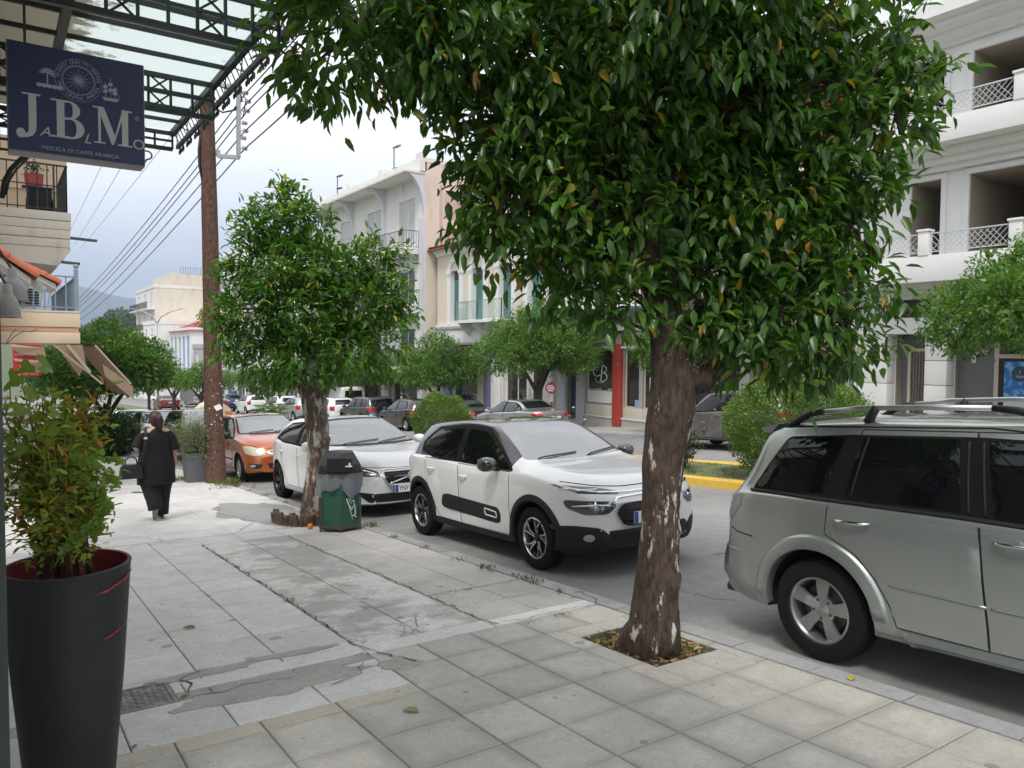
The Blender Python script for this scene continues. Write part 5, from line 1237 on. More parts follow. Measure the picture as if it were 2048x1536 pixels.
# --- grass, litter and small weeds
def tufts(name,label,spots,seed,h=.09,mt=m_grass,lv=None):
    r=random.Random(seed); P=[];D=[];L_=[]
    for (x,y,n,sp,hh) in spots:
        for i in range(n):
            px,py=x+r.gauss(0,sp),y+r.gauss(0,sp); P.append((px,py,(lv or lvl)(px,py)-.005)); D.append((r.gauss(0,.45),r.gauss(0,.45),1)); L_.append(hh*r.uniform(.5,1.3))
    P=np.array(P);D=np.array(D);L_=np.array(L_); U=np.random.RandomState(seed).normal(size=P.shape)
    v,f=leaf_arrays(P,D,U,L_,np.minimum(L_*.12,.010),True); o=npmesh(name,v,f,mt,None); return tag(o,label,'grass',kind='stuff')
rg=random.Random(9)
tufts('kerb_weeds','short dry weeds growing along the kerb joint',[(KX+rg.gauss(0,.03),y,int(12+26*rg.random()),.035,.05) for y in (4.9,5.3,5.45,5.6,5.9,6.0,6.1,6.5,7.3,8.1,9.0,9.2,9.6,9.9,10.6,12.1,12.6,13.3,14.2,15.0,15.1,15.9,16.3)]+[(KX+.03,15.4,120,.12,.16),(KX-.3,15.0,60,.12,.06),(KX-.1,15.7,90,.1,.14),(3.45,4.38,90,.05,.022),(3.15,4.36,60,.04,.02),(3.3,5.45,50,.03,.02),(3.15,5.47,40,.03,.02),(2.93,5.1,20,.015,.02),(2.92,6.2,20,.015,.02),(1.95,6.0,40,.03,.03),(1.95,7.6,20,.02,.03),(4.0,9.0,60,.05,.08),(3.3,17.2,160,.18,.12)],5)
pitz=lambda x,y:lvl(x,y)-.035
soil=sheet('tree_pit',[PIT[0],3.3,3.4,3.5,3.6,3.7,PIT[1]],[PIT[2],3.3,3.4,3.5,3.6,3.7,3.8,PIT[3]],lambda x,y:pitz(x,y)+mnoise.noise(Vector((x*9,y*9,0)))*.012,m_soil)
mb=MB(); zz=lvl(3.5,3.5)
for (a,b) in (((PIT[0],PIT[2]),(PIT[1],PIT[2])),((PIT[1],PIT[2]),(PIT[1],PIT[3])),((PIT[1],PIT[3]),(PIT[0],PIT[3])),((PIT[0],PIT[3]),(PIT[0],PIT[2]))):
    mb.add([(a[0],a[1],lvl(*a)-.006),(b[0],b[1],lvl(*b)-.006),(b[0],b[1],lvl(*b)-.12),(a[0],a[1],lvl(*a)-.12)],[(0,1,2,3)])
tag(mb.obj('pit_edge',m_joint,soil))
tufts('pit_grass','green grass tufts in the square tree pit',[(3.30,3.75,60,.05,.05),(3.31,3.55,70,.05,.05),(3.36,3.40,40,.05,.04),(3.62,3.30,60,.06,.04),(3.45,3.82,50,.05,.06),(3.70,3.4,40,.05,.04),(3.65,3.8,60,.06,.05)],6,lv=pitz)
P=[];D=[];r=random.Random(3)
for i in range(420):
    x,y=r.uniform(PIT[0]+.02,PIT[1]-.02),r.uniform(PIT[2]+.02,PIT[3]-.02); P.append((x,y,pitz(x,y)+r.uniform(.008,.03))); D.append((r.gauss(0,1),r.gauss(0,1),r.gauss(0,.25)))
P=np.array(P);D=np.array(D);U=np.tile([0,0,1.],(len(P),1))+np.random.RandomState(3).normal(size=P.shape)*.4; L_=np.random.RandomState(4).uniform(.025,.06,len(P))
m_litter=leafmat('leaf_litter',(.16,.08,.035),(.34,.22,.11),(.40,.34,.16),.8,.8,.1)
v,f=leaf_arrays(P,D,U,L_,L_*.45); tag(npmesh('leaf_litter',v,f,m_litter),'dry brown leaves lying in the square tree pit','leaf litter',kind='stuff')
upright('weed_plant','small bluish-green weed at the foot of the near tree',(3.43,3.30,pitz(3.43,3.3)),.09,8,m_dkshrub,87,.04,'plant',None,.06,7,.002)
tufts('median_grass','short patchy grass along the median',[(rg.uniform(10.35,12.0),rg.uniform(4,26),60,.12,.09) for _ in range(150)],7,lv=lambda x,y:gz(y)+.03)
def fallen(label,x,y,ln,mt,rz,curl=.25):
    v=LT.copy(); v[:,0]=(v[:,0]-.5)*ln; v[:,1]*=ln*.42; v[:,2]=np.abs(LT[:,1])*ln*curl+.006
    me=bpy.data.meshes.new('fallen_leaf'); me.from_pydata(v.tolist(),[],[tuple(q) for q in LFT]); o=objm('fallen_leaf',me,None,mt,True); o.location=(x,y,lvl(x,y)); o.rotation_euler=(-.066,0,rz)
    return tag(o,label,'leaf','fallen leaves on the pavement')
fallen('green fallen leaf on the grey tiles',1.75,3.46,.10,m_gleaf,2.2); fallen('yellow fallen leaf lying on the kerb beside the SUV wheel',3.95,2.38,.09,m_yleaf,.4)
fallen('curled tan fallen leaf on the white marble tiles',1.13,5.72,.10,m_dry,2.6); fallen('small brown fallen leaf at the end of a marble joint',.52,3.86,.05,m_dry,1.)
fallen('brown fallen leaf beside the metal cover',.84,4.36,.07,m_dry,.3)
P=[];D=[]
for i in range(26): P.append((.5+r.gauss(0,.05),5.25+r.gauss(0,.06),lvl(.5,5.25)+r.uniform(.005,.03))); D.append((r.gauss(0,1),r.gauss(0,1),r.gauss(0,.3)))
P=np.array(P);D=np.array(D); v,f=leaf_arrays(P,D,np.tile([0,0,1.],(len(P),1)),np.full(len(P),.05),np.full(len(P),.02)); tag(npmesh('leaf_litter',v,f,m_litter),'small heap of dry leaves beside the big pot','leaf litter',kind='stuff')
# ------------------------------------------------------------------ buildings
def plaster(name,col,rough=.8,stain=None,sp=(.58,.82),var=.05,bump=.12,streak=True):
    return mat(name,col,rough,var,.9,bump,30,stain=stain,sscale=1.1,spos=sp,stretch=(1,1,.35) if streak else None,spec=.3)
m_white=plaster('white_render',(.76,.755,.735),stain=(.60,.59,.56),sp=(.6,.9))
m_whiteold=plaster('weathered_white_render',(.70,.68,.65),stain=(.40,.37,.33),sp=(.58,.78))
m_blueish=plaster('pale_blue_render',(.55,.58,.61),stain=(.45,.46,.47))
m_cream=plaster('cream_render',(.66,.59,.47),stain=(.55,.49,.40),sp=(.6,.9))
m_creamside=plaster('weathered_cream_render',(.64,.57,.48),stain=(.46,.40,.33),sp=(.5,.8))
m_trimw=plaster('white_moulding',(.74,.74,.73),.7)
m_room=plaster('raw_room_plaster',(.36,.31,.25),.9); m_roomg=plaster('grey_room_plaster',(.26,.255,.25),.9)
m_granite=mat('grey_granite',(.17,.17,.175),.5,.25,40,.1,60,stain=(.34,.34,.34),sscale=9,spos=(.66,.72))
m_redwall=plaster('dark_red_render',(.30,.045,.03),.7); m_redpil=mat('red_pillar_paint',(.42,.055,.035),.6,.1,4)
m_teal=plaster('teal_render',(.30,.44,.44),.8); m_greyren=plaster('warm_grey_render',(.42,.40,.38),.8,stain=(.34,.32,.3))
m_greenwood=mat('green_shutter_paint',(.10,.23,.20),.6,.15,12); m_greeniron=mat('pale_green_iron',(.22,.36,.32),.6,.15,12)
m_iron=mat('dark_iron',(.03,.032,.035),.5,.2,20,metal=.3); m_ironw=mat('grey_painted_iron',(.55,.56,.57),.5,.1,20)
m_shutw=mat('white_shutter',(.70,.70,.69),.6,.06,12); m_aluwin=mat('window_frame_white',(.72,.72,.71),.5,.05,12)
m_pane=glassy('window_pane',(.035,.04,.045),.03,1.6,.03); m_shop=glassy('shop_glass',(.03,.028,.026),.03,1.55,.02)
m_woodf=mat('timber_shopfront',(.30,.14,.05),.6,.25,10); m_creamal=mat('cream_aluminium',(.60,.55,.46),.5,.06,10)
m_purple=plaster('slate_violet_render',(.15,.155,.24),.7); m_marble=mat('grey_marble',(.50,.50,.50),.35,.12,5,stain=(.34,.34,.35),sscale=4)
m_tile=mat('clay_roof_tile',(.42,.115,.055),.8,.3,9,.2,60,rnd=.25); m_tiler=mat('red_roof_tile',(.34,.055,.04),.75,.25,9,rnd=.2)
m_bluedoor=mat('blue_door',(.03,.09,.16),.5,.2,10); m_blueshut=mat('pale_blue_shutter',(.25,.40,.62),.6,.1,10)
m_dark=mat('dark_void',(.015,.015,.016),.9,.1); m_paper=mat('paper',(.75,.75,.73),.8,.05); m_gold=mat('brass_grille',(.36,.30,.18),.45,.2,20,metal=.5)
XF=20.6
def fy(px,X=XF): return atX(px,700,X).y
def fz(px,py,X=XF): return atX(px,py,X).z
def facade(name,X,y0,y1,z0,z1,ops,mt,parent,depth=.22,axis='x',rm=None,back=None,fl=-1):
    """wall in the plane X with real openings (ya,yb,za,zb[,depth]); axis 'y' = wall in plane Y facing -Y"""
    ys=sorted({y0,y1,*[o[0] for o in ops],*[o[1] for o in ops]}); zs=sorted({z0,z1,*[o[2] for o in ops],*[o[3] for o in ops]})
    ys=[y for y in ys if y0<=y<=y1]; zs=[z for z in zs if z0<=z<=z1]; mb=MB()
    P=(lambda d,y,z:(X+d,y,z)) if axis=='x' else (lambda d,y,z:(y,X+d,z))
    idx={}
    def V(y,z):
        if (y,z) not in idx: idx[(y,z)]=len(mb.v); mb.v.append(P(0,y,z))
        return idx[(y,z)]
    for i in range(len(ys)-1):
        for j in range(len(zs)-1):
            cy,cz=(ys[i]+ys[i+1])/2,(zs[j]+zs[j+1])/2
            if any(o[0]<cy<o[1] and o[2]<cz<o[3] for o in ops): continue
            mb.f.append((V(ys[i],zs[j]),V(ys[i+1],zs[j]),V(ys[i+1],zs[j+1]),V(ys[i],zs[j+1]))); mb.m.append(0)
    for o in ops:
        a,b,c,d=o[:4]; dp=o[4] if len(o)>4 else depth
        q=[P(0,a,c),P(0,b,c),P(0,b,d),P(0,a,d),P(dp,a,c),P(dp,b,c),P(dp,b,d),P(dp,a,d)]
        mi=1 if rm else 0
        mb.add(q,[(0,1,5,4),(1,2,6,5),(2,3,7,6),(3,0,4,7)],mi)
        if back is not None and dp>.5: mb.add([q[4],q[5],q[6],q[7]],[(0,1,2,3)],mi)
    mats=[mt]+([rm] if rm else [])
    return mb.obj(name,mats,parent)
def window(parent,X,ya,yb,za,zb,mf,cols=2,rows=1,fw=.05,rec=.14,mp=None,name='window'):
    x=X+rec; mb=MB(); h=fw/2
    for y in(ya+h,yb-h): mb.bb(x,x+.06,y-h,y+h,za,zb)
    for z in(za+h,zb-h): mb.bb(x+.001,x+.059,ya+fw,yb-fw,z-h,z+h)
    w_=(yb-ya-2*fw)/cols
    for k in range(1,cols): mb.bb(x+.002,x+.058,ya+fw+w_*k-h*.7,ya+fw+w_*k+h*.7,za+fw,zb-fw)
    for k in range(1,rows): zz=za+(zb-za)*k/rows; mb.bb(x+.003,x+.057,ya+fw,yb-fw,zz-h*.6,zz+h*.6)
    o=mb.obj(name,mf,parent)
    for i in range(cols):
        for j in range(rows):
            p=MB(); p.bb(x+.028,x+.034,ya+fw+w_*i,ya+fw+w_*(i+1),za+fw+(zb-za-2*fw)*j/rows,za+fw+(zb-za-2*fw)*(j+1)/rows); p.obj('pane',mp or m_pane,o)
    return o
def louvre(parent,X,ya,yb,za,zb,mt,rec=.1,n=None,name='shutter',frame=.05,split=1):
    n=n or max(6,int((zb-za)/.07)); s=None
    for q in range(split):
        a=ya+(yb-ya)*q/split+.004; b=ya+(yb-ya)*(q+1)/split-.004
        mb=MB(); x=X+rec
        mb.bb(x,x+.04,a,a+frame,za,zb); mb.bb(x,x+.04,b-frame,b,za,zb); mb.bb(x+.001,x+.039,a+frame,b-frame,za,za+frame); mb.bb(x+.001,x+.039,a+frame,b-frame,zb-frame,zb); mb.bb(x+.03,x+.036,a+frame,b-frame,za+frame,zb-frame)
        for k in range(n):
            z=za+frame+(zb-za-2*frame)*(k+.5)/n; mb.box((x+.016,(a+b)/2,z),(.012,b-a-2*frame,(zb-za)/n*.85),ry=R_(32))
        s=mb.obj(name,mt,parent)
    return s
def railing(parent,pts,z0,h,mt,kind='bars',sp=.12,r=.009,name='railing'):
    mb=MB()
    for i in range(len(pts)-1):
        a=Vector((*pts[i],0));b=Vector((*pts[i+1],0)); ln=(b-a).length; n=max(1,int(ln/sp))
        for z in((z0+h,.02),(z0+.06,.014)): mb.bar(a+Vector((0,0,z[0])),b+Vector((0,0,z[0])),z[1]*2,z[1]*1.4)
        if kind=='bars':
            for k in range(n+1): p=a.lerp(b,k/n); mb.bar(p+Vector((0,0,z0)),p+Vector((0,0,z0+h)),r*2)
        elif kind=='lattice':
            for k in range(n+1):
                p=a.lerp(b,k/n)
                for dd in(1,-1):
                    q=k+dd*max(1,int((h-.06)/sp*.9)); 
                    t=q/n; 
                    if t<0: f=(k)/(k-q); p2=a; z2=z0+.06+(h-.06)*f
                    elif t>1: f=(n-k)/(q-k); p2=b; z2=z0+.06+(h-.06)*f
                    else: p2=a.lerp(b,t); z2=z0+h
                    if (p2-p).length>1e-4: mb.bar(p+Vector((0,0,z0+.06)),Vector((p2.x,p2.y,z2)),r*1.5)
            for p in(a,b): mb.bar(p+Vector((0,0,z0-.02)),p+Vector((0,0,z0+h+.03)),r*4)
        elif kind=='baluster':
            for k in range(n+1):
                p=a.lerp(b,(k+.5)/(n+1)); mb.lathe([(.05,z0),(.05,z0+.06),(.03,z0+.1),(.055,z0+h*.38),(.03,z0+h*.75),(.05,z0+h-.08),(.05,z0+h)],c=(p.x,p.y,0),n=8)
            mb.bar(a+Vector((0,0,z0+h+.05)),b+Vector((0,0,z0+h+.05)),.2,.1)
    return mb.obj(name,mt,parent)
def cornice(mb,X,y0,y1,prof,mi=0):
    """prof: list (out,z) outward steps extruded along y"""
    poly=[(X-a,z) for a,z in prof]; mb.prism([(p[0],p[1]) for p in poly],y0,y1,'y',mi)
def bld(name,label,x,y,z): return thing(name,label,'building',(0,0,0))
# ---- white unfinished corner building (right)
W=bld('white_building','unfinished white building with open loggias and lattice balcony railings',XF,8,0)
wy1=12.55; wy0=-3.0; zb=-1.0
yA,yB=fy(1873),fy(1815); yC,yD=fy(2046),fy(1930)
d0,d1=fy(1865),fy(1793); zt=2.12
g0=[(yD-.9-2.6,fy(1925)-.0 if False else fy(1912),-.8,zt,.25),(d0,d1,-.9,zt,.5)]
ops=[(d0,d1,-.95,zt,.45),(fy(2150),fy(1912),-.80,zt,.18),(fy(1860),fy(1800),2.55,3.05,.4),(fy(2060),fy(1925),2.55,3.05,.4),
     (yA,yB,4.02,6.16,3.2),(yC,yD,4.02,6.16,3.4),(yC-3.6,yC-.95,4.02,6.16,3.2),(yC-.1,yD,7.35,9.22,3.2),(yA,yB,7.35,9.22,3.2),(yC-3.6,yC-.95,7.35,9.22,3.2),(.2,2.6,-.6,2.1,.3)]
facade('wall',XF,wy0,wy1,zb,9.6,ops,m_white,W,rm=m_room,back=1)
mb=MB(); mb.bb(XF+3.8,XF+12,wy0,wy1,zb,9.6); mb.bb(XF,XF+12,wy1,wy1+.02,zb,9.6); mb.bb(XF,XF+12,wy0,wy1,9.6,9.75)
for z in(4.0,7.33): mb.bb(XF+.3,XF+3.9,wy0,wy1,z-.05,z+.012)
mb.obj('rear_walls',m_white,W)
# mouldings round the loggia openings
for k,(a,b,c,d) in enumerate([(yA,yB,4.05,6.16),(yC,yD,4.05,6.16),(yC-3.6,yC-.95,4.05,6.16),(yC-.1,yD,7.4,9.22),(yA,yB,7.4,9.22),(yC-3.6,yC-.95,7.4,9.22)]):
    mb=MB(); t=.14
    mb.bb(XF-.05,XF+.01,a-t,a-.01,c,d+.01); mb.bb(XF-.05,XF+.01,b+.01,b+t,c,d+.01); mb.bb(XF-.051,XF+.01,a-t,b+t,d+.012,d+.15); mb.obj('opening_moulding',m_trimw,W)
# ground-floor columns with grooves
for k,(a,b) in enumerate([(fy(1793)+.02,fy(1727)),(fy(1912)+.02,fy(1865)-.02)]):
    zz=[-1.0,-.05,.78,1.42,zt]
    for i in range(len(zz)-1):
        mb=MB(); mb.bb(XF-.42,XF+.02,a,b,zz[i]+.012,zz[i+1]-.012); mb.obj('column_block',m_white,W,bevel=.006)
    mb=MB(); mb.bb(XF-.40,XF+.02,a+.02,b-.02,-1.0,zt-.02); mb.obj('column_core',m_greyren,W)
mb=MB(); mb.bb(XF-.45,XF+.01,wy0,wy1-.02,zt,2.55); mb.obj('beam',m_white,W)
mb=MB(); cornice(mb,XF,wy0,wy1,[(-.02,3.05),(.28,3.05),(.28,3.16),(.5,3.16),(.5,3.28),(.8,3.28),(.8,3.40),(-.02,3.40)]); mb.obj('soffit_moulding',m_white,W)
mb=MB(); cornice(mb,XF,wy0,wy1,[(-.02,6.34),(.25,6.34),(.25,6.48),(.5,6.48),(.5,6.62),(.75,6.62),(.75,6.8),(-.02,6.8)]); mb.obj('soffit_moulding',m_white,W)
BX=19.35
for zlo,zhi,rl in((3.40,4.05,.52),(6.80,7.38,.52)):
    yl=fy(1711,BX); mb=MB(); mb.bb(BX,BX+.14,wy0,yl,zlo,zhi); mb.bb(BX+.14,XF-.002,wy0,yl-.14,zlo+.003,zlo+.22); mb.bb(BX+.14,XF-.002,yl-.14,yl,zlo+.001,zhi-.001); mb.obj('balcony',m_white,W,bevel=.01)
    posts=[fy(1840,BX),fy(2022,BX),fy(2022,BX)-1.95,fy(2022,BX)-3.9]
    ends=[yl-.05]
    for p in posts:
        mb=MB(); mb.bb(BX-.02,BX+.20,p-.13,p+.13,zhi+.002,zhi+.60); mb.bb(BX-.05,BX+.23,p-.16,p+.16,zhi+.60,zhi+.66); mb.obj('balcony_pier',m_white,W,bevel=.008)
        railing(W,[(BX+.08,ends[-1]),(BX+.08,p+.15)],zhi+.03,rl,m_ironw,'lattice',.135,.008); ends.append(p-.15)
    railing(W,[(BX+.08,ends[-1]),(BX+.08,wy0)],zhi+.03,rl,m_ironw,'lattice',.16,.008)
mb=MB(); cornice(mb,XF,wy0,wy1,[(-.02,9.22+.30),(.15,9.52),(.15,9.62),(.45,9.66),(.45,9.78),(.8,9.82),(.8,9.95),(1.1,9.98),(1.1,10.3),(-.02,10.3)]); mb.obj('cornice',m_white,W)
for k in range(5):
    p=wy1-.3-k*2.2; mb=MB(); mb.bb(XF-1.0,XF-.75,p-.14,p+.14,10.3,11.2); mb.obj('roof_pier',m_white,W)
    railing(W,[(XF-.88,p-.15),(XF-.88,p-2.05)],10.33,.75,m_ironw,'lattice',.14,.008)
# door with metal grille and shop window with poster
dX=XF+.3; mb=MB(); mb.bb(dX,dX+.05,d0,d1,-.95,zt); mb.obj('door_backing',m_granite,W)
mb=MB(); r=random.Random(5); a,b=d0+.06,d1-.28
for y in np.linspace(a,b,9): mb.bb(dX-.05,dX-.02,y-.008,y+.008,-.9,1.62)
for i in range(8):
    for k in range(9):
        y=a+(b-a)*i/8; z=-.85+k*.29+r.choice((-.08,0,.07)); mb.bb(dX-.049,dX-.021,y,y+(b-a)/8,z-.008,z+.008)
dg_=mb.obj('door_grille',m_gold,W)
mb=MB(); 
for (q0,q1,z0,z1) in((d0,d0+.06,-.95,1.72),(d1-.28,d1-.2,-.95,1.72),(d0,d1-.2,1.66,1.74)): mb.bb(dX-.07,dX-.003,q0,q1,z0,z1)
mb.obj('door_frame',m_creamal,W)
mb=MB()
for k in range(16): y=d0+(d1-d0)*(k+.5)/16; mb.bb(dX-.03,dX-.002,y-.03,y+.03,1.78,zt-.02)
mb.obj('slatted_panel',m_granite,W)
ya,yb=fy(2150),fy(1912); ym=fy(1990)
mb=MB(); mb.bb(XF+.15,XF+.2,ym,yb,-.8,zt); mb.obj('granite_panel',m_granite,W)
mb=MB(); mb.bb(XF+.10,XF+.16,ym-.05,ym+.05,-.8,zt); mb.bb(XF+.101,XF+.16,ya,ym-.05,1.5,1.6); mb.bb(XF+.101,XF+.16,ya,ym-.05,-.8,-.05); sf=mb.obj('shop_frame',m_creamal,W)
mb=MB(); mb.bb(XF+.13,XF+.14,ya,ym-.05,-.05,1.5); mb.obj('pane',m_shop,sf)
m_poster,_n,_l,_b2=nodes('poster_print')
def _poster():
    g=_n.new('ShaderNodeNewGeometry'); sx=_n.new('ShaderNodeSeparateXYZ'); _l.new(g.outputs['Position'],sx.inputs[0])
    f=ramp(_n,_l,noise(_n,_l,g.outputs['Position'],6,4),.45,.55,(.02,.20,.62),(.25,.52,.80)); 
    c=mix(_n,_l,ramp(_n,_l,sx.outputs[2],.42,.55,(1,1,1),(0,0,0)),f,(.72,.76,.78)); _l.new(c,_b2.inputs['Base Color']); _b2.inputs['Roughness'].default_value=.5
_poster()
p0,p1=fy(2048)-.35,fy(2006); mb=MB(); mb.bb(XF+.108,XF+.118,p0,p1,.05,1.42); po=mb.obj('poster',m_poster,W)
mb=MB(); mb.lathe([(0,0),(.19,.0),(.19,.006),(0,.006)],n=28,axis='x'); o=mb.obj('poster_roundel',m_bluedoor,po); o.location=(XF+.100,(p0+p1)/2+.05,1.12)
for k,(t,zz) in enumerate((('7',1.16),('days',1.06))):
    tm=text_mesh(t,.10,.001); tm.materials.append(m_paper); o=bpy.data.objects.new('lettering',tm); link(o,po); o.rotation_euler=(PI/2,0,-PI/2); o.location=(XF+.097,(p0+p1)/2+.05,zz)
for (px,py,w_,h_) in((1948,718,.10,.20),(1960,705,.45,.14)):
    v=atX(px,py,XF+.14); mb=MB(); mb.bb(XF+.138,XF+.148,v.y-w_/2,v.y+w_/2,v.z-h_/2,v.z+h_/2); mb.obj('paper_notice',m_paper if w_<.2 else m_greyren,W)

# ---- building with red accents and the corner shop
E=bld('balcony_building','grey building with red wall panels above the red-pillared shop',XF,18,0)
e0,e1=12.6,fy(1122); gb=-1.05
s1,s0=fy(1173),fy(1231); rp1,rp0=fy(1231),fy(1247)
ops=[(s0+.02,s1,-.55,1.70,.15),(fy(1279),fy(1249),-.62,1.70,.15),(fy(1305),fy(1286),-.62,1.70,.15),(fy(1480),fy(1345),-.60,1.70,.15),(fy(1156),fy(1136),-1.3,1.9,.3),(fy(1690),fy(1500),-.9,1.7,.2)]
up=[(15.0,16.6,3.9,6.2,.5),(18.5,20.2,3.9,6.2,.5),(21.8,23.2,3.9,6.2,.5),(15.0,16.6,7.3,9.4,.5),(18.5,20.2,7.3,9.4,.5),(21.8,23.2,7.3,9.4,.5)]
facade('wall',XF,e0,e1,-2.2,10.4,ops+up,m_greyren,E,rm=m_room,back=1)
mb=MB(); mb.bb(XF+.8,XF+11,e0,e1,-2.2,10.4); mb.obj('rear_walls',m_greyren,E)
for a,b,c,d in ((13.,14.6,3.7,6.4),(17.0,18.2,3.7,6.4),(20.5,21.5,3.7,6.4),(e1-1.35,e1-.45,3.7,6.5),(13.,14.6,7.1,9.8),(17.,18.2,7.1,9.8)):
    mb=MB(); mb.bb(XF-.02,XF+.01,a,b,c,d); mb.obj('red_panel',m_redwall,E)
for a,b,c,d,_ in up: window(E,XF,a,b,c,d,m_aluwin,2,1,.06,.2)
for a,b in ((fy(1135),fy(1122)),(fy(1171),fy(1157))):
    mb=MB(); mb.bb(XF-.12,XF+.02,a,b,-2.2,6.9 if b>fy(1140) else 1.95); mb.obj('pilaster',m_blueish if b>fy(1140) else m_marble,E,bevel=.01)
for zlo in(3.25,6.75,10.0):
    mb=MB(); mb.bb(19.3,XF-.002,e0+.1,e1-.4,zlo,zlo+.22); mb.bb(19.34,XF-.002,e0+.14,e1-.44,zlo-.04,zlo-.001,1); mb.obj('balcony_slab',[m_white,m_teal],E)
    if zlo<9: railing(E,[(19.42,e0+.2),(19.42,e1-.5)],zlo+.22,.72,m_whiteold if zlo<5 else m_ironw,'baluster' if zlo<5 else 'bars',.2 if zlo<5 else .13)
mb=MB(); mb.bb(XF-.28,XF-.001,e0,fy(1165),2.42,2.62); mb.obj('ledge',m_trimw,E); 
mb=MB(); mb.bb(XF-.14,XF-.001,fy(1600),fy(1165),1.72,1.80); mb.obj('ledge',m_trimw,E)
mb=MB(); mb.bb(XF-.16,XF+.02,rp0,rp1,-1.35,1.9); mb.obj('red_pillar',m_redpil,E,bevel=.01)
mb=MB(); mb.bb(XF-.168,XF-.161,rp0+.10,rp0+.20,1.02,1.16); mb.obj('house_number_plate',m_bluedoor,E)
tm=text_mesh('8',.09,.001); tm.materials.append(m_paper); o=bpy.data.objects.new('lettering',tm); link(o,E); o.rotation_euler=(PI/2,0,-PI/2); o.location=(XF-.171,rp0+.15,1.09)
lv=MB()
for k in range(8): z=1.86+.06*k; lv.box((XF-.06,(fy(1195)+rp1)/2,z+.03),(.015,fy(1195)-rp1-.03,.05),ry=R_(35))
lv.bb(XF-.02,XF-.01,rp1,fy(1195),1.84,2.36,1); lv.obj('air_louvre',[m_ironw,m_dark],E)
mb=MB(); mb.bb(XF-.03,XF-.003,rp1+.02,fy(1173)+.25,1.83,1.845); mb.obj('ledge',m_creamal,E)
mb=MB(); mb.bb(XF-.30,XF-.02,rp0+.05,rp0+.12,2.30,2.42); mb.bar((XF-.25,rp0+.1,2.36),(XF-.25,rp1+.9,2.36),.03); mb.bar((XF-.25,rp1+.9,2.36),(XF-.25,rp1+.8,2.50),.02); mb.bar((XF-.25,rp1+.9,2.36),(XF-.25,rp1+.8,2.22),.02); mb.obj('sign_arm',mat('brown_iron',(.10,.045,.03),.6,.2,20),E)
for (a,b,c,d,_) in ops[:4]:
    window(E,XF,a,b,c,d,m_creamal,1 if b-a<3 else 3,1,.07,.08,m_shop,'shop_window')
for a,b in((s0+.02,s1),(fy(1305)-.6,fy(1249)),(fy(1480),fy(1345))):
    n=max(1,int((b-a)/.75))
    for k in range(n):
        mb=MB(); mb.bb(XF-.03,XF+.005,a+(b-a)*k/n+.008,a+(b-a)*(k+1)/n-.008,-1.02,-.60); mb.obj('sill_panel',m_creamal,E,bevel=.006)
mb=MB(); mb.bb(XF-.10,XF-.001,fy(1600),fy(1172),-1.08,-1.03); mb.obj('plinth_ledge',m_trimw,E); 
mb=MB(); mb.bb(XF-.06,XF-.002,fy(1600),fy(1172),-2.2,-1.081); mb.obj('plinth',m_greyren,E)
mb=MB(); mb.bb(XF+.2,XF+.26,fy(1156),fy(1136),-1.3,1.9); mb.obj('door',m_bluedoor,E)
# shop interior seen through the panes as a counter with jars behind the glass front
mb=MB(); mb.bb(XF-.004,XF+.06,s0+.1,s1-.1,-.50,-.02); mb.obj('display_counter',m_paper,E)
r=random.Random(2); mb=MB()
for k in range(9): y=s0+.2+(s1-s0-.4)*k/8; mb.bb(XF+.0,XF+.05,y-.05,y+.05,-.018,-.018+r.uniform(.04,.12))
q=mb.obj('display_jars',m_greyren,E); q['kind']='stuff'
def monogram():
    T=[]; zc,yc=.85,(s0+s1)/2+.05; mb=MB()
    def P(u,v): return (XF+.055,yc-u,zc+v)
    def arcp(cu,cv,ru,rv,a0,a1,n=14): return [P(cu+ru*math.cos(R_(a0+(a1-a0)*i/n)),cv+rv*math.sin(R_(a0+(a1-a0)*i/n))) for i in range(n+1)]
    mb.tube(arcp(-.22,.28,.22,.20,60,285),.022,6); mb.tube(arcp(-.22,-.08,.24,.20,95,320),.022,6)
    mb.tube([P(.10,.15),P(.02,-.45)],.026,6); mb.tube(arcp(.10,.02,.26,.15,95,-80),.022,6); mb.tube(arcp(.10,-.30,.30,.18,90,-120),.024,6); mb.tube(arcp(-.02,-.42,.30,.13,150,330),.012,6)
    o=mb.obj('monogram',m_paper,E,True); o['kind']='stuff'
monogram()
mb=MB(); v=atX(1305,770,XF); mb.bb(XF+.05,XF+.06,v.y-.2,v.y+.2,v.z-.28,v.z+.28); mb.obj('paper_notice',m_paper,E)
mb=MB(); v=atX(1272,808,XF); mb.bb(XF+.05,XF+.06,v.y-.22,v.y+.12,v.z-.2,v.z+.15); mb.obj('paper_notice',m_blueshut,E)

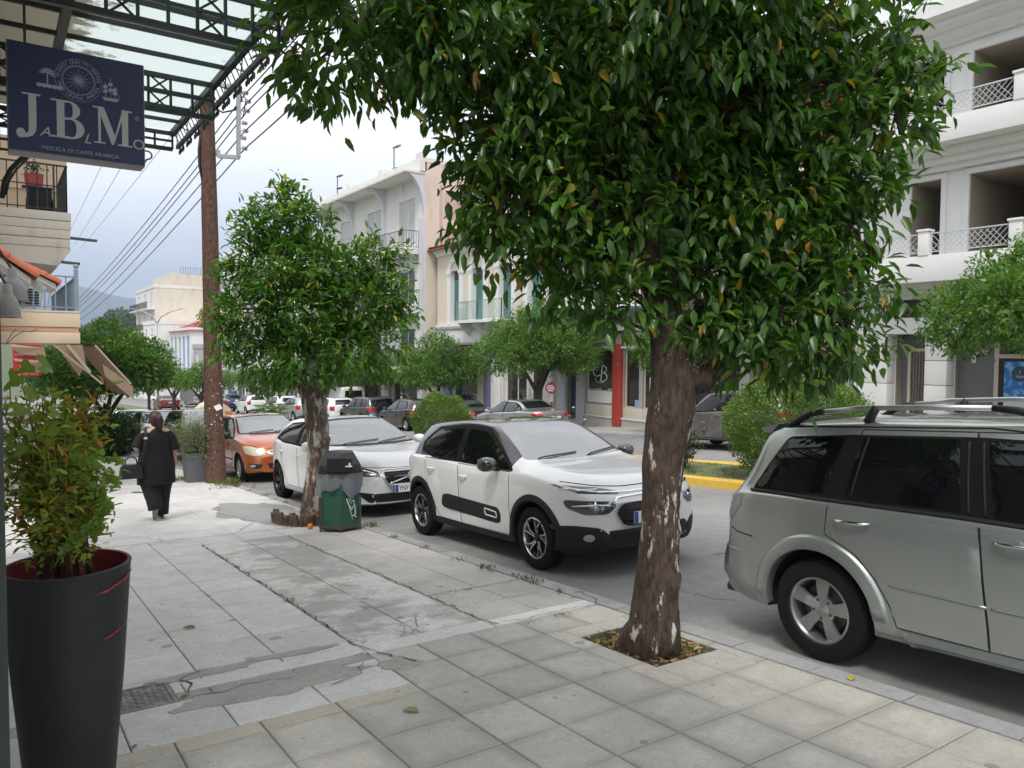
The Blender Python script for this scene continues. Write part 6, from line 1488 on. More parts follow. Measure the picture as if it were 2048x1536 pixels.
# ---- cream neoclassical house
H=bld('cream_house','cream two-storey house with arched mouldings and green shutters',XF,32,0)
h0,h1=fy(1121)+.02,fy(874); 
wins=[(fy(919),fy(902)),(fy(967),fy(945)),(fy(1023),fy(999)),(fy(1084),fy(1057))]
zi=5.85; zo=3.1
gops=[(fy(955),fy(905),-2.0,1.9,.3),(fy(1054),fy(1007),-1.9,1.9,.35),(fy(1090),fy(1058),-1.9,1.9,.35)]
facade('wall',XF,h0,h1,-2.6,7.05,[(a,b,zo,zi,.30) for a,b in wins]+gops,m_cream,H,rm=m_trimw)
mb=MB(); mb.bb(XF+.5,XF+10,h0+.01,h1-.01,-2.6,7.0); mb.bb(XF+.0,XF+10,h1-.012,h1-.002,-2.6,7.0); mb.obj('rear_walls',m_cream,H)
for (a,b) in wins:
    c=(a+b)/2; w_=(b-a)/2; mb=MB()
    for s in(-1,1):
        y=c+s*(w_+.19); mb.bb(XF-.07,XF-.001,y-.17,y+.17,zo-.1,zi-.16)
    mb.obj('pilaster',m_trimw,H)
    mb=MB()
    for s in(-1,1):
        y=c+s*(w_+.19); mb.bb(XF-.12,XF-.002,y-.22,y+.22,zi-.16,zi+.02); mb.bb(XF-.09,XF-.002,y-.2,y+.2,zi-.24,zi-.16)
    mb.obj('capital',m_trimw,H)
    mb=MB(); n=18
    for (ri,ro,dp) in((w_+.02,w_+.17,.08),(w_+.22,w_+.36,.05)):
        for k in range(n):
            a0,a1=PI*k/n,PI*(k+1)/n
            q=[(c+rr*math.cos(t),zi+.02+rr*math.sin(t)*.95) for rr,t in((ri,a0),(ro,a0),(ro,a1),(ri,a1))]
            mb.prism(q,XF-dp,XF-.001,'x')
    mb.obj('arch_moulding',m_trimw,H)
    louvre(H,XF,a+.02,b-.02,zo,zi-.5,m_greenwood,.2,split=2); mb=MB(); mb.bb(XF+.22,XF+.27,a,b,zi-.5,zi); mb.obj('fanlight',m_pane,H)
mb=MB(); cornice(mb,XF,h0,h1+.02,[(-.02,6.75),(.10,6.75),(.12,6.88),(.28,6.95),(.32,7.08),(-.02,7.08)]); mb.obj('cornice',m_trimw,H)
mb=MB(); cornice(mb,XF,h0,h1+.02,[(-.02,2.72),(.14,2.74),(.20,2.86),(.20,2.95),(-.02,2.95)]); mb.obj('string_course',m_trimw,H)
mb=MB(); mb.bb(XF-.06,XF-.002,fy(1000),h1-.1,2.0,2.66); mb.obj('shop_sign_band',m_paper,H)
# tiled roof edge, each tile row a real tile
roof=MB(); roof.add([(XF-.45,h0-.1,7.10),(XF-.45,h1+.35,7.10),(XF+9,h1+.35,9.0),(XF+9,h0-.1,9.0),(XF-.45,h0-.1,7.16),(XF-.45,h1+.35,7.16),(XF+9,h1+.35,9.06),(XF+9,h0-.1,9.06)],[(0,1,2,3),(4,7,6,5),(0,4,5,1),(1,5,6,2),(2,6,7,3),(3,7,4,0)])
ro=roof.obj('roof',m_tiler,H)
tmb=MB(); tmb.lathe([(.095,0),(.085,.9)],n=10,axis='x'); tm=tmb.mesh('roof_tile'); tm.materials.append(m_tiler)
n=int((h1-h0+.4)/.22)
for k in range(n):
    o=bpy.data.objects.new('roof_tile',tm); link(o,ro); o.location=(XF-.50,h0-.02+k*.22,7.17); o.rotation_euler=(0,-math.atan(1.9/9.45),0)
by0,by1=fy(1003,19.8),fy(909,19.8); mb=MB(); mb.bb(19.75,XF-.001,by0,by1,2.98,3.12)
for y in np.linspace(by0+.3,by1-.3,4): mb.prism([(XF-.001,2.3),(XF-.001,2.979),(19.9,2.979),(XF-.25,2.5)],y-.09,y+.09,'y')
mb.obj('balcony_slab',m_trimw,H); railing(H,[(XF-.01,by1-.03),(19.8,by1-.03),(19.8,(by0+by1)/2),(19.8,by0+.03),(XF-.01,by0+.03)],3.13,.92,m_greeniron,'lattice',.15,.008)
for a,b,m_ in((fy(986),fy(972),m_purple),(fy(1005),fy(986)-.02,m_trimw),(fy(1110),fy(1091),m_trimw),(fy(905),fy(880),m_purple)):
    mb=MB(); mb.bb(XF-.14,XF+.01,a,b,-2.6,2.0); mb.obj('shop_pilaster',m_,H,bevel=.012)
for i,(a,b,c,d,_) in enumerate(gops): window(H,XF,a,b,c,d,m_purple if i==0 else m_aluwin,2 if i<2 else 1,1,.07,.2,m_shop,'shop_window')
mb=MB(); P=[];D=[]; r=random.Random(8)
for k in range(500): P.append((XF-.1+r.gauss(0,.12),(gops[0][0]+gops[0][1])/2+.2+r.gauss(0,.45),1.0+r.gauss(0,.32))); D.append((r.gauss(0,1),r.gauss(0,1),r.gauss(0,1)))
P=np.array(P);D=np.array(D); v,f=leaf_arrays(P,D,np.tile([0,0,1.],(500,1)),np.full(500,.10),np.full(500,.07),True); m_pinkfl=leafmat('pink_petals',(.40,.05,.10),(.60,.20,.25),(.15,.25,.08),.85,.6)
o=npmesh('flower_garland',v,f,m_pinkfl,H); o['kind']='stuff'
mb=MB(); pz=[(XF-.28,h0+.55,6.95),(XF-.30,h0+.5,6.8),(XF-.1,h0+.35,6.55),(XF-.1,h0+.35,2.0)]; mb.tube(pz,.05,8); mb.obj('downpipe',m_trimw,H,True)
mb=MB(); mb.tube([(XF-.48,h0-.1,7.08),(XF-.48,h1+.3,7.08)],.06,8); mb.obj('gutter',mat('copper_gutter',(.25,.10,.06),.5,.2,20),H,True)

# ---- three-storey white block
B=bld('apartment_block','three-storey white block with curved eave brackets and roof aerials',19.9,44,0)
bx=19.95; b0_,b1_=fy(850,bx),fy(650,bx); ez=11.45
def bz(px,py): return fz(px,py,bx)
tops=[(fy(829,bx),fy(798,bx)),(fy(762,bx),fy(735,bx)),(fy(706,bx),fy(682,bx))]
ops=[]
for (a,b) in tops: ops+=[(a,b,7.55,10.2,.2),(a,b,4.2,6.6,.2),(a,b,.9,3.3,.2)]
ops+=[(b0_+.8,b0_+4.2,-1.9,.4,.3),(b0_+5,b0_+8.6,-2.0,.4,.3),(b0_+9.4,b0_+13,-2.2,.4,.3)]
facade('wall',bx,b0_,b1_,-3.2,ez,ops,m_whiteold,B,rm=m_trimw)
facade('side_wall',b0_,bx,bx+11,-3.2,ez+.5,[],m_creamside,B,axis='y')
for (x0,x1,z0,z1) in((bx+1.2,bx+5,9.0,10.4),(bx+1.2,bx+5,5.4,8.4),(bx+1.2,bx+5,1.2,4.8),(bx+.9,bx+1.1,-2,10.8)):
    mb=MB(); mb.bb(x0,x1,b0_-.015,b0_-.002,z0,z1); mb.obj('faded_panel',plaster('faded_panel',(.50,.43,.36),stain=(.36,.30,.25),sp=(.45,.7)),B)
mb=MB(); mb.bb(bx+.5,bx+11,b0_+.02,b1_,-3.2,ez); mb.bb(bx-1.2,bx+11,b1_-.01,b1_+.01,ez-.2,ez); mb.obj('rear_walls',m_whiteold,B)
mb=MB(); mb.bb(bx-1.25,bx+.3,b0_+.05,b1_,ez-.16,ez+.0); mb.obj('eave_slab',m_whiteold,B,bevel=.02)
mb=MB(); mb.bb(bx-.25,bx-.05,b0_,b1_,ez+.001,ez+.75); mb.bb(bx-.05,bx+11,b0_-.02,b0_+.2,ez+.502,ez+.75); mb.obj('parapet',m_whiteold,B)
for k in range(4):
    y=b0_+.25+(b1_-b0_-.5)*k/3; mb=MB(); mb.bb(bx-.33,bx+.08,y-.25,y+.25,ez+.002,ez+1.0); mb.obj('parapet_pier',m_whiteold,B)
    # curved bracket
    pts=[(bx,8.9)]+[(bx-1.15*(1-math.cos(t)),8.9+(ez-.17-8.9)*math.sin(t)) for t in np.linspace(0,PI/2,10)]+[(bx,ez-.17)]
    mb=MB(); mb.prism(pts,y-.16,y+.16,'y'); mb.obj('eave_bracket',m_blueish,B)
    mb=MB(); mb.bb(bx-.16,bx-.001,y-.2,y+.2,-3.2,8.9); mb.obj('pilaster',m_blueish,B)
for i,(a,b) in enumerate(tops):
    louvre(B,bx,a+.02,b-.02,7.57,10.18,m_shutw,.08,split=2,n=34)
    for z0,z1 in((4.2,6.6),(.9,3.3)):
        window(B,bx,a,b,z0,z1,m_aluwin,2,1,.07,.1); mb=MB(); mb.bb(bx+.06,bx+.09,a,b,z1-.5,z1-.01); mb.obj('roller_blind',m_shutw,B)
    bays=(b0_+.5+(b1_-b0_-.8)*i/3,b0_+.3+(b1_-b0_-.8)*(i+1)/3)
    for z in(7.25,3.95,.65):
        pr=[(bx-.001,bays[0]),(bx-1.0,bays[0]+.12),(bx-1.15,(bays[0]+bays[1])/2),(bx-1.0,bays[1]-.12),(bx-.001,bays[1])]
        mb=MB(); mb.prism(pr,z-.30,z,'z'); mb.obj('balcony_slab',m_whiteold,B)
        if i==1 and z>7: 
            mb=MB(); 
            for q in range(4):
                mb.bar((*pr[q],z+.45),(*pr[q+1],z+.45),.08,.9)
            mb.obj('balcony_parapet',m_whiteold,B); railing(B,pr,z+.95,.14,m_iron,'bars',.6)
        else: railing(B,pr,z+.02,.95,m_iron,'bars',.14,.008)
for i,o_ in enumerate(ops[-3:]): window(B,bx,*o_[:4],m_woodf if i<2 else m_aluwin,3,1,.10,.15,m_shop,'shop_window')
for y in(b0_+.25,b0_+4.6,b0_+9.0,b1_-.4):
    mb=MB(); mb.bb(bx-.2,bx+.01,y-.3,y+.3,-3.2,.6); mb.obj('shop_pilaster',m_marble,B)
mb=MB(); mb.bb(bx-.3,bx-.001,b0_+.6,b0_+4.5,.45,.95); mb.obj('shop_sign_band',m_greyren,B)
for (px,pyb,pyt) in((788,348,296),(675,392,354)):
    q=atX(px,pyb,bx+1.0); t=atX(px,pyt,bx+1.0); mb=MB(); mb.tube([q-Vector((0,0,.9)),t],.035,6)
    for zz,l in((t.z-.03,.9),(t.z-(1.35 if px>700 else .9),.8)):
        mb.tube([(q.x,q.y+.1,zz),(q.x,q.y-l,zz+.05)],.028,5)
        for k in range(6): yy=q.y-.1-l*k/7; mb.tube([(q.x-.16,yy,zz+.02),(q.x+.16,yy,zz+.02)],.016,4)
    mb.obj('roof_aerial',m_steelw,B)

# ---- far buildings down the street
def simple_block(label,x,y0,y1,zb,zt,mt,floors,seed,group='buildings far down the street',shutter=m_shutw,balc=True,cols=3,depth=10,mside=None):
    T=thing('street_building',label,'building',group=group); r=random.Random(seed); fh=(zt-zb-3.6)/max(1,floors)
    ops=[];info=[]
    for f_ in range(floors):
        for c in range(cols):
            yc=y0+(y1-y0)*(c+.5)/cols; z=zb+3.6+f_*fh; ops.append((yc-.7,yc+.7,z+.3,z+fh-.6,.2)); info.append(f_)
    for c in range(cols): yc=y0+(y1-y0)*(c+.5)/cols; ops.append((yc-(y1-y0)/cols*.4,yc+(y1-y0)/cols*.4,zb+.4,zb+2.9,.3)); info.append(-1)
    facade('wall',x,y0,y1,zb-1,zt,ops,mt,T); facade('side_wall',y0,x,x+depth,zb-1,zt,[],mside or mt,T,axis='y')
    mb=MB(); mb.bb(x+.4,x+depth,y0+.02,y1,zb-1,zt-.02); mb.bb(x-.1,x+.3,y0-.05,y1,zt,zt+.5); mb.bb(x+.3,x+depth,y0-.05,y0+.2,zt,zt+.5); mb.obj('roof',mt,T)
    for o_,k in zip(ops,info):
        if k<0: window(T,x,*o_[:4],m_aluwin,2,1,.09,.15,m_shop,'shop_window')
        elif r.random()<.5: louvre(T,x,*o_[:4],shutter,.08,14)
        else: window(T,x,*o_[:4],m_aluwin,2,1,.08,.12)
    if balc:
        for f_ in range(floors):
            z=zb+3.6+f_*fh+.25; mb=MB(); mb.bb(x-1.1,x-.001,y0+.3,y1-.3,z-.18,z); mb.obj('balcony_slab',mt,T); railing(T,[(x-1.05,y0+.35),(x-1.05,y1-.35)],z,.95,m_iron,'bars',.2,.01)
    return T
G0='buildings far down the street'
simple_block('pale low building with poster-covered shop front beyond the block',20.2,b1_+.3,66.,gz(60)+.1,4.2,m_white,1,3,cols=4)
T6=simple_block('white flat-roofed building with upper balcony behind the bushy tree',20.0,66.4,82.,gz(74)+.1,10.8,m_white,3,4,cols=4)
railing(T6,[(20.2,66.6),(20.2,80)],11.3,.8,m_ironw,'bars',.3,.012)
simple_block('long pale building between the flat-roofed one and the tiled house',20.4,82.5,99.,gz(90)+.1,1.6,m_greyren,1,6,cols=4,balc=False)
T8=simple_block('small house with red tiled roof and pale blue shutters',20.3,100.,113.,gz(106)+.1,3.7,m_white,1,7,shutter=m_blueshut,cols=5,balc=False)
mb=MB(); mb.add([(19.9,99.7,3.75),(19.9,113.3,3.75),(30.6,113.3,3.75),(30.6,99.7,3.75),(25,103,6.0),(25,110,6.0)],[(0,1,5,4),(1,2,5),(2,3,4,5),(3,0,4),(0,3,2,1)]); mb.obj('tiled_roof',m_tiler,T8)
mb=MB(); mb.bb(22.6,23.4,104.,104.8,4.5,6.6); mb.lathe([(.25,6.6),(.18,7.2)],c=(23,104.4,0),n=8); mb.obj('chimney',m_tile,T8)
T7=simple_block('tall building with bare beige end wall and roof railing',20.3,124.,142.,gz(130)+.1,10.6,m_whiteold,4,8,cols=3,mside=m_creamside,depth=14)
mb=MB(); mb.bb(22.5,32,124.4,140,10.6,12.9); mb.obj('roof_storey',m_creamside,T7); railing(T7,[(24.,124.5),(34,124.5)],12.9,1.0,m_iron,'bars',.35,.02)
simple_block('low white building with terrace before the beige end wall',18.6,114.,123.6,gz(118)+.1,4.9,m_white,2,9,cols=2)
# ------------------------------------------------------------------ glazed shop canopy overhead
m_canopy=mat('dark_green_iron',(.022,.032,.028),.5,.25,14,.15,60)
m_frost,_fn,_fl,_fb=nodes('frosted_roof_panel')
def _frost():
    N,L,b=_fn,_fl,_fb
    g=N.new('ShaderNodeNewGeometry'); sx=N.new('ShaderNodeSeparateXYZ'); L.new(g.outputs['Position'],sx.inputs[0])
    n=noise(N,L,g.outputs['Position'],2.2,9,.7)
    a=N.new('ShaderNodeMath'); a.operation='MULTIPLY_ADD'; L.new(sx.outputs[0],a.inputs[0]); a.inputs[1].default_value=-.55; a.inputs[2].default_value=.42   # dirt gathers on the wall side
    s=N.new('ShaderNodeMath'); s.operation='ADD'; L.new(n,s.inputs[0]); L.new(a.outputs[0],s.inputs[1])
    dirt=ramp(N,L,s.outputs[0],.57,.63)
    spk=ramp(N,L,noise(N,L,g.outputs['Position'],14,4,.6),.70,.74)
    mxx=N.new('ShaderNodeMath'); mxx.operation='MAXIMUM'; L.new(dirt,mxx.inputs[0]); L.new(spk,mxx.inputs[1])
    t=N.new('ShaderNodeBsdfTranslucent'); c=mix(N,L,mxx.outputs[0],(.56,.64,.63),(.15,.14,.105)); L.new(c,t.inputs[0])
    d=N.new('ShaderNodeBsdfDiffuse'); c2=mix(N,L,mxx.outputs[0],(.6,.66,.65),(.22,.20,.16)); L.new(c2,d.inputs[0])
    ms=N.new('ShaderNodeMixShader'); ms.inputs[0].default_value=.22; L.new(t.outputs[0],ms.inputs[1]); L.new(d.outputs[0],ms.inputs[2]); L.new(ms.outputs[0],N['Material Output'].inputs[0])
_frost()
CX0,CX1,CZ=-.55,1.50,3.69; TY=[-1.9,-.25,1.42,3.09,4.77,6.44,8.10]
K=thing('glass_canopy','dark iron canopy with frosted panels and scroll fringe above the pavement','canopy',(0,0,0))
def truss(y,z1,h,x0,x1,n,name):
    mb=MB(); mb.bar((x0,y,z1),(x1,y,z1),.035); mb.bar((x0,y,z1-h),(x1,y,z1-h),.035); mb.bar((x0,y,z1-h*.48),(x1,y,z1-h*.48),.02)
    for k in range(n+1):
        x=x0+(x1-x0)*k/n; mb.bar((x,y,z1-h),(x,y,z1),.018)
        if k<n and k%3==1:
            x2=x0+(x1-x0)*(k+1)/n; mb.bar((x,y,z1-h),(x2,y,z1-h*.48),.012); mb.bar((x,y,z1-h*.48),(x2,y,z1-h),.012); mb.bar((x,y,z1-h*.48),(x2,y,z1),.012); mb.bar((x,y,z1),(x2,y,z1-h*.48),.012)
    return mb.obj(name,m_canopy,K)
for i,y in enumerate(TY): truss(y,CZ,.26 if i<6 else .15,CX0,CX1,13,'cross_truss')
mb=MB()
for x in(.42,): mb.bar((x,TY[0],CZ-.02),(x,TY[-1],CZ-.02),.05,.07)
mb.obj('long_beam',m_canopy,K)
for i in range(6):
    for k in range(1,4):
        y=TY[i]+(TY[i+1]-TY[i])*k/4; mb=MB(); mb.bar((CX0,y,CZ+.012),(CX1,y,CZ+.012),.022,.03); mb.obj('purlin',m_canopy,K)
    for k in range(4):
        a=TY[i]+(TY[i+1]-TY[i])*k/4; b=TY[i]+(TY[i+1]-TY[i])*(k+1)/4
        mb=MB(); mb.add([(CX0,a,CZ+.034),(CX1,a,CZ+.034),(CX1,b,CZ+.034),(CX0,b,CZ+.034)],[(0,1,2,3)]); mb.obj('roof_panel',m_frost,K)
# outer fringe: two rails, little bars, hanging scrolls
mb=MB(); mb.bar((CX1,TY[0],CZ),(CX1,TY[-1],CZ),.045,.05); mb.bar((CX1+.045,TY[0],CZ-.125),(CX1+.045,TY[-1],CZ-.125),.03,.035); mb.obj('fringe_rail',m_canopy,K)
mb=MB(); y=TY[0]; k=0
while y<TY[-1]:
    mb.bar((CX1+.0,y,CZ-.02),(CX1+.045,y,CZ-.12),.007)
    if k%4==1: mb.bar((CX1+.0,y,CZ-.02),(CX1+.045,y+.24,CZ-.12),.008)
    if k%4==3: mb.bar((CX1+.045,y-.16,CZ-.12),(CX1,y+.08,CZ-.02),.008)
    y+=.115; k+=1
o=mb.obj('fringe_bars',m_canopy,K); o['kind']='stuff'
sc=MB(); a=np.linspace(0,1.6*PI,12)
for s in(-1,1): sc.tube([(0,s*.010,0),(0,s*.010,-.03),(0,s*.014,-.055)]+[(0,s*(.030-.018*math.cos(q)),-.058-.020*math.sin(q)) for q in np.linspace(.1,1.35*PI,9)],.006,5)
scm=sc.mesh('scroll'); scm.materials.append(m_canopy)
y=1.6; k=0
while y<TY[-1]:
    o=bpy.data.objects.new('scroll',scm); link(o,K); o.location=(CX1+.045,y,CZ-.135); y+=.125 if k%2 else .21; k+=1
mb=MB(); mb.bar((CX1-.33,TY[-1],CZ-.17),(CX1-.33,TY[-1],CZ-.36),.02); mb.bar((CX0,TY[-1],CZ-.36),(CX1-.33,TY[-1],CZ-.36),.02); mb.bar((CX0,TY[-1],CZ-.27),(CX1-.33,TY[-1],CZ-.27),.02)
for k in range(8): x=CX0+(CX1-.33-CX0)*k/8; mb.bar((x,TY[-1],CZ-.17),(x,TY[-1],CZ-.36),.012)
mb.tube([(CX1-.33+.10*t,TY[-1],CZ-.28-.06*math.sin(PI*t)) for t in np.linspace(0,1,6)]+[(CX1-.23+.045*math.sin(q),TY[-1],CZ-.24-.04*math.cos(q)) for q in np.linspace(0,5,10)],.008,5); mb.obj('end_panel',m_canopy,K)
mb=MB(); mb.bb(-.075,.024,2.60,2.70,lvl(0,2.65)-.03,CZ-.1); mb.obj('support_post',m_canopy,K,bevel=.006)
mb=MB(); mb.tube([tuple(atY(a_,b_,7.9)) for a_,b_ in((4,396),(9,362),(22,338),(42,318),(66,302),(100,285))],.020,8); mb.tube([tuple(atY(a_,b_,7.9)) for a_,b_ in((12,390),(18,362),(32,340),(60,312))],.009,6); mb.tube([tuple(atY(20+4*math.cos(q),350+4*math.sin(q),7.9)) for q in np.linspace(0,6.28,12)],.006,5); mb.obj('wall_bracket',m_canopy,K,True)
# shop wall behind the canopy
S=thing('cafe_front','dark framed cafe front under the iron canopy','building',(0,0,0))
mb=MB(); mb.bb(-.9,-.6,2.0,9.0,-1.2,5.5); mb.obj('wall',m_greyren,S)
mb=MB(); mb.bb(-.55,-.012,4.9,5.02,-.6,3.4); mb.obj('side_frame',m_canopy,S)
fr=mb; mb=MB()
for k in range(14): mb.bb(-.4,.055,8.3,8.33,2.35+.075*k,2.385+.075*k)
mb.bb(.045,.075,8.28,8.35,1.8,3.5); mb.obj('louvre_screen',m_black,S)

# ------------------------------------------------------------------ hanging coffee sign
SY=4.5; c00=atY(11.5,76,SY); c10=atY(288,132,SY); c01=atY(14.5,298,SY); sw=c10.x-c00.x; sh_=c00.z-c01.z
m_navy=mat('navy_sign_face',(.016,.022,.085),.35,.05,3); m_silverl=mat('silver_lettering',(.46,.47,.46),.5,.05,5); m_signside=mat('sign_side',(.30,.28,.30),.5,.1,5); m_ink=mat('pale_print',(.34,.36,.42),.6,.1,5)
SG=thing('coffee_sign','navy hanging coffee sign with silver letters and compass emblem','sign',(c00.x,SY,c00.z-sh_))
mb=MB(); mb.bb(0,sw,0,.14,0,sh_); mb.obj('sign_box',m_signside,SG,bevel=.006)
mb=MB(); mb.bb(.004,sw-.004,-.004,-.001,.004,sh_-.004); mb.obj('sign_face',m_navy,SG)
US=sw/276.0
def sgn(u,v): return (u*sw,(1-v)*sh_)      # u,v in 0..1 from the top left of the face
lay=[.0050]
def stroke(poly,name='letter',m_=None,par=SG):
    lay[0]+=.00012; mb=MB(); y=-lay[0]-.001; mb.prism([(a,b) for a,b in poly],y-.0016,-.0042,'y'); return mb
def glyph(name,parts,m_,par):
    mb=MB()
    for i,p in enumerate(parts): mb.prism(p,-.0065-.00035*i,-.0042,'y')
    return mb.obj(name,m_,par)
def arcs(cx,cz,rx,rz,a0,a1,n=14): return [(cx+rx*math.cos(R_(a0+(a1-a0)*k/n)),cz+rz*math.sin(R_(a0+(a1-a0)*k/n))) for k in range(n+1)]
def band(cx,cz,rx,rz,t0,t1,a0,a1,n=16): 
    o=arcs(cx,cz,rx,rz,a0,a1,n); i=[(cx+(rx-(t0+(t1-t0)*math.sin(PI*k/n)))*math.cos(R_(a0+(a1-a0)*k/n)),cz+(rz-(t0+(t1-t0)*math.sin(PI*k/n))*.45)*math.sin(R_(a0+(a1-a0)*k/n))) for k in range(n+1)]
    return o+i[::-1]
def rect(x0,x1,z0,z1): return [(x0,z0),(x1,z0),(x1,z1),(x0,z1)]
def serif(x0,x1,z,h=.010): return [(x0,z),(x1,z),(x1-(x1-x0)*.22,z+h),(x0+(x1-x0)*.22,z+h)]
def uv(u,v): return sgn(u/1330,v/1060)    # sign-face picture coordinates
def Z(v): return (1-v/1060)*sh_
def Xu(u): return u/1330*sw
# face coordinates after taking out the perspective: u right 0..1330, v down 0..1060
H_=Z(510)-Z(880)
# J
jx=Xu(190); glyph('letter',[rect(jx,jx+Xu(72),Z(790),Z(490)),serif(jx-Xu(58),jx+Xu(118),Z(500),.012) if False else [(jx-Xu(58),Z(505)),(jx+Xu(112),Z(505)),(jx+Xu(112),Z(490)),(jx-Xu(58),Z(490))],
  [(jx+Xu(72),Z(790)),(jx+Xu(66),Z(850)),(jx+Xu(35),Z(900)),(jx-Xu(25),Z(925)),(jx-Xu(80),Z(918)),(jx-Xu(60),Z(880)),(jx-Xu(20),Z(885)),(jx+Xu(0),Z(850)),(jx+Xu(0),Z(790))],
  arcs(jx-Xu(72),Z(885),Xu(42),.024,0,345,18)],m_silverl,SG)
# B
bx_=Xu(450); t=Xu(74)
glyph('letter',[rect(bx_,bx_+t,Z(880),Z(505)),[(bx_-Xu(55),Z(520)),(bx_+t,Z(520)),(bx_+t,Z(505)),(bx_-Xu(55),Z(505))],[(bx_-Xu(55),Z(880)),(bx_+t,Z(880)),(bx_+t,Z(864)),(bx_-Xu(55),Z(864))],
  rect(bx_+t*.9,bx_+Xu(110),Z(526),Z(504)),rect(bx_+t*.9,bx_+Xu(130),Z(692),Z(672)),rect(bx_+t*.9,bx_+Xu(130),Z(881),Z(858)),
  band(bx_+Xu(105),(Z(504)+Z(690))/2,Xu(120),(Z(504)-Z(690))/2,.012,Xu(72),-90,90),band(bx_+Xu(125),(Z(673)+Z(881))/2,Xu(140),(Z(673)-Z(881))/2,.012,Xu(78),-90,90)],m_silverl,SG)
# M
mx_=Xu(826)
Xu_=Xu
def Xu(u): return u*.9/1330*sw
glyph('letter',[rect(mx_+Xu(28),mx_+Xu(56),Z(880),Z(520)),[(mx_-Xu(30),Z(525)),(mx_+Xu(70),Z(525)),(mx_+Xu(70),Z(510)),(mx_-Xu(30),Z(510))],[(mx_-Xu(20),Z(880)),(mx_+Xu(105),Z(880)),(mx_+Xu(105),Z(866)),(mx_-Xu(20),Z(866))],
  [(mx_+Xu(20),Z(511)),(mx_+Xu(92),Z(511)),(mx_+Xu(215),Z(790)),(mx_+Xu(190),Z(880)),(mx_+Xu(175),Z(880))],[(mx_+Xu(184),Z(880)),(mx_+Xu(200),Z(880)),(mx_+Xu(330),Z(512)),(mx_+Xu(300),Z(512))],
  rect(mx_+Xu(292),mx_+Xu(364),Z(879),Z(511)),[(mx_+Xu(290),Z(526)),(mx_+Xu(405),Z(526)),(mx_+Xu(405),Z(510)),(mx_+Xu(290),Z(510))],[(mx_+Xu(245),Z(881)),(mx_+Xu(410),Z(881)),(mx_+Xu(410),Z(866)),(mx_+Xu(245),Z(866))]],m_silverl,SG)
Xu=Xu_
def txt_on(t,size,x,z,m_,par=SG,shear=0,rot=0,sx=1.,name='lettering',y=-.0058):
    me=text_mesh(t,size,.0006,'CENTER',shear); me.materials.append(m_); o=bpy.data.objects.new(name,me); link(o,par)
    o.matrix_local=Matrix.Translation((x,y,z))@Matrix.Rotation(rot,4,'Y')@Matrix.Rotation(PI/2,4,'X')@Matrix.Diagonal((sx,1,1,1)); return o
txt_on('A',.068,Xu(340),Z(845),m_silverl,shear=.3); txt_on('L',.068,Xu(742),Z(858),m_silverl,shear=.3); txt_on('O',.072,Xu(1262),Z(845),m_silverl)
txt_on('\u00ae',.030,Xu(1245),Z(575),m_ink)
txt_on('MISCELA DI CAFF\u00c8 ARABICA',.026,Xu(680),Z(1000),m_ink,sx=1.05)
# compass emblem
ec=(Xu(665),Z(285)); er=.098; EM=MB()
for k in range(16):
    a0=2*PI*k/16; L1=er*(.66 if k%2==0 else .58); 
    for s in(-1,1):
        if s>0: continue
        EM.prism([(ec[0],ec[1]),(ec[0]+.014*math.cos(a0-.25),ec[1]+.014*math.sin(a0-.25)),(ec[0]+L1*math.cos(a0),ec[1]+L1*math.sin(a0))],-.0062-.00008*k,-.0042,'y')
def ring(mb,r0,r1,n=40,y=-.0058):
    for k in range(n):
        a0,a1=2*PI*k/n,2*PI*(k+1)/n; mb.prism([(ec[0]+r0*math.cos(a0),ec[1]+r0*math.sin(a0)),(ec[0]+r1*math.cos(a0),ec[1]+r1*math.sin(a0)),(ec[0]+r1*math.cos(a1),ec[1]+r1*math.sin(a1)),(ec[0]+r0*math.cos(a1),ec[1]+r0*math.sin(a1))],y,-.0042,'y')
ring(EM,er*.70,er*.725); ring(EM,er*.76,er*.775); ring(EM,er*1.06,er*1.075)
em=EM.obj('emblem',m_ink,SG); em['kind']='stuff'
def circ_text(s,r,a0,a1,inward):
    n=len(s)
    for k,ch in enumerate(s):
        if ch==' ': continue
        a=a0+(a1-a0)*(k+.5)/n
        x,z=ec[0]+r*math.cos(a),ec[1]+r*math.sin(a)
        ang=(PI/2-a) if not inward else (-PI/2-a)
        o=txt_on(ch,.021,x,z,m_ink,rot=ang,name='emblem_letter')
circ_text('HIGHEST QUALITY COFFEE',er*.92,R_(178),R_(2),False); circ_text('FROM CENTRAL AMERICA',er*.91,R_(192),R_(348),True)
# palm on the left, sailing ship on the right of the emblem
mb=MB(); px,pz=ec[0]-er*1.38,ec[1]-.045
mb.prism([(px-.003,pz),(px+.003,pz),(px+.002,pz+.055),(px-.002,pz+.055)],-.006,-.0042,'y')
for k in range(8):
    a=R_(-20+200*k/7); mb.prism([(px,pz+.055),(px+.022*math.cos(a)-.004*math.sin(a),pz+.055+.022*math.sin(a)+.004*math.cos(a)),(px+.040*math.cos(a),pz+.052+.030*math.sin(a)),(px+.022*math.cos(a)+.004*math.sin(a),pz+.055+.022*math.sin(a)-.004*math.cos(a))],-.0062-.0001*k,-.0042,'y')
for k in range(5): mb.prism(arcs(px-.035+.022*k,pz-.008,.014,.010,0,330,8),-.0061-.0001*k,-.0042,'y')
mb.obj('palm_emblem',m_ink,SG)['kind']='stuff'
mb=MB(); px,pz=ec[0]+er*1.42,ec[1]-.06
mb.prism([(px-.035,pz),(px+.045,pz),(px+.035,pz-.016),(px-.025,pz-.016)],-.006,-.0042,'y')
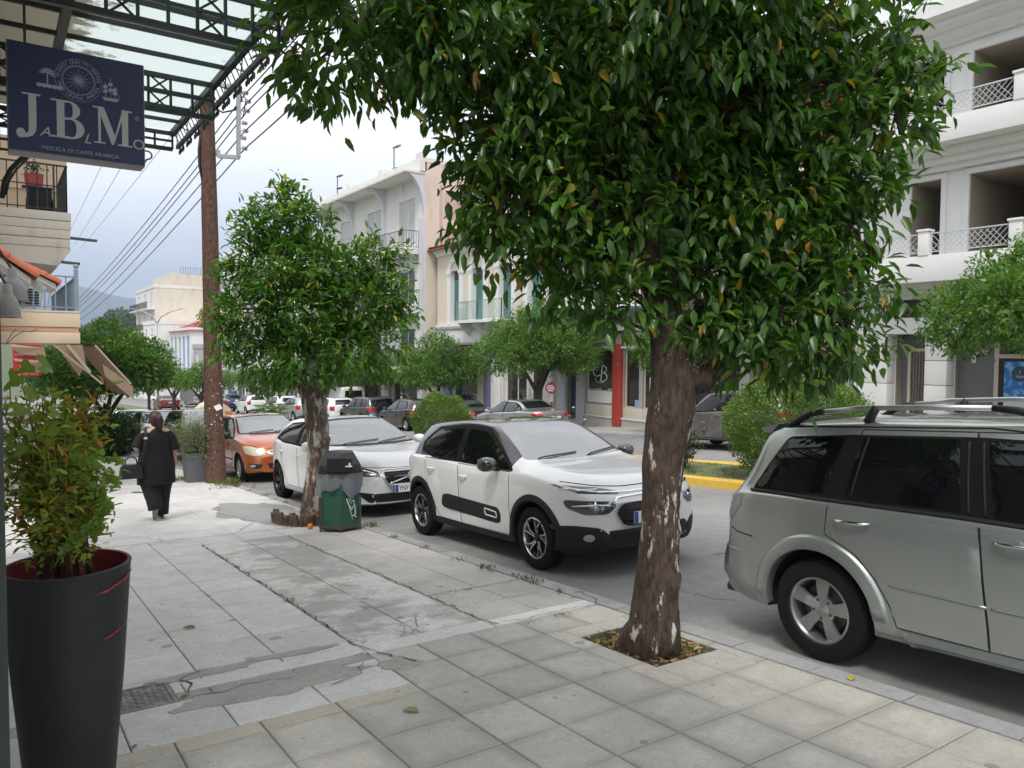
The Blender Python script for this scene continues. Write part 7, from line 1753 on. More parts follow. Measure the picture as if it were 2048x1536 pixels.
for q,hh in((-.018,.075),(.006,.10),(.026,.06)):
    mb.prism([(px+q-.001,pz),(px+q+.001,pz),(px+q+.001,pz+hh),(px+q-.001,pz+hh)],-.0062,-.0042,'y')
    for z in(.3,.6): mb.prism([(px+q-.012,pz+hh*z),(px+q+.010,pz+hh*z+.002),(px+q+.008,pz+hh*z+.018),(px+q-.008,pz+hh*z+.018)],-.0064,-.0042,'y')
mb.prism([(px+.027,pz+.058),(px+.045,pz+.003),(px+.043,pz+.003)],-.006,-.0042,'y'); mb.obj('ship_emblem',m_ink,SG)['kind']='stuff'
mb=MB()
for x in(.08,): mb.bar((x,.07,sh_),(x,.07,CZ-.02-(c00.z-sh_)),.012)
mb.obj('hanger',m_canopy,SG)

# ------------------------------------------------------------------ left-hand houses
LH=thing('balcony_house','peach-trimmed house with stacked balconies on the near side','building',(0,0,0))
m_peach=plaster('peach_render',(.66,.52,.38),stain=(.56,.45,.34)); m_peachb=plaster('peach_band',(.60,.36,.22)); m_oldcon=plaster('cracked_plaster',(.62,.57,.49),stain=(.36,.31,.26),sp=(.54,.72),bump=.6)
m_bluegrey=mat('blue_grey_iron',(.20,.26,.32),.5,.12,12)
mb=MB(); mb.bb(-8,.12,15.6,30,-2.6,9.5); mb.obj('wall',m_cream,LH)
YE=17.2; q=lambda px,py:atY(px,py,YE)
zt_,zm_=q(143,426).z,q(143,497).z; xr=q(143,460).x
hh=(zt_-zm_)/4
for k in range(4):
    mb=MB(); o_=.012*(k%2)+.008*k; mb.bb(.13,xr-.01*k+.004*(k%2),YE+.012*(k%2),YE+5.0,zt_-hh*(k+1)+.006,zt_-hh*k); mb.obj('parapet_course',m_oldcon,LH,bevel=.02)
mb=MB(); mb.prism([(.121,zm_+.004),(xr-.01,zm_+.004),(xr-.02,zm_-.05),(q(115,530).x,q(115,531).z),(.121,q(60,520).z)],YE+.03,YE+4.9,'y'); mb.obj('balcony_soffit',m_oldcon,LH)
zr=zt_; rh=q(130,332).z-zt_
railing(LH,[(.14,YE+.06),(q(134,400).x,YE+.06),(q(134,400).x,YE+4.8)],zr,rh,m_iron,'bars',.16,.010)
mb=MB(); mb.bar((q(108,380).x,YE+.05,zr),(q(108,380).x,YE+.05,zr+rh),.06,.03); mb.bar((.14,YE+.06,zr+rh*.55),(q(134,400).x,YE+.06,zr+rh*.55),.02); mb.obj('railing_post',m_iron,LH)
mb=MB(); mb.bb(-.5,xr+.10,YE+2.2,YE+6,q(155,375).z+.25,q(155,320).z+.8); mb.prism([(xr+.10,q(155,375).z+.25),(xr-.35,q(125,415).z),(-.5,q(125,415).z),(-.5,q(155,375).z+.25)],YE+2.25,YE+5.9,'y'); mb.obj('bay',m_peach,LH)
# lower peach balcony
YL=16.1; q2=lambda px,py:atY(px,py,YL); x2=q2(160,650).x; za,zb_=q2(160,626).z,q2(160,687).z; h2=za-zb_
for (a,b,m_,o_) in((0,.47,m_peach,.0),(.48,.63,m_peachb,.02),(.64,1.0,m_peach,.0)):
    mb=MB(); mb.bb(.13,x2-o_,YL+o_,YL+7.0,za-h2*b,za-h2*a); mb.obj('parapet_course',m_,LH,bevel=.006)
mb=MB(); mb.bb(.125,x2+.01,YL-.01,YL+7.,za+.002,za+.03); mb.obj('parapet_cap',m_oldcon,LH)
railing(LH,[(.14,YL+.08),(x2-.04,YL+.08),(x2-.04,YL+6.9)],za+.04,.62,m_bluegrey,'bars',.15,.011)
mb=MB(); mb.bb(x2-.08,x2-.01,YL+.04,YL+.11,za+.03,za+.80); mb.lathe([(0,za+.90)]+[(.045*math.sin(t),za+.855+.045*math.cos(t)) for t in np.linspace(.3,2.8,6)],c=(x2-.045,YL+.075,0),n=10); mb.obj('corner_post',m_bluegrey,LH)
mb=MB()
for k in range(6): mb.bar((x2-.5-.12*k,YL+.08,za+.1),(x2-.42-.12*k,YL+.08,za+.6),.015)
mb.obj('railing_infill',m_bluegrey,LH)['kind']='stuff'
# air-conditioner and chair, potted plant on the upper balcony
AC=thing('air_conditioner','pale air conditioning unit behind the lower railing','appliance',(.45,YL+.5,za+.03)); mb=MB(); mb.bb(-.35,.35,0,.3,0,.5); mb.obj('case',m_aluwin,AC,bevel=.02)
mb=MB(); 
for k in range(7): mb.bb(-.05,.3,-.02,-.004,.08+.05*k,.11+.05*k)
mb.obj('vent_slats',m_blackp,AC)
cp=q(70,375); PP=thing('potted_shrub','small shrub in a red pot on the upper balcony','plant',(cp.x,YE+.35,zt_+rh*.55)); mb=MB(); mb.prism([(-.14,0),(.14,0),(.16,.24),(-.16,.24)],-.12,.12,'y'); mb.obj('pot',mat('red_pot',(.40,.05,.05),.5,.1,10),PP)
v,f=leaf_arrays(*[np.array(z_) for z_ in zip(*[((rg.gauss(0,.07),rg.gauss(0,.05),.34+rg.gauss(0,.07)),(rg.gauss(0,1),rg.gauss(0,1),rg.gauss(.3,1)),(0,0,1.)) for _ in range(160)])],np.full(160,.07),np.full(160,.035),True); npmesh('foliage',v,f,m_dkshrub,PP)['kind']='stuff'
mb=MB(); mb.bb(-.2,.3,-.1,.1,-.03,-.002); mb.obj('shelf',m_iron,PP)
CHR=thing('balcony_chair','dark metal armchair standing on the upper balcony','chair',(q(85,410).x,YE+.6,zt_-.35)); 
for s in(-.22,.22):
    mb=MB(); mb.tube([(s,0,0),(s,0,.62),(s,.06,.68),(s,.40,.68),(s,.46,.62),(s,.46,0)],.018,6); mb.obj('leg',m_black,CHR,True)
mb=MB(); mb.bb(-.22,.22,.02,.46,.40,.44); mb.obj('seat',m_black,CHR); mb=MB(); mb.bb(-.22,.22,.45,.48,.45,.95); mb.obj('backrest',m_black,CHR)
# clay-tiled lean-to roofs
m_tile_mesh=None
tmb=MB(); n=10; L0=.62
for s0_ in(0,):
    vs=[];
    for xx,rr in((0,.062),(L0,.072)):
        for k in range(n+1): a=PI*k/n; vs.append((xx,rr*math.cos(a),rr*math.sin(a)))
        for k in range(n+1): a=PI*k/n; vs.append((xx,(rr-.014)*math.cos(a),(rr-.014)*math.sin(a)))
    m1=n+1
    fs=[(k,k+1,2*m1+k+1,2*m1+k) for k in range(n)]+[(m1+k+1,m1+k,3*m1+k,3*m1+k+1) for k in range(n)]+[(2*m1+k,2*m1+k+1,3*m1+k+1,3*m1+k) for k in range(n)]+[(k+1,k,m1+k,m1+k+1) for k in range(n)]+[(0,2*m1,3*m1,m1),(n,m1+n,3*m1+n,2*m1+n)]
    tmb.add(vs,fs)
tilem=tmb.mesh('roof_tile'); tilem.materials.append(m_tile); tilem.polygons.foreach_set('use_smooth',[True]*len(tilem.polygons)); tilem.set_sharp_from_angle(angle=R_(40))
def leanto(label,Y0,Y1,pa,pb,group):
    a=atY(*pa,Y0); b=atY(*pb,Y0); T=thing('tiled_canopy',label,'roof',(0,0,0),group=group); dx,dz=b.x-a.x,b.z-a.z; ln=math.hypot(dx,dz); ang=math.atan2(-dz,dx)
    mb=MB(); mb.add([(a.x,Y0+.02,a.z-.05),(b.x-.06,Y0+.02,b.z-.05),(b.x-.06,Y1,b.z-.05),(a.x,Y1,a.z-.05),(a.x,Y0+.02,a.z-.13),(b.x-.06,Y0+.02,b.z-.13),(b.x-.06,Y1,b.z-.13),(a.x,Y1,a.z-.13)],[(0,1,2,3),(7,6,5,4),(0,4,5,1),(1,5,6,2),(2,6,7,3),(3,7,4,0)]); mb.obj('rafters',m_greyren,T)
    k=0; y=Y0+.05
    while y<Y1:
        m_=int(ln/.5)+1
        for i in range(m_):
            o=bpy.data.objects.new('roof_tile',tilem); link(o,T); t=max(ln-L0*(i+1)+.12*i,-.2)/ln; o.location=(a.x+dx*t,y,a.z+dz*t-.045+.012*i); o.rotation_euler=(0,ang,0); o.scale=(1,1,1)
        y+=.135
leanto('clay-tiled lean-to roof nearer the dome lamps',10.6,11.6,(-60,462),(74,548),'clay-tiled lean-to roofs'); leanto('clay-tiled lean-to roof beside the blue-grey railing',13.6,14.9,(30,520),(121,562),'clay-tiled lean-to roofs')
mb=MB(); a=atY(18,530,11.2); b=atY(88,583,11.2); mb.bar(a,b,.16,.09); mb.obj('gutter_box',m_ironw,LH,bevel=.012)
GL='dome lamps under the tiled roof'
for k,(px,py,Y,rr) in enumerate(((24,578,9.2,.135),(14,611,9.0,.115))):
    c=atY(px,py,Y); T=thing('dome_lamp',['larger grey dome lamp hanging below the tiled roof','smaller grey dome lamp below the larger one'][k],'lamp',c,group=GL)
    mb=MB(); mb.lathe([(rr,-.10),(rr*.99,-.05),(rr*.86,.03),(rr*.6,.09),(.05,.12),(.045,.2),(.02,.21)],n=28); mb.lathe([(rr,-.10),(rr+.008,-.105),(rr+.006,-.12),(rr-.02,-.118)],n=28); mb.obj('shade',mat('grey_enamel%d'%k,(.30,.29,.27),.5,.12,10),T,True); mb=MB(); mb.tube([(0,0,.2),(-.12,0,.42),(-.3,0,.5)],.012,6); mb.obj('arm',m_iron,T)
# folded brown awning on arms
AW=thing('brown_awning','brown shop awning on folding arms under the peach balcony','awning',(0,0,0)); m_awn=mat('brown_canvas',(.27,.19,.135),.85,.15,6,.2,60,stain=(.18,.13,.10),sscale=3,spos=(.5,.8)); m_awnb=mat('awning_lining',(.30,.21,.14),.85,.12,6)
Y0=15.9; p=[atY(200,690,Y0),atY(232,728,Y0),atY(266,771,Y0)]; 
mb=MB()
n=8
for i in range(n+1):
    y=Y0+4.2*i/n
    for k,c in enumerate(p): mb.v.append((c.x,y,c.z-.015*math.sin(PI*i/n)*(k)))
    for k,c in enumerate(p): mb.v.append((c.x-.02,y,c.z-.03-.015*math.sin(PI*i/n)*k))
for i in range(n):
    for k in range(2): mb.f.append((i*6+k,i*6+k+1,(i+1)*6+k+1,(i+1)*6+k)); mb.m.append(0); mb.f.append((i*6+3+k,(i+1)*6+3+k,(i+1)*6+3+k+1,i*6+3+k+1)); mb.m.append(1)
mb.obj('canopy_cloth',[m_awn,m_awnb],AW,fix=False)
mb=MB(); e=p[2]; lw=atY(266,798,Y0).z
for i in range(24):
    y0_,y1_=Y0+4.2*i/24,Y0+4.2*(i+1)/24; mb.add([(e.x,y0_,e.z-.02),(e.x,y1_,e.z-.02),(e.x+.01,y1_,lw+.03*math.sin(i+1)),(e.x+.01,y0_,lw+.03*math.sin(i))],[(0,1,2,3)])
mb.add([(e.x,Y0,e.z-.01),(atY(205,735,Y0).x,Y0,atY(205,728,Y0).z),(atY(210,752,Y0).x,Y0,atY(210,752,Y0).z),(e.x,Y0,lw)],[(0,1,2,3)]); mb.obj('valance',m_awn,AW,fix=False)
mb=MB(); mb.bar(atY(108,690,Y0),atY(205,768,Y0),.05,.03); mb.bar(atY(135,690,Y0),atY(180,745,Y0),.10,.05); mb.bar(atY(190,690,Y0),atY(262,768,Y0),.03,.03); mb.obj('folding_arm',mat('tan_frame',(.36,.30,.23),.6,.1,10),AW)
mb=MB(); mb.add([atY(112,690,Y0+.1),atY(165,690,Y0+.1),atY(172,730,Y0+.1),atY(158,752,Y0+.1)],[(0,1,2,3)]); mb.obj('torn_lining',m_awnb,AW)
# red business sign half hidden by torn cloth
YR=13.2; a=atY(25,689,YR); b=atY(84,752,YR); RS=thing('red_sign','red business sign with yellow and white Greek lettering below the peach balcony','sign',(a.x,YR,b.z)); w_,h_=b.x-a.x,a.z-b.z
mb=MB(); mb.prism(rnd_poly(rect(0,w_,0,h_),.03),0,.04,'y'); mb.obj('sign_board',mat('red_sign_face',(.52,.035,.03),.45,.08,5),RS)
m_yel=mat('yellow_lettering',(.75,.42,.05),.6,.05)
for t,zz,s,m_ in(('\u0391\u03a0\u0395\u039d\u03a4\u0399\u0391\u039d\u03a3\u0397',.84,.075,m_yel),('\u0391\u03a0\u039f\u039b\u03a5\u039c\u0391\u039d\u03a3\u0397',.68,.050,m_paper),('\u0394\u039f\u039a\u03a4\u039f\u03a1',.46,.050,m_paper),('& \u03a3\u0399\u0391 \u039f\u0395',.32,.055,m_yel),('27310 22431',.19,.048,m_paper),('27310 72370',.07,.048,m_paper)):
    me=text_mesh(t,s,.0006,'CENTER'); me.materials.append(m_); o=bpy.data.objects.new('lettering',me); link(o,RS); o.rotation_euler=(PI/2,0,0); o.location=(w_*.52,-.003,h_*zz); 
    mw=max(v.co.x for v in me.vertices)-min(v.co.x for v in me.vertices); o.scale=(min(1,w_*.92/mw),1,1)
TC=thing('torn_cloth','torn brown cloth strips hanging over the red sign','cloth',(0,0,0)); mb=MB()
for poly in ([(22,688),(88,696),(92,712),(40,708),(20,694)],[(26,716),(95,722),(92,748),(66,742),(60,726),(30,722)]):
    vs=[atY(px,py,YR-.05-.02*i) for i,(px,py) in enumerate(poly)]; mb.add(vs,[tuple(range(len(vs)))])
mb.obj('cloth_strip',m_awn,TC,fix=False)
for (a_,b_,Y) in(((140,476),(194,482),17.4),((122,524),(160,528),17.3)): mb=MB(); mb.bar(atY(*a_,Y),atY(*b_,Y),.05); mb.obj('pipe_stub',m_steelw,LH)
for k in range(5):
    c=atY(30+k*12,660+8*math.sin(k*2),14.5)
VN=MB(); VN.tube([atY(10,690,14.2),atY(30,672,14.2),atY(48,662,14.2),atY(60,664,14.2),atY(76,658,14.2)],.006,5); VN.tube([atY(10,690,14.2),atY(18,676,14.2),atY(26,664,14.2),atY(32,658,14.2)],.006,5)
tag(VN.obj('dry_tendril',m_bark3),'dry brown tendrils hanging before the peach balcony','plant')
# ------------------------------------------------------------------ utility pole and wires
m_polewood=bark('creosoted_pole',(.085,.042,.028),(.17,.085,.058)); m_galv=mat('galvanised_steel',(.36,.37,.39),.5,.12,10,metal=.6); m_wire=mat('cable',(.03,.03,.032),.6,.1)
px_,py_=3.77,16.24; pz=lvl(px_,py_)
U_=thing('utility_pole','tall brown wooden utility pole with steel wire bracket','pole',(px_,py_,pz))
Dp=16.0
top=atD(404,-60,Dp-.1); mid=atD(420,450,Dp)
mb=trunk_mesh([(0,0,-.1),Vector(atD(427,800,Dp))-Vector((px_,py_,pz)),Vector(atD(421,500,Dp))-Vector((px_,py_,pz)),Vector(atD(414,230,Dp))-Vector((px_,py_,pz)),Vector(top)-Vector((px_,py_,pz))],[.205,.185,.165,.145,.125],3,.035,n=20,sub=9)
mb.obj('pole_shaft',m_polewood,U_,True)
def rel(v): return Vector(v)-Vector((px_,py_,pz))
# rectangular steel bracket carrying insulators
Q=lambda px,py:rel(atD(px,py,Dp-.1))
mb=MB()
for a,b in(((436,312),(478,315)),((436,312),(436,300)),((477,315),(477,170)),((477,175),(440,170))): mb.bar(Q(*a),Q(*b),.075)
br=mb.obj('steel_bracket',m_galv,U_)
ins=MB(); ins.lathe([(0,-.05),(.045,-.05),(.05,-.02),(.03,-.01),(.045,.01),(.045,.03),(.02,.05),(0,.05)],n=12); im=ins.mesh('insulator'); im.materials.append(mat('grey_porcelain',(.35,.33,.36),.35,.1,10))
IP=[(492,186),(497,203),(495,222),(490,246),(492,262),(488,276),(490,297)]
for k,(a,b) in enumerate(IP):
    o=bpy.data.objects.new('insulator',im); link(o,br); o.location=Q(a,b); o.rotation_euler=(0,PI/2,0); 
mb=MB()
for k,(a,b) in enumerate(IP): mb.bar(Q(477,b),Q(a,b),.018)
mb.obj('insulator_pin',m_galv,br)
mb=MB(); mb.tube([Q(402,260),Q(398,300),Q(399,330),Q(405,360)],.028,8); mb.tube([Q(430,215),Q(445,225),Q(470,220),Q(484,200),Q(480,182)],.018,6); mb.tube([Q(482,180),Q(492,200),Q(486,235),Q(478,215)],.012,6); mb.obj('cable_loop',m_black,U_,True)
for k,(a,b) in enumerate(((1,1),)):
    mb=MB(); v=[Q(434,811),Q(446,806),Q(452,815),Q(440,820)]; v=[p+Vector((-.12,-.22,0)) for p in v]; mb.add(v,[(0,1,2,3)]); mb.obj('paper_notice',m_paper,U_)
nb=MB(); r=random.Random(4)
for k in range(14):
    a=r.uniform(-2.6,-.9); z=r.uniform(1.1,2.2); nb.box((.188*math.cos(a),.188*math.sin(a),z),(.014,.014,.02))
nb.obj('staples',m_paper,U_)['kind']='stuff'
# wires run with the street
def sag(a,b,s,n=20): a,b=Vector(a),Vector(b); return [a.lerp(b,k/n)-Vector((0,0,s*4*(k/n)*(1-k/n))) for k in range(n+1)]
wires=[((492,186),3.3),((497,203),3.3),((495,222),3.3),((490,262),3.3),((490,297),3.3)]
for k,((a,b),_) in enumerate(wires):
    st=Vector(atD(a,b,Dp-.1)); slope=-.052
    far=st+Vector((.2+.1*k,46,slope*46*1.0)); near=st+Vector((.05,-26,.0666*26*.97))
    mb=MB(); mb.tube(sag(st,far,.35),.014,5); mb.tube(sag(st,near,.25),.014,5)
    far2=far+Vector((0,50,-2.2)); mb.tube(sag(far,far2,.4),.014,5)
    tag(mb.obj('power_line',m_wire,None,True),'power line on the '+('topmost','second','third','fourth','lowest')[k]+' insulator down the steel pole bracket','cable','power lines on the pole bracket')
for k,(p0,p1) in enumerate((((215,300),(150,440)),((245,325),(160,470)),((300,320),(178,475)))):
    a=Vector(atD(*p0,24)); b=Vector(atD(*p1,46)); d=(b-a); mb=MB(); mb.tube(sag(a-d*.6,b+d*.35,.1),.008,5)
    tag(mb.obj('thin_cable',m_wire,None,True),'very thin cable crossing the sky beyond the coffee sign','cable','thin cables beyond the sign')
# far double-armed street lamp
c=atD(315,700,62); LP=thing('street_lamp','slim street lamp with two curved arms far down the street','street lamp',(c.x,c.y,gz(c.y)+.02)); zl=atD(315,645,62).z-(gz(c.y)+.02)
mb=MB(); mb.tube([(0,0,-.1),(0,0,zl)],[.09,.06],8); mb.obj('lamp_post',m_galv,LP,True)
for s,(ex,ey) in((-1,(262,617)),(1,(365,617))):
    t=Vector(atD(ex,ey,62))-Vector((c.x,c.y,gz(c.y)+.02)); mb=MB(); mb.tube([(0,0,zl-.1),Vector((t.x*.15,t.y*.15,zl+.45)),Vector((t.x*.5,t.y*.5,zl+.85)),t],[.05,.045,.035,.05],6); mb.obj('lamp_arm',m_galv,LP,True)
# ------------------------------------------------------------------ green litter bin with grey bag and dark hood
bx0,by0_=3.60,9.10; BN=thing('litter_bin','green six-sided litter bin with grey bag and black hood','bin',(bx0,by0_,lvl(bx0,by0_))); BN.rotation_euler=(0,0,R_(-18))
m_bing=mat('bin_green',(.022,.105,.062),.45,.15,8,.1,40,stain=(.04,.08,.05),sscale=4); m_bag,_,_,bb_=nodes('grey_bin_bag'); bb_.inputs['Base Color'].default_value=(.16,.17,.19,1); bb_.inputs['Roughness'].default_value=.3
m_binr=mat('bin_rim',(.06,.055,.05),.6,.2,20); m_hood=mat('bin_hood',(.018,.018,.02),.5,.2,14)
def hexr(r,z,n=6,o=0): return [(r*math.cos(2*PI*k/n+o),r*math.sin(2*PI*k/n+o),z) for k in range(n)]
def stack(rs,mt,name,par,n=6,o=PI/6,caps=True,smooth=False):
    mb=MB(); v=[p for r,z in rs for p in hexr(r,z,n,o)]; f=[(i*n+k,i*n+(k+1)%n,(i+1)*n+(k+1)%n,(i+1)*n+k) for i in range(len(rs)-1) for k in range(n)]
    if caps: f+=[tuple(range(n))[::-1],tuple((len(rs)-1)*n+k for k in range(n))]
    mb.add(v,f); return mb.obj(name,mt,par,smooth)
stack([(.255,.07),(.265,.45),(.27,.62)],m_bing,'bin_body',BN); stack([(.275,.045),(.285,.055),(.285,.085),(.268,.09)],m_binr,'base_rim',BN)
for k in range(6):
    a=2*PI*k/6+PI/6; mb=MB(); mb.bar((.278*math.cos(a),.278*math.sin(a),0),(.282*math.cos(a),.282*math.sin(a),.44),.022); mb.obj('corner_rail',m_binr,BN)
mb=MB(); n=48; rows=7
for i in range(rows+1):
    z=.74-.24*i/rows
    for k in range(n):
        a=2*PI*k/n; hexf=math.cos(PI/6)/math.cos(((a)%(PI/3))-PI/6); fr_=.035*(i/rows)*(math.sin(9*a)+.6*math.sin(17*a+i)); rr=.272*(.5+.5*hexf)+.010+.006*math.sin(PI*i/rows)+fr_*.30
        mb.v.append((rr*math.cos(a),rr*math.sin(a),z+(.06*math.sin(3*a+1)+.03*math.sin(7*a))*(i/rows)**2))
for i in range(rows):
    for k in range(n): mb.f.append((i*n+k,i*n+(k+1)%n,(i+1)*n+(k+1)%n,(i+1)*n+k)); mb.m.append(0)
mb.obj('bin_bag',m_bag,BN,True,fix=False)
stack([(.30,.735),(.315,.74),(.315,.76),(.29,.765)],m_hood,'rim_ring',BN); stack([(.30,.767),(.285,.84),(.19,.985),(.12,.995)],m_hood,'hood',BN)
mb=MB(); mb.box((-.02,-.262,.855),(.30,.08,.16)); mb.obj('hood_opening',m_black,BN)
mb=MB(); mb.box((.09,-.315,.84),(.08,.02,.012)); mb.box((.10,-.31,.855),(.02,.02,.05)); mb.obj('litter',m_paper,BN)
GF=MB(); a=R_(-60)
def gp(u,v): 
    # on the face turned to the camera
    t=Vector((math.cos(R_(-60)),math.sin(R_(-60)),0)); s=Vector((math.sin(R_(60)),math.cos(R_(60)),0)); s=Vector((-t.y,t.x,0)); return t*(.232+.006*v)+s*u+Vector((0,0,v))
for pts in ([(-.06,.42),(-.02,.33),(.03,.16)],[(-.02,.40),(.0,.36),(.04,.40),(.05,.33),(.01,.28),(-.01,.33)],[(.02,.30),(.06,.34),(.07,.22),(.03,.2)],[(-.05,.43),(.06,.38)],[(.05,.2),(.09,.18)]):
    GF.tube([gp(*p)+Vector((.003,-.003,0)) for p in pts],.006,5)
GF.obj('graffiti',m_paper,BN,True)['kind']='stuff'
# log edging round the second tree
RG=thing('log_edging','broken ring of short upright logs around the whitewashed tree','edging',(3.50,10.05,lvl(3.5,10.05))); m_log=bark('edging_log',(.10,.06,.04),(.20,.13,.09)); r=random.Random(6)
lg=MB(); lg.lathe([(0,-.05),(.042,-.05),(.042,.16),(.035,.168),(0,.170)],n=10); lgm=lg.mesh('log'); lgm.materials.append(m_log)
for k in range(30):
    a=R_(150)+R_(255)*k/29; o=bpy.data.objects.new('log',lgm); link(o,RG); o.location=(.40*math.cos(a),.52*math.sin(a),-.0666*.52*math.sin(a)+r.uniform(-.03,.01)); o.rotation_euler=(r.uniform(-.15,.15),r.uniform(-.15,.15),r.uniform(0,6)); 
OF=MB(); OF.lathe([(0,-.036)]+[(.038*math.sin(a),-.037*math.cos(a)) for a in np.linspace(.3,2.84,8)]+[(0,.036)],n=16)
o=OF.obj('fallen_orange',m_orange,None,True); o.location=(3.30,9.34,lvl(3.3,9.34)+.036); tag(o,'fallen orange lying before the log edging','fruit')
# planter box with olive shrub by the pole
PB=thing('planter_box','grey square planter with a pale olive shrub beside the pole','planter',(3.50,16.75,lvl(3.5,16.75))); m_plant=mat('grey_planter',(.115,.12,.13),.7,.15,8,.1,40)
def sq(rs,mt,name,par): return stack(rs,mt,name,par,4,PI/4)
sq([(.30,0),(.345,.5),(.36,.52),(.36,.62),(.33,.62),(.32,.55)],m_plant,'box',PB)
rr_=np.random.RandomState(3); n=6500; d=rr_.normal(size=(n,3)); P=d*np.array([.24,.24,.20])+np.array([0,0,.93]); D=rr_.normal(size=(n,3))+np.array([0,0,.6]); v,f=leaf_arrays(P,D,np.tile([0,0,1.],(n,1)),np.full(n,.055),np.full(n,.016),True); npmesh('foliage',v,f,m_olive,PB)['kind']='stuff'
mb=MB()
for k in range(12): a=rr_.uniform(0,6.28); q_=rr_.uniform(.05,.3); mb.tube([(0,0,.5),(q_*.5*math.cos(a),q_*.5*math.sin(a),.8),(q_*math.cos(a),q_*math.sin(a),1.2)],[.012,.008,.004],5)
mb.obj('stems',m_bark3,PB)
# metal access cover
CV=thing('access_cover','worn square metal access cover set in the white tiles','cover',((COVER[0]+COVER[1])/2,(COVER[2]+COVER[3])/2,lvl(.61,4.5))); CV.rotation_euler=(-math.atan(.0666),math.atan(.018),0)
m_cov=mat('worn_cover',(.16,.15,.14),.6,.3,14,.5,50,stain=(.34,.33,.31),sscale=12,spos=(.5,.7)); w_,h_=.19,.185
mb=MB(); mb.bb(-w_,w_,-h_,h_,-.03,-.004); mb.obj('cover_plate',m_cov,CV)
mb=MB(); mb.bb(-w_,-w_+.02,-h_,h_,-.03,.001); mb.bb(w_-.02,w_,-h_,h_,-.03,.001); mb.bb(-w_+.02,w_-.02,-h_,-h_+.02,-.03,.0005); mb.bb(-w_+.02,w_-.02,h_-.02,h_,-.03,.0005); mb.obj('frame',m_cov,CV)
mb=MB(); r=random.Random(1)
for i in range(9):
    for j in range(9): mb.box((-.135+.034*i,-.135+.034*j,-.003),(.024,.007,.004),rz=R_(45 if (i+j)%2 else -45))
mb.obj('tread_pattern',m_cov,CV)['kind']='stuff'
# ------------------------------------------------------------------ big dark pot with shrub at the left edge
ptx,pty=.245,3.62; ptz=lvl(ptx,pty); PT=thing('large_plant_pot','tall dark plastic pot with chipped rim and straggly shrub','plant pot',(ptx,pty,ptz))
m_pot,_pn,_pl,_pb=nodes('dark_pot')
def _pot():
    N,L,b=_pn,_pl,_pb
    g=N.new('ShaderNodeNewGeometry'); mp=N.new('ShaderNodeMapping'); mp.inputs['Scale'].default_value=(1,1,6); mp.inputs['Rotation'].default_value=(.0,.12,0); L.new(g.outputs['Position'],mp.inputs[0])
    s=ramp(N,L,noise(N,L,mp.outputs[0],2.3,6,.7),.66,.68); c=mix(N,L,noise(N,L,g.outputs['Position'],14,5),(.010,.012,.014),(.018,.021,.023)); c=mix(N,L,s,c,(.30,.025,.03)); L.new(c,b.inputs['Base Color']); b.inputs['Roughness'].default_value=.55
    bumpn(N,L,b,noise(N,L,g.outputs['Position'],120,3),.15,.002)
_pot()
PH=atD(125,1140,3.1).z-ptz+.01; m_potin=mat('pot_red_inside',(.16,.02,.025),.6,.2,10)
mb=MB(); mb.lathe([(.0,0),(.155,0),(.165,.02),(.205,PH*.5),(.236,PH-.02),(.240,PH-.005),(.235,PH)],n=48); mb.obj('pot',m_pot,PT,40)
def scuff(name,a0,a1,z0,z1,th):
    mb=MB(); n=26; rs=random.Random(int(z0*99))
    for i in range(n+1):
        t=i/n; a=R_(a0+(a1-a0)*t); z=PH*(z0+(z1-z0)*t)+rs.uniform(-.003,.003); rr=.165+(.238-.165)*z/PH+.0035+.010*(1-abs(2*z/PH-1))
        hh=th*math.sin(PI*min(1,t*1.02))**.5*rs.uniform(.35,1.1)+.0006
        for dz in(-hh,hh): mb.v.append((rr*math.cos(a),rr*math.sin(a),z+dz))
    mb.f=[(2*i,2*i+2,2*i+3,2*i+1) for i in range(n)]; mb.m=[0]*n
    mb.obj(name,mat('red_scuff',(.30,.03,.035),.6,.3,40),PT,fix=False)
scuff('paint_scuff',-70,-8,.905,.955,.007); scuff('paint_scuff',-62,-25,.70,.735,.004)
mb=MB(); mb.lathe([(.235,PH),(.224,PH-.002),(.216,PH-.10),(.0,PH-.11)],n=48); mb.obj('pot_inside',m_potin,PT,40)
mb=MB(); mb.lathe([(0,PH-.095),(.216,PH-.1)],n=32); mb.obj('soil',m_soil,PT)
st=MB(); r=random.Random(12); P=[];D=[];P2=[];D2=[]
for k in range(34):
    a=r.uniform(0,6.28); s=r.uniform(.02,.12); h=r.uniform(.25,.76); lean=r.uniform(.04,.24); b=a+r.uniform(-.5,.5); lean*=.62 if math.cos(b)>0 else 1.15
    p0=Vector((s*math.cos(a),s*math.sin(a),PH-.1)); p1=Vector((lean*.5*math.cos(b),lean*.5*math.sin(b),PH+h*.45)); p2=Vector((lean*math.cos(b),lean*math.sin(b),PH+h*.9))
    st.tube([p0,p1,p2],[.007,.005,.0025],5)
    if k%3==0: st.tube([p0,p0.lerp(p1,.6)+Vector((.05*math.cos(b+1),.05*math.sin(b+1),.06)),p0+Vector((.14*math.cos(b+1),.14*math.sin(b+1),.22))],[.006,.004,.002],4)
    m_=150
    for q in range(m_):
        t=r.uniform(.3,1.05); p=p0.lerp(p1,t*2) if t<.5 else p1.lerp(p2,t*2-1)
        P.append(p+Vector((r.gauss(-.02,.05),r.gauss(0,.04),r.gauss(0,.04)))); D.append((r.gauss(0,1),r.gauss(0,1),r.gauss(.3,.7)))
st.obj('stems',mat('red_brown_stem',(.12,.06,.045),.7,.2,20),PT,True)
P=np.array([tuple(p) for p in P]); D=np.array(D); n=len(P); rr_=np.random.RandomState(9)
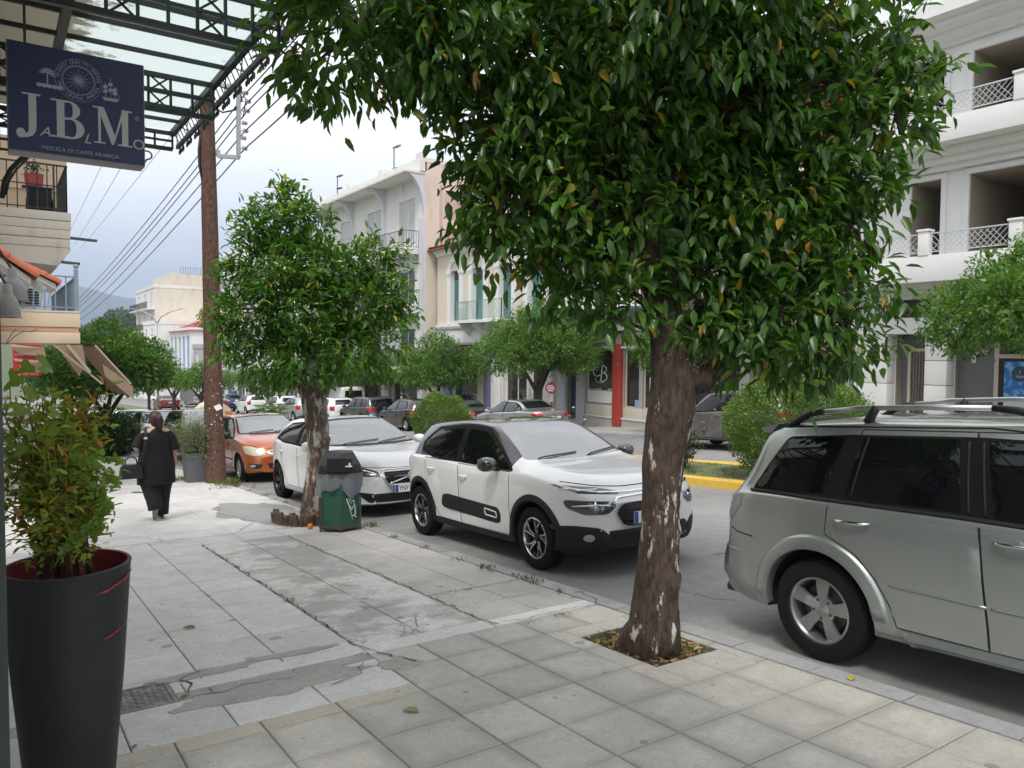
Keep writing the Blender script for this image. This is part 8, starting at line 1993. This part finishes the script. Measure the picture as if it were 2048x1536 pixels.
v,f=leaf_arrays(P,D,np.tile([0,0,1.],(n,1))+rr_.normal(size=(n,3))*.4,.046*(.6+.8*rr_.rand(n)),.016*(.6+.8*rr_.rand(n))); npmesh('foliage',v,f,m_potleaf,PT,True)['kind']='stuff'
# lobed vine leaves and a drooping leafy branch
def lobed(R0):
    pts=[(0,0)]; 
    for k in range(25):
        a=-2.5+5.0*k/24; rr=R0*(.55+.45*abs(math.cos(a*1.55)))*(1-.12*(k%2)); pts.append((rr*math.cos(a)+.15*R0,rr*math.sin(a)))
    v=[(x,y,.12*abs(y)-.25*x*x/R0) for x,y in pts]; f=[(0,k,k+1) for k in range(1,len(pts)-1)]; me=bpy.data.meshes.new('vine_leaf'); me.from_pydata(v,[],f); me.materials.append(m_vine); me.polygons.foreach_set('use_smooth',[True]*len(f)); return me
lm=lobed(.045); r=random.Random(4); vt=MB()
for k,(px,py,d) in enumerate([(70,840,2.9),(105,825,2.9),(95,860,2.85),(55,870,2.9),(130,850,2.95),(60,790,3.0),(30,820,2.9),(90,900,2.9),(20,760,3.0),(85,730,3.1),(45,735,3.1),(110,775,3.0),(35,900,2.9),(15,870,2.9),(100,940,2.95),(140,885,3.0)]):
    c=Vector(atD(px,py,d))-Vector((ptx,pty,ptz)); o=bpy.data.objects.new('vine_leaf',lm); link(o,PT); s=r.uniform(.75,1.25); o.location=c; o.rotation_euler=(r.uniform(.5,1.4),r.uniform(-.4,.4),r.uniform(-2.,1.)); o.scale=(s,s,s); vt.tube([c,c+Vector((0,.03,-.08)),Vector((0,0,PH))],[.002,.002,.003],4)
for pts in ([(120,860),(150,880),(190,905),(235,925)],[(110,880),(160,920),(200,945),(228,965)],[(120,930),(150,945),(190,985),(205,1000)],[(120,1130),(150,1070),(190,1045),(212,1010)],[(110,1130),(140,1090),(185,1060),(200,1050)]):
    W3=[Vector(atD(a,b,3.0))-Vector((ptx,pty,ptz)) for a,b in pts]; cc=catmull([tuple(p) for p in W3],6); vt.tube([Vector(p) for p in cc],.003,5)
    for i,p in enumerate(cc[4:]):
        for s in(-1,1):
            o=bpy.data.objects.new('branch_leaf',lm); link(o,PT); o.location=Vector(p)+Vector((r.gauss(0,.008),0,r.gauss(0,.012))); o.rotation_euler=(r.uniform(.6,1.5),r.uniform(-.5,.5),r.uniform(-1.5,.6)); q_=r.uniform(.32,.55); o.scale=(q_,q_*.8,q_)
vt.obj('vine_stems',m_grass,PT)
# ------------------------------------------------------------------ no-parking signs on the far pavement
NS=thing('no_entry_sign','round red and white traffic sign above a small parking plate','sign',(18.0,23.6,lvl(18.0,23.6))); zc=atX(1103,776,18.0).z-lvl(18.0,23.6)
NS.location.y=atX(1103,776,18.0).y
mb=MB(); mb.tube([(0,0,-.1),(0,0,zc+.25)],.03,8); mb.obj('post',m_redpil,NS)
def disc(mb,r0,r1,x,z,mi=0,n=32): 
    for k in range(n):
        a0,a1=2*PI*k/n,2*PI*(k+1)/n; mb.add([(x,r0*math.cos(a0),z+r0*math.sin(a0)),(x,r1*math.cos(a0),z+r1*math.sin(a0)),(x,r1*math.cos(a1),z+r1*math.sin(a1)),(x,r0*math.cos(a1),z+r0*math.sin(a1))],[(0,1,2,3)],mi)
m_signred=mat('traffic_red',(.48,.025,.04),.5,.05); RW=R_(34)
sd_=thing('x','','') if False else None
FC=MB(); FC.lathe([(0,-.01),(.21,-.01),(.215,0),(.21,.01),(0,.01)],n=36,axis='x'); dsc=FC.obj('sign_disc',m_signred,NS); dsc.location=(-.05,0,zc); dsc.rotation_euler=(0,0,RW)
mb=MB(); mb.bb(-.014,-.0112,-.17,.17,-.028,.028); 
for z in(.08,-.09): mb.bb(-.0138,-.0112,-.12,.12,z-.03,z+.03)
mb.obj('sign_bar',m_paper,dsc)
mb=MB(); mb.bb(-.06,-.04,-.14,.14,zc-.52,zc-.24); pl_=mb.obj('sign_plate',m_paper,NS); 
mb=MB()
for k in range(28):
    a0,a1=2*PI*k/28,2*PI*(k+1)/28; mb.add([(-.0615,.09*math.cos(a0),zc-.37+.09*math.sin(a0)),(-.0615,.115*math.cos(a0),zc-.37+.115*math.sin(a0)),(-.0615,.115*math.cos(a1),zc-.37+.115*math.sin(a1)),(-.0615,.09*math.cos(a1),zc-.37+.09*math.sin(a1))],[(0,1,2,3)])
mb.obj('ring',m_signred,pl_)
tm=text_mesh('P',.15,.001); tm.materials.append(m_bluedoor); o=bpy.data.objects.new('lettering',tm); link(o,pl_); o.rotation_euler=(PI/2,0,-PI/2); o.location=(-.0625,0,zc-.37)
# round paper sign and cream roll-top container seen far along the street
c=atD(374,800,60); RSN=thing('round_sign','grey back of a round traffic sign far along the median','sign',(c.x,c.y,gz(c.y)+.05)); zz=atD(374,790,60).z-(gz(c.y)+.05)
mb=MB(); mb.tube([(0,0,-.1),(0,0,zz+.3)],.05,8); mb.obj('post',m_galv,RSN); mb=MB(); mb.lathe([(0,-.02),(.55,-.02),(.55,0),(0,0)],n=24,axis='y'); o=mb.obj('sign_disc',m_galv,RSN); o.location=(0,-.06,zz)
c=atD(425,825,36); RC=thing('recycling_container','cream and orange dome-topped container beyond the off-roader','container',(c.x,c.y,gz(c.y)-.1)); zt_=atD(425,803,36).z-(gz(c.y)-.1)
mb=MB(); mb.prism([(-.7,0),(.7,0),(.75,zt_*.62)]+[(.75*math.cos(t),zt_*.62+zt_*.38*math.sin(t)) for t in np.linspace(.1,PI-.1,10)]+[(-.75,zt_*.62)],-.6,.6,'y'); mb.obj('shell',mat('cream_shell',(.62,.52,.36),.5,.1,8),RC)
mb=MB(); mb.bb(-.05,.76,-.62,-.601,.5,zt_*.72); mb.obj('front_panel',mat('orange_panel',(.6,.17,.03),.5,.1,8),RC)
# ------------------------------------------------------------------ people
def ring_loft(rings,n=20,cap=(True,True)):
    """rings: (cx,cy,cz,rx,ry[,tiltx]) smooth tube of ellipses"""
    P=catmull([tuple(r)+(0,)*(6-len(r)) for r in rings],4); mb=MB(); k=len(P)
    for c in P:
        for j in range(n):
            a=2*PI*j/n; x,y=c[3]*math.cos(a),c[4]*math.sin(a); mb.v.append((c[0]+x,c[1]+y*math.cos(c[5]),c[2]+y*math.sin(c[5])))
    mb.f=[(i*n+j,i*n+(j+1)%n,(i+1)*n+(j+1)%n,(i+1)*n+j) for i in range(k-1) for j in range(n)]
    if cap[0]: mb.f.append(tuple(range(n))[::-1])
    if cap[1]: mb.f.append(tuple((k-1)*n+j for j in range(n)))
    mb.m=[0]*len(mb.f); return mb
def limb_loft(pts,n=14):
    """tube of circles with own radii along a bent limb: (x,y,z,r)"""
    P=catmull(pts,5); mb=MB(); mb.tube([p[:3] for p in P],[float(p[3]) for p in P],n); return mb
def merge(*ms):
    o=MB()
    for m_ in ms: o.add(m_.v,m_.f)
    return o
def skin_body(verts,edges,radii,root,mt,name,parent):
    me=bpy.data.meshes.new(name); me.from_pydata(verts,edges,[]); o=bpy.data.objects.new('tmp',me); COL.objects.link(o)
    sk=o.modifiers.new('s','SKIN'); sk.use_smooth_shade=True; o.modifiers.new('ss','SUBSURF').levels=2
    lay=me.skin_vertices[0] if me.skin_vertices else None
    for i,d in enumerate(lay.data): r=radii[i]; d.radius=(r,r) if not isinstance(r,tuple) else r; d.use_root=(i==root)
    dg=bpy.context.evaluated_depsgraph_get(); m2=bpy.data.meshes.new_from_object(o.evaluated_get(dg)); bpy.data.objects.remove(o); m2.name=name
    return objm(name,m2,parent,mt,True)
m_skin=mat('skin',(.50,.30,.22),.55,.08,12); m_blk=mat('black_cloth',(.004,.004,.005),.85,.25,14,.3,40); m_hairr=mat('dark_red_hair',(.045,.012,.014),.45,.3,60,.5,90,stretch=(1,1,.15)); m_sole=mat('grey_sole',(.20,.195,.18),.7,.2,60,.5,120); m_leather=mat('black_leather',(.010,.011,.014),.35,.2,20,.2,60); m_buckle=mat('pale_buckle',(.6,.55,.5),.4,.1)
def person(label,loc,h,mtop,mleg,mhair,msh,rot=0,hem=.52,sleeve=.98,wide=1.,group=None,pony=True,skirtw=1.):
    """walking away along local +y; built for 1.55 m and scaled"""
    T=thing('person',label,'person',loc,(0,0,rot),group); s=h/1.55; T.scale=(s,s,s)
    V=[(0,0,.80),(0,.0,.95),(0,.01,1.12),(0,.0,1.255),(0,.012,1.325),(0,.03,1.40),(0,.035,1.465),(0,.03,1.505)]; R=[(.15,.11),(.14,.10),(.15,.105),(.10,.07),(.050,.05),(.070,.078),(.074,.088),(.045,.055)]
    E_l=[(i,i+1) for i in range(7)]
    def chain(st,pts):
        p=st
        for q,r in pts: V.append(q); R.append(r); E_l.append((p,len(V)-1)); p=len(V)-1
        return p
    w1=chain(3,[((.155*wide,0,1.235),.055),((.215*wide,-.02,1.02),.043),((.235*wide,.03,.80),.029)])
    hnd=chain(w1,[((.238*wide,.045,.745),(.022,.034))])
    for k,(dy,dz,l) in enumerate(((-.022,-.075,1),(-.007,-.085,1),(.009,-.082,1),(.022,-.068,1))): chain(hnd,[((.237*wide,.048+dy,.735),.009),((.232*wide,.055+dy*1.15,.735+dz*.6),.008),((.222*wide,.058+dy*1.15,.735+dz),.007)])
    chain(hnd,[((.228*wide,.085,.735),.010),((.220*wide,.097,.70),.008)])
    w2=chain(3,[((-.155*wide,0,1.235),.055),((-.25*wide,-.07,1.03),.043),((-.16*wide,.14,1.0),.029)])
    hnd=chain(w2,[((-.125*wide,.19,1.0),(.022,.034))])
    for k in range(4): chain(hnd,[((-.11,.205,1.015-.014*k),.009),((-.08,.22,1.012-.014*k),.008),((-.06,.20,1.008-.014*k),.007)])
    chain(hnd,[((-.11,.19,1.035),.010),((-.085,.19,1.045),.008)])
    chain(0,[((.085,0,.74),.095),((.085,.10,.42),.06),((.075,.13,.10),.038),((.08,.20,.045),.035),((.08,.27,.035),.022)])
    chain(0,[((-.085,0,.74),.095),((-.07,-.02,.43),.06),((-.045,-.13,.22),.034),((-.045,-.095,.15),.022),((-.045,-.07,.09),.014)])
    skin_body(V,E_l,R,0,m_skin,'body',T)
    # face and ears on the far side of the head
    mb=MB(); mb.lathe([(0,0),(.012,.004),(.014,.012),(0,.02)],c=(0,.118,1.42),n=8); 
    for sx in(-1,1): mb.lathe([(0,-.018),(.009,-.01),(.012,.006),(0,.02)],c=(sx*.078,.03,1.425),n=8)
    mb.obj('nose_and_ears',m_skin,T,True)
    # clothing
    tun=ring_loft([(0,0,hem,.235*wide*skirtw,.165),(0,0,.66,.232*wide,.165),(0,0,.82,.225*wide,.16),(0,.0,.98,.20*wide,.14),(0,.005,1.12,.195*wide,.135),(0,.0,1.21,.175*wide,.115),(0,.0,1.27,.115*wide,.080),(0,.008,1.315,.066,.062)],24,(False,False))
    sl=[]
    sl.append(limb_loft([(.11*wide,0,1.225,.065),(.165*wide,-.005,1.185,.068),(.20*wide,-.015,1.09,.068),(.215*wide,-.02,sleeve,.070)])); sl.append(limb_loft([(-.11*wide,0,1.225,.065),(-.165*wide,-.01,1.185,.068),(-.215*wide,-.04,1.11,.068),(-.245*wide,-.062,sleeve+.06,.068)]))
    merge(tun,*sl).obj('top',mtop,T,True)
    lw=1.25 if pony else 1.0
    l1=limb_loft([(.09,0,.80,.125),(.095,.04,.60,.115*lw),(.092,.09,.42,.095*lw),(.085,.115,.24,.085*lw),(.08,.135,.06,.082*lw)]); l2=limb_loft([(-.09,0,.80,.125),(-.085,.0,.60,.115*lw),(-.07,-.03,.42,.092*lw),(-.055,-.11,.28,.080*lw),(-.047,-.145,.17,.074*lw)])
    merge(l1,l2).obj('trousers',mleg,T,True)
    # shoes: one flat on the ground, one with its sole turned to the camera
    def shoe(c,pitch):
        u=MB(); pr=[(-.06,.035),(-.05,.052),(0,.055),(.07,.05),(.14,.052),(.19,.042),(.215,.012)]
        for z,sc_ in((0,.96),(.022,1.0)):
            for y,w_ in pr: u.v.append((-w_*sc_*.62,y,z))
            for y,w_ in pr[::-1]: u.v.append((w_*sc_*.62,y,z))
        n_=len(pr)*2; u.f=[(k,(k+1)%n_,n_+(k+1)%n_,n_+k) for k in range(n_)]+[tuple(range(n_))[::-1],tuple(range(n_,2*n_))]; u.m=[0]*len(u.f)
        so=u.obj('shoe_sole',m_sole,T); so.location=c; so.rotation_euler=(pitch,0,0)
        up_=ring_loft([(0,.075,.018,.036,.14),(0,.07,.05,.034,.13),(0,.02,.085,.032,.07)],14); uo=up_.obj('shoe_upper',msh,so,True)
    shoe((.08,.10,0),0); shoe((-.045,-.185,.197),R_(-62))
    # hair
    hb=MB(); n=22
    for i in range(11):
        t=PI*(.02+.74*i/10)
        for j in range(n):
            a=2*PI*j/n; back=max(0,-math.sin(a)); rr=1+.05*math.sin(9*a+i); z=1.44+.108*math.cos(t)-(.05*back*(i/10)**2)
            hb.v.append((.088*math.sin(t)*math.cos(a)*rr,.022+(.104*math.sin(t)*math.sin(a))*rr*(1 if math.sin(a)<0 else .72 if i>4 else 1),z))
    hb.f=[(i*n+j,i*n+(j+1)%n,(i+1)*n+(j+1)%n,(i+1)*n+j) for i in range(10) for j in range(n)]+[tuple(range(n))]; hb.m=[0]*len(hb.f); ho=hb.obj('hair',mhair,T,True)
    if pony:
        pt=limb_loft([(.01,-.085,1.47,.03),(.02,-.125,1.455,.045),(.03,-.135,1.40,.043),(.035,-.115,1.33,.034),(.035,-.095,1.27,.018)]); pt.obj('ponytail',mhair,ho,True)
        cb=MB(); cb.box((.02,-.112,1.462),(.045,.02,.02)); cb.obj('hair_clip',m_hairr,ho)
    return T
wl=(1.87,11.50,lvl(1.87,11.5)+.004)
WM=person('woman in loose black clothes with dark red tied hair walking away',wl,1.53,m_blk,m_blk,m_hairr,m_blk,rot=R_(2),wide=1.08)
sb=thing('shoulder_bag','black leather shoulder bag hanging at the walking woman\'s left hip','bag',(wl[0]-.33,wl[1]-.10,wl[2]+.62))
mb=MB(); mb.prism([(-.15,0),(.15,0),(.135,.15),(.10,.20),(-.10,.20),(-.135,.15)],-.06,.06,'y'); mb.obj('bag_body',m_leather,sb,bevel=.02)
mb=MB(); mb.box((0,-.066,.07),(.18,.012,.10)); mb.obj('bag_pocket',m_leather,sb,bevel=.006)
mb=MB(); mb.tube([(-.08,0,.19),(-.06,0,.27),(.0,0,.30),(.06,0,.27),(.08,0,.19)],.010,6); mb.obj('bag_handle',m_leather,sb,True)
mb=MB(); 
pts=[(.12,-.0,.17),(.13,-.06,.30),(.16,-.085,.46),(.18,-.06,.60),(.185,.0,.665),(.18,.08,.60)]
for a,b in zip(pts[:-1],pts[1:]): mb.bar(a,b,.035,.008,up=(0,1,0))
mb.obj('bag_strap',m_leather,sb)
mb=MB(); mb.box((.172,-.083,.55),(.045,.01,.028)); mb.obj('strap_buckle',m_buckle,sb)
m_shirtb=mat('blue_shirt',(.03,.13,.36),.85,.1,10); m_khaki=mat('khaki_cloth',(.27,.21,.15),.85,.1,10); m_shirtw=mat('white_cotton',(.72,.72,.70),.85,.06,10); m_hairg=mat('grey_hair',(.09,.08,.075),.6,.2,40); m_hairb=mat('fair_hair',(.30,.20,.12),.6,.2,40); m_jean=mat('dark_jeans',(.035,.04,.05),.85,.1,10)
p1=atX(468,812,18.6); person('man in a blue shirt and khaki trousers walking by the pale wall',(18.6,p1.y,lvl(18.6,p1.y)),1.76,m_shirtb,m_khaki,m_hairg,m_blk,hem=.72,pony=False,wide=.98,group='walkers far along the far pavement',skirtw=.85)
p2=atX(496,812,18.9); person('woman in a white top and dark trousers walking near the posters',(18.9,p2.y,lvl(18.9,p2.y)),1.66,m_shirtw,m_jean,m_hairb,m_blk,hem=.66,group='walkers far along the far pavement',rot=.1)
hb_=thing('handbag','brown handbag carried by the man in the blue shirt','bag',(18.6+.36,p1.y+.05,lvl(18.6,p1.y)+.55)); mb=MB(); mb.prism([(-.14,0),(.14,0),(.11,.22),(-.11,.22)],-.05,.05,'y'); mb.obj('bag_body',mat('brown_leather',(.14,.06,.03),.5,.2,10),hb_); mb=MB(); mb.tube([(-.08,0,.22),(-.05,0,.33),(.05,0,.33),(.08,0,.22)],.012,6); mb.obj('bag_handle',m_leather,hb_)

# ------------------------------------------------------------------ hills and air
m_hill=mat('far_hills',(.07,.095,.055),.95,.3,.004,0); m_wood=leafmat('wooded_hill_leaf',(.030,.055,.020),(.075,.105,.035),(.10,.13,.05),.9,.8,.1)
def ridge(name,dist,prof,mt,seed,depth=900,amp=.12,az0=-60,az1=75,n=150):
    """prof: list of (azimuth deg clockwise from +Y, height above eye level in deg)"""
    f=pchip(prof); v=[];rows=6
    for i in range(n+1):
        az=R_(az0+(az1-az0)*i/n); el=R_(float(f(math.degrees(az))))
        for j in range(rows+1):
            t=j/rows; d=dist*(.72+.28*t) if j<rows else dist*1.25
            hgt=CH+dist*math.tan(el)*(math.sin(t*PI/2)**1.4) if j<rows else CH+dist*math.tan(el)*.75
            hgt+=dist*math.tan(el)*amp*mnoise.noise(Vector((math.sin(az)*d/260+seed,math.cos(az)*d/260,j*.3)))*(t)
            base=gz(d*math.cos(az)) if math.cos(az)>0 else -10
            v.append((d*math.sin(az),d*math.cos(az),max(hgt,base-1.0) if j else base-3))
    q=[(i*(rows+1)+j,(i+1)*(rows+1)+j,(i+1)*(rows+1)+j+1,i*(rows+1)+j+1) for i in range(n) for j in range(rows)]
    me=bpy.data.meshes.new(name); me.from_pydata(v,[],q); o=objm(name,me,None,mt,True); o['kind']='structure'; return o
# azimuth of a pixel column: the street runs along azimuth 0
ridge('hills',4200,[(-60,3.0),(-20,3.4),(-3,3.6),(2,3.8),(4.5,3.75),(6.5,3.3),(8,3.15),(10,3.6),(13,3.2),(20,3.3),(40,3.6),(75,3.0)],m_hill,1)
ridge('hills',2100,[(-60,1.0),(-5,1.2),(3,1.35),(7,1.0),(10,.8),(20,.8),(75,.8)],m_hill,5)
wh=ridge('wooded_hill',420,[(-60,.4),(-8,.6),(2,.5),(4.5,.7),(6.0,1.4),(7.2,2.2),(8.4,1.5),(10,1.0),(14,.8),(30,.6),(75,.5)],m_terrain,9,amp=.05,n=220)
rr_=np.random.RandomState(17); P=[];D=[];L2=[]
fpr=pchip([(-60,.4),(-8,.6),(2,.5),(4.5,.7),(6.0,1.4),(7.2,2.2),(8.4,1.5),(10,1.0),(14,.8),(30,.6),(75,.5)])
for k in range(900):
    az=rr_.uniform(-4,16); t=rr_.uniform(.25,1.0); el=float(fpr(az)); d=420*(.72+.28*t); z=CH+420*math.tan(R_(el))*(math.sin(t*PI/2)**1.4)-1.0
    c=np.array([d*math.sin(R_(az)),d*math.cos(R_(az)),max(z,gz(d)-1)]); R0=rr_.uniform(2.2,4.2)
    n=40; q=rr_.normal(size=(n,3)); q/=np.linalg.norm(q,axis=1,keepdims=True); q[:,2]=np.abs(q[:,2])*.9
    P.append(c+q*R0); D.append(q+rr_.normal(size=(n,3))*.5); L2.append(np.full(n,1.6))
P=np.concatenate(P);D=np.concatenate(D);L2=np.concatenate(L2)
v,f=leaf_arrays(P,D,np.tile([0,0,1.],(len(P),1))+rr_.normal(size=P.shape)*.3,L2,L2*.8,True); o=npmesh('forest',v,f,m_wood,None); tag(o,'distant wooded hillside beyond the end of the street','forest',kind='stuff')
# the air: one closed box of thin even haze
hz,_hn,_hl,_hb_=nodes('haze_air'); _hn.remove(_hb_); pv=_hn.new('ShaderNodeVolumePrincipled'); pv.inputs['Color'].default_value=(.62,.76,1.0,1); pv.inputs['Density'].default_value=.0004; pv.inputs['Anisotropy'].default_value=.2
_hl.new(pv.outputs[0],_hn['Material Output'].inputs['Volume'])
mb=MB(); mb.bb(-6200,6200,-1200,6600,-120,560); o=mb.obj('haze',hz); o['kind']='stuff'; o['label']='thin pale air that fades the far hills'; o['category']='haze'
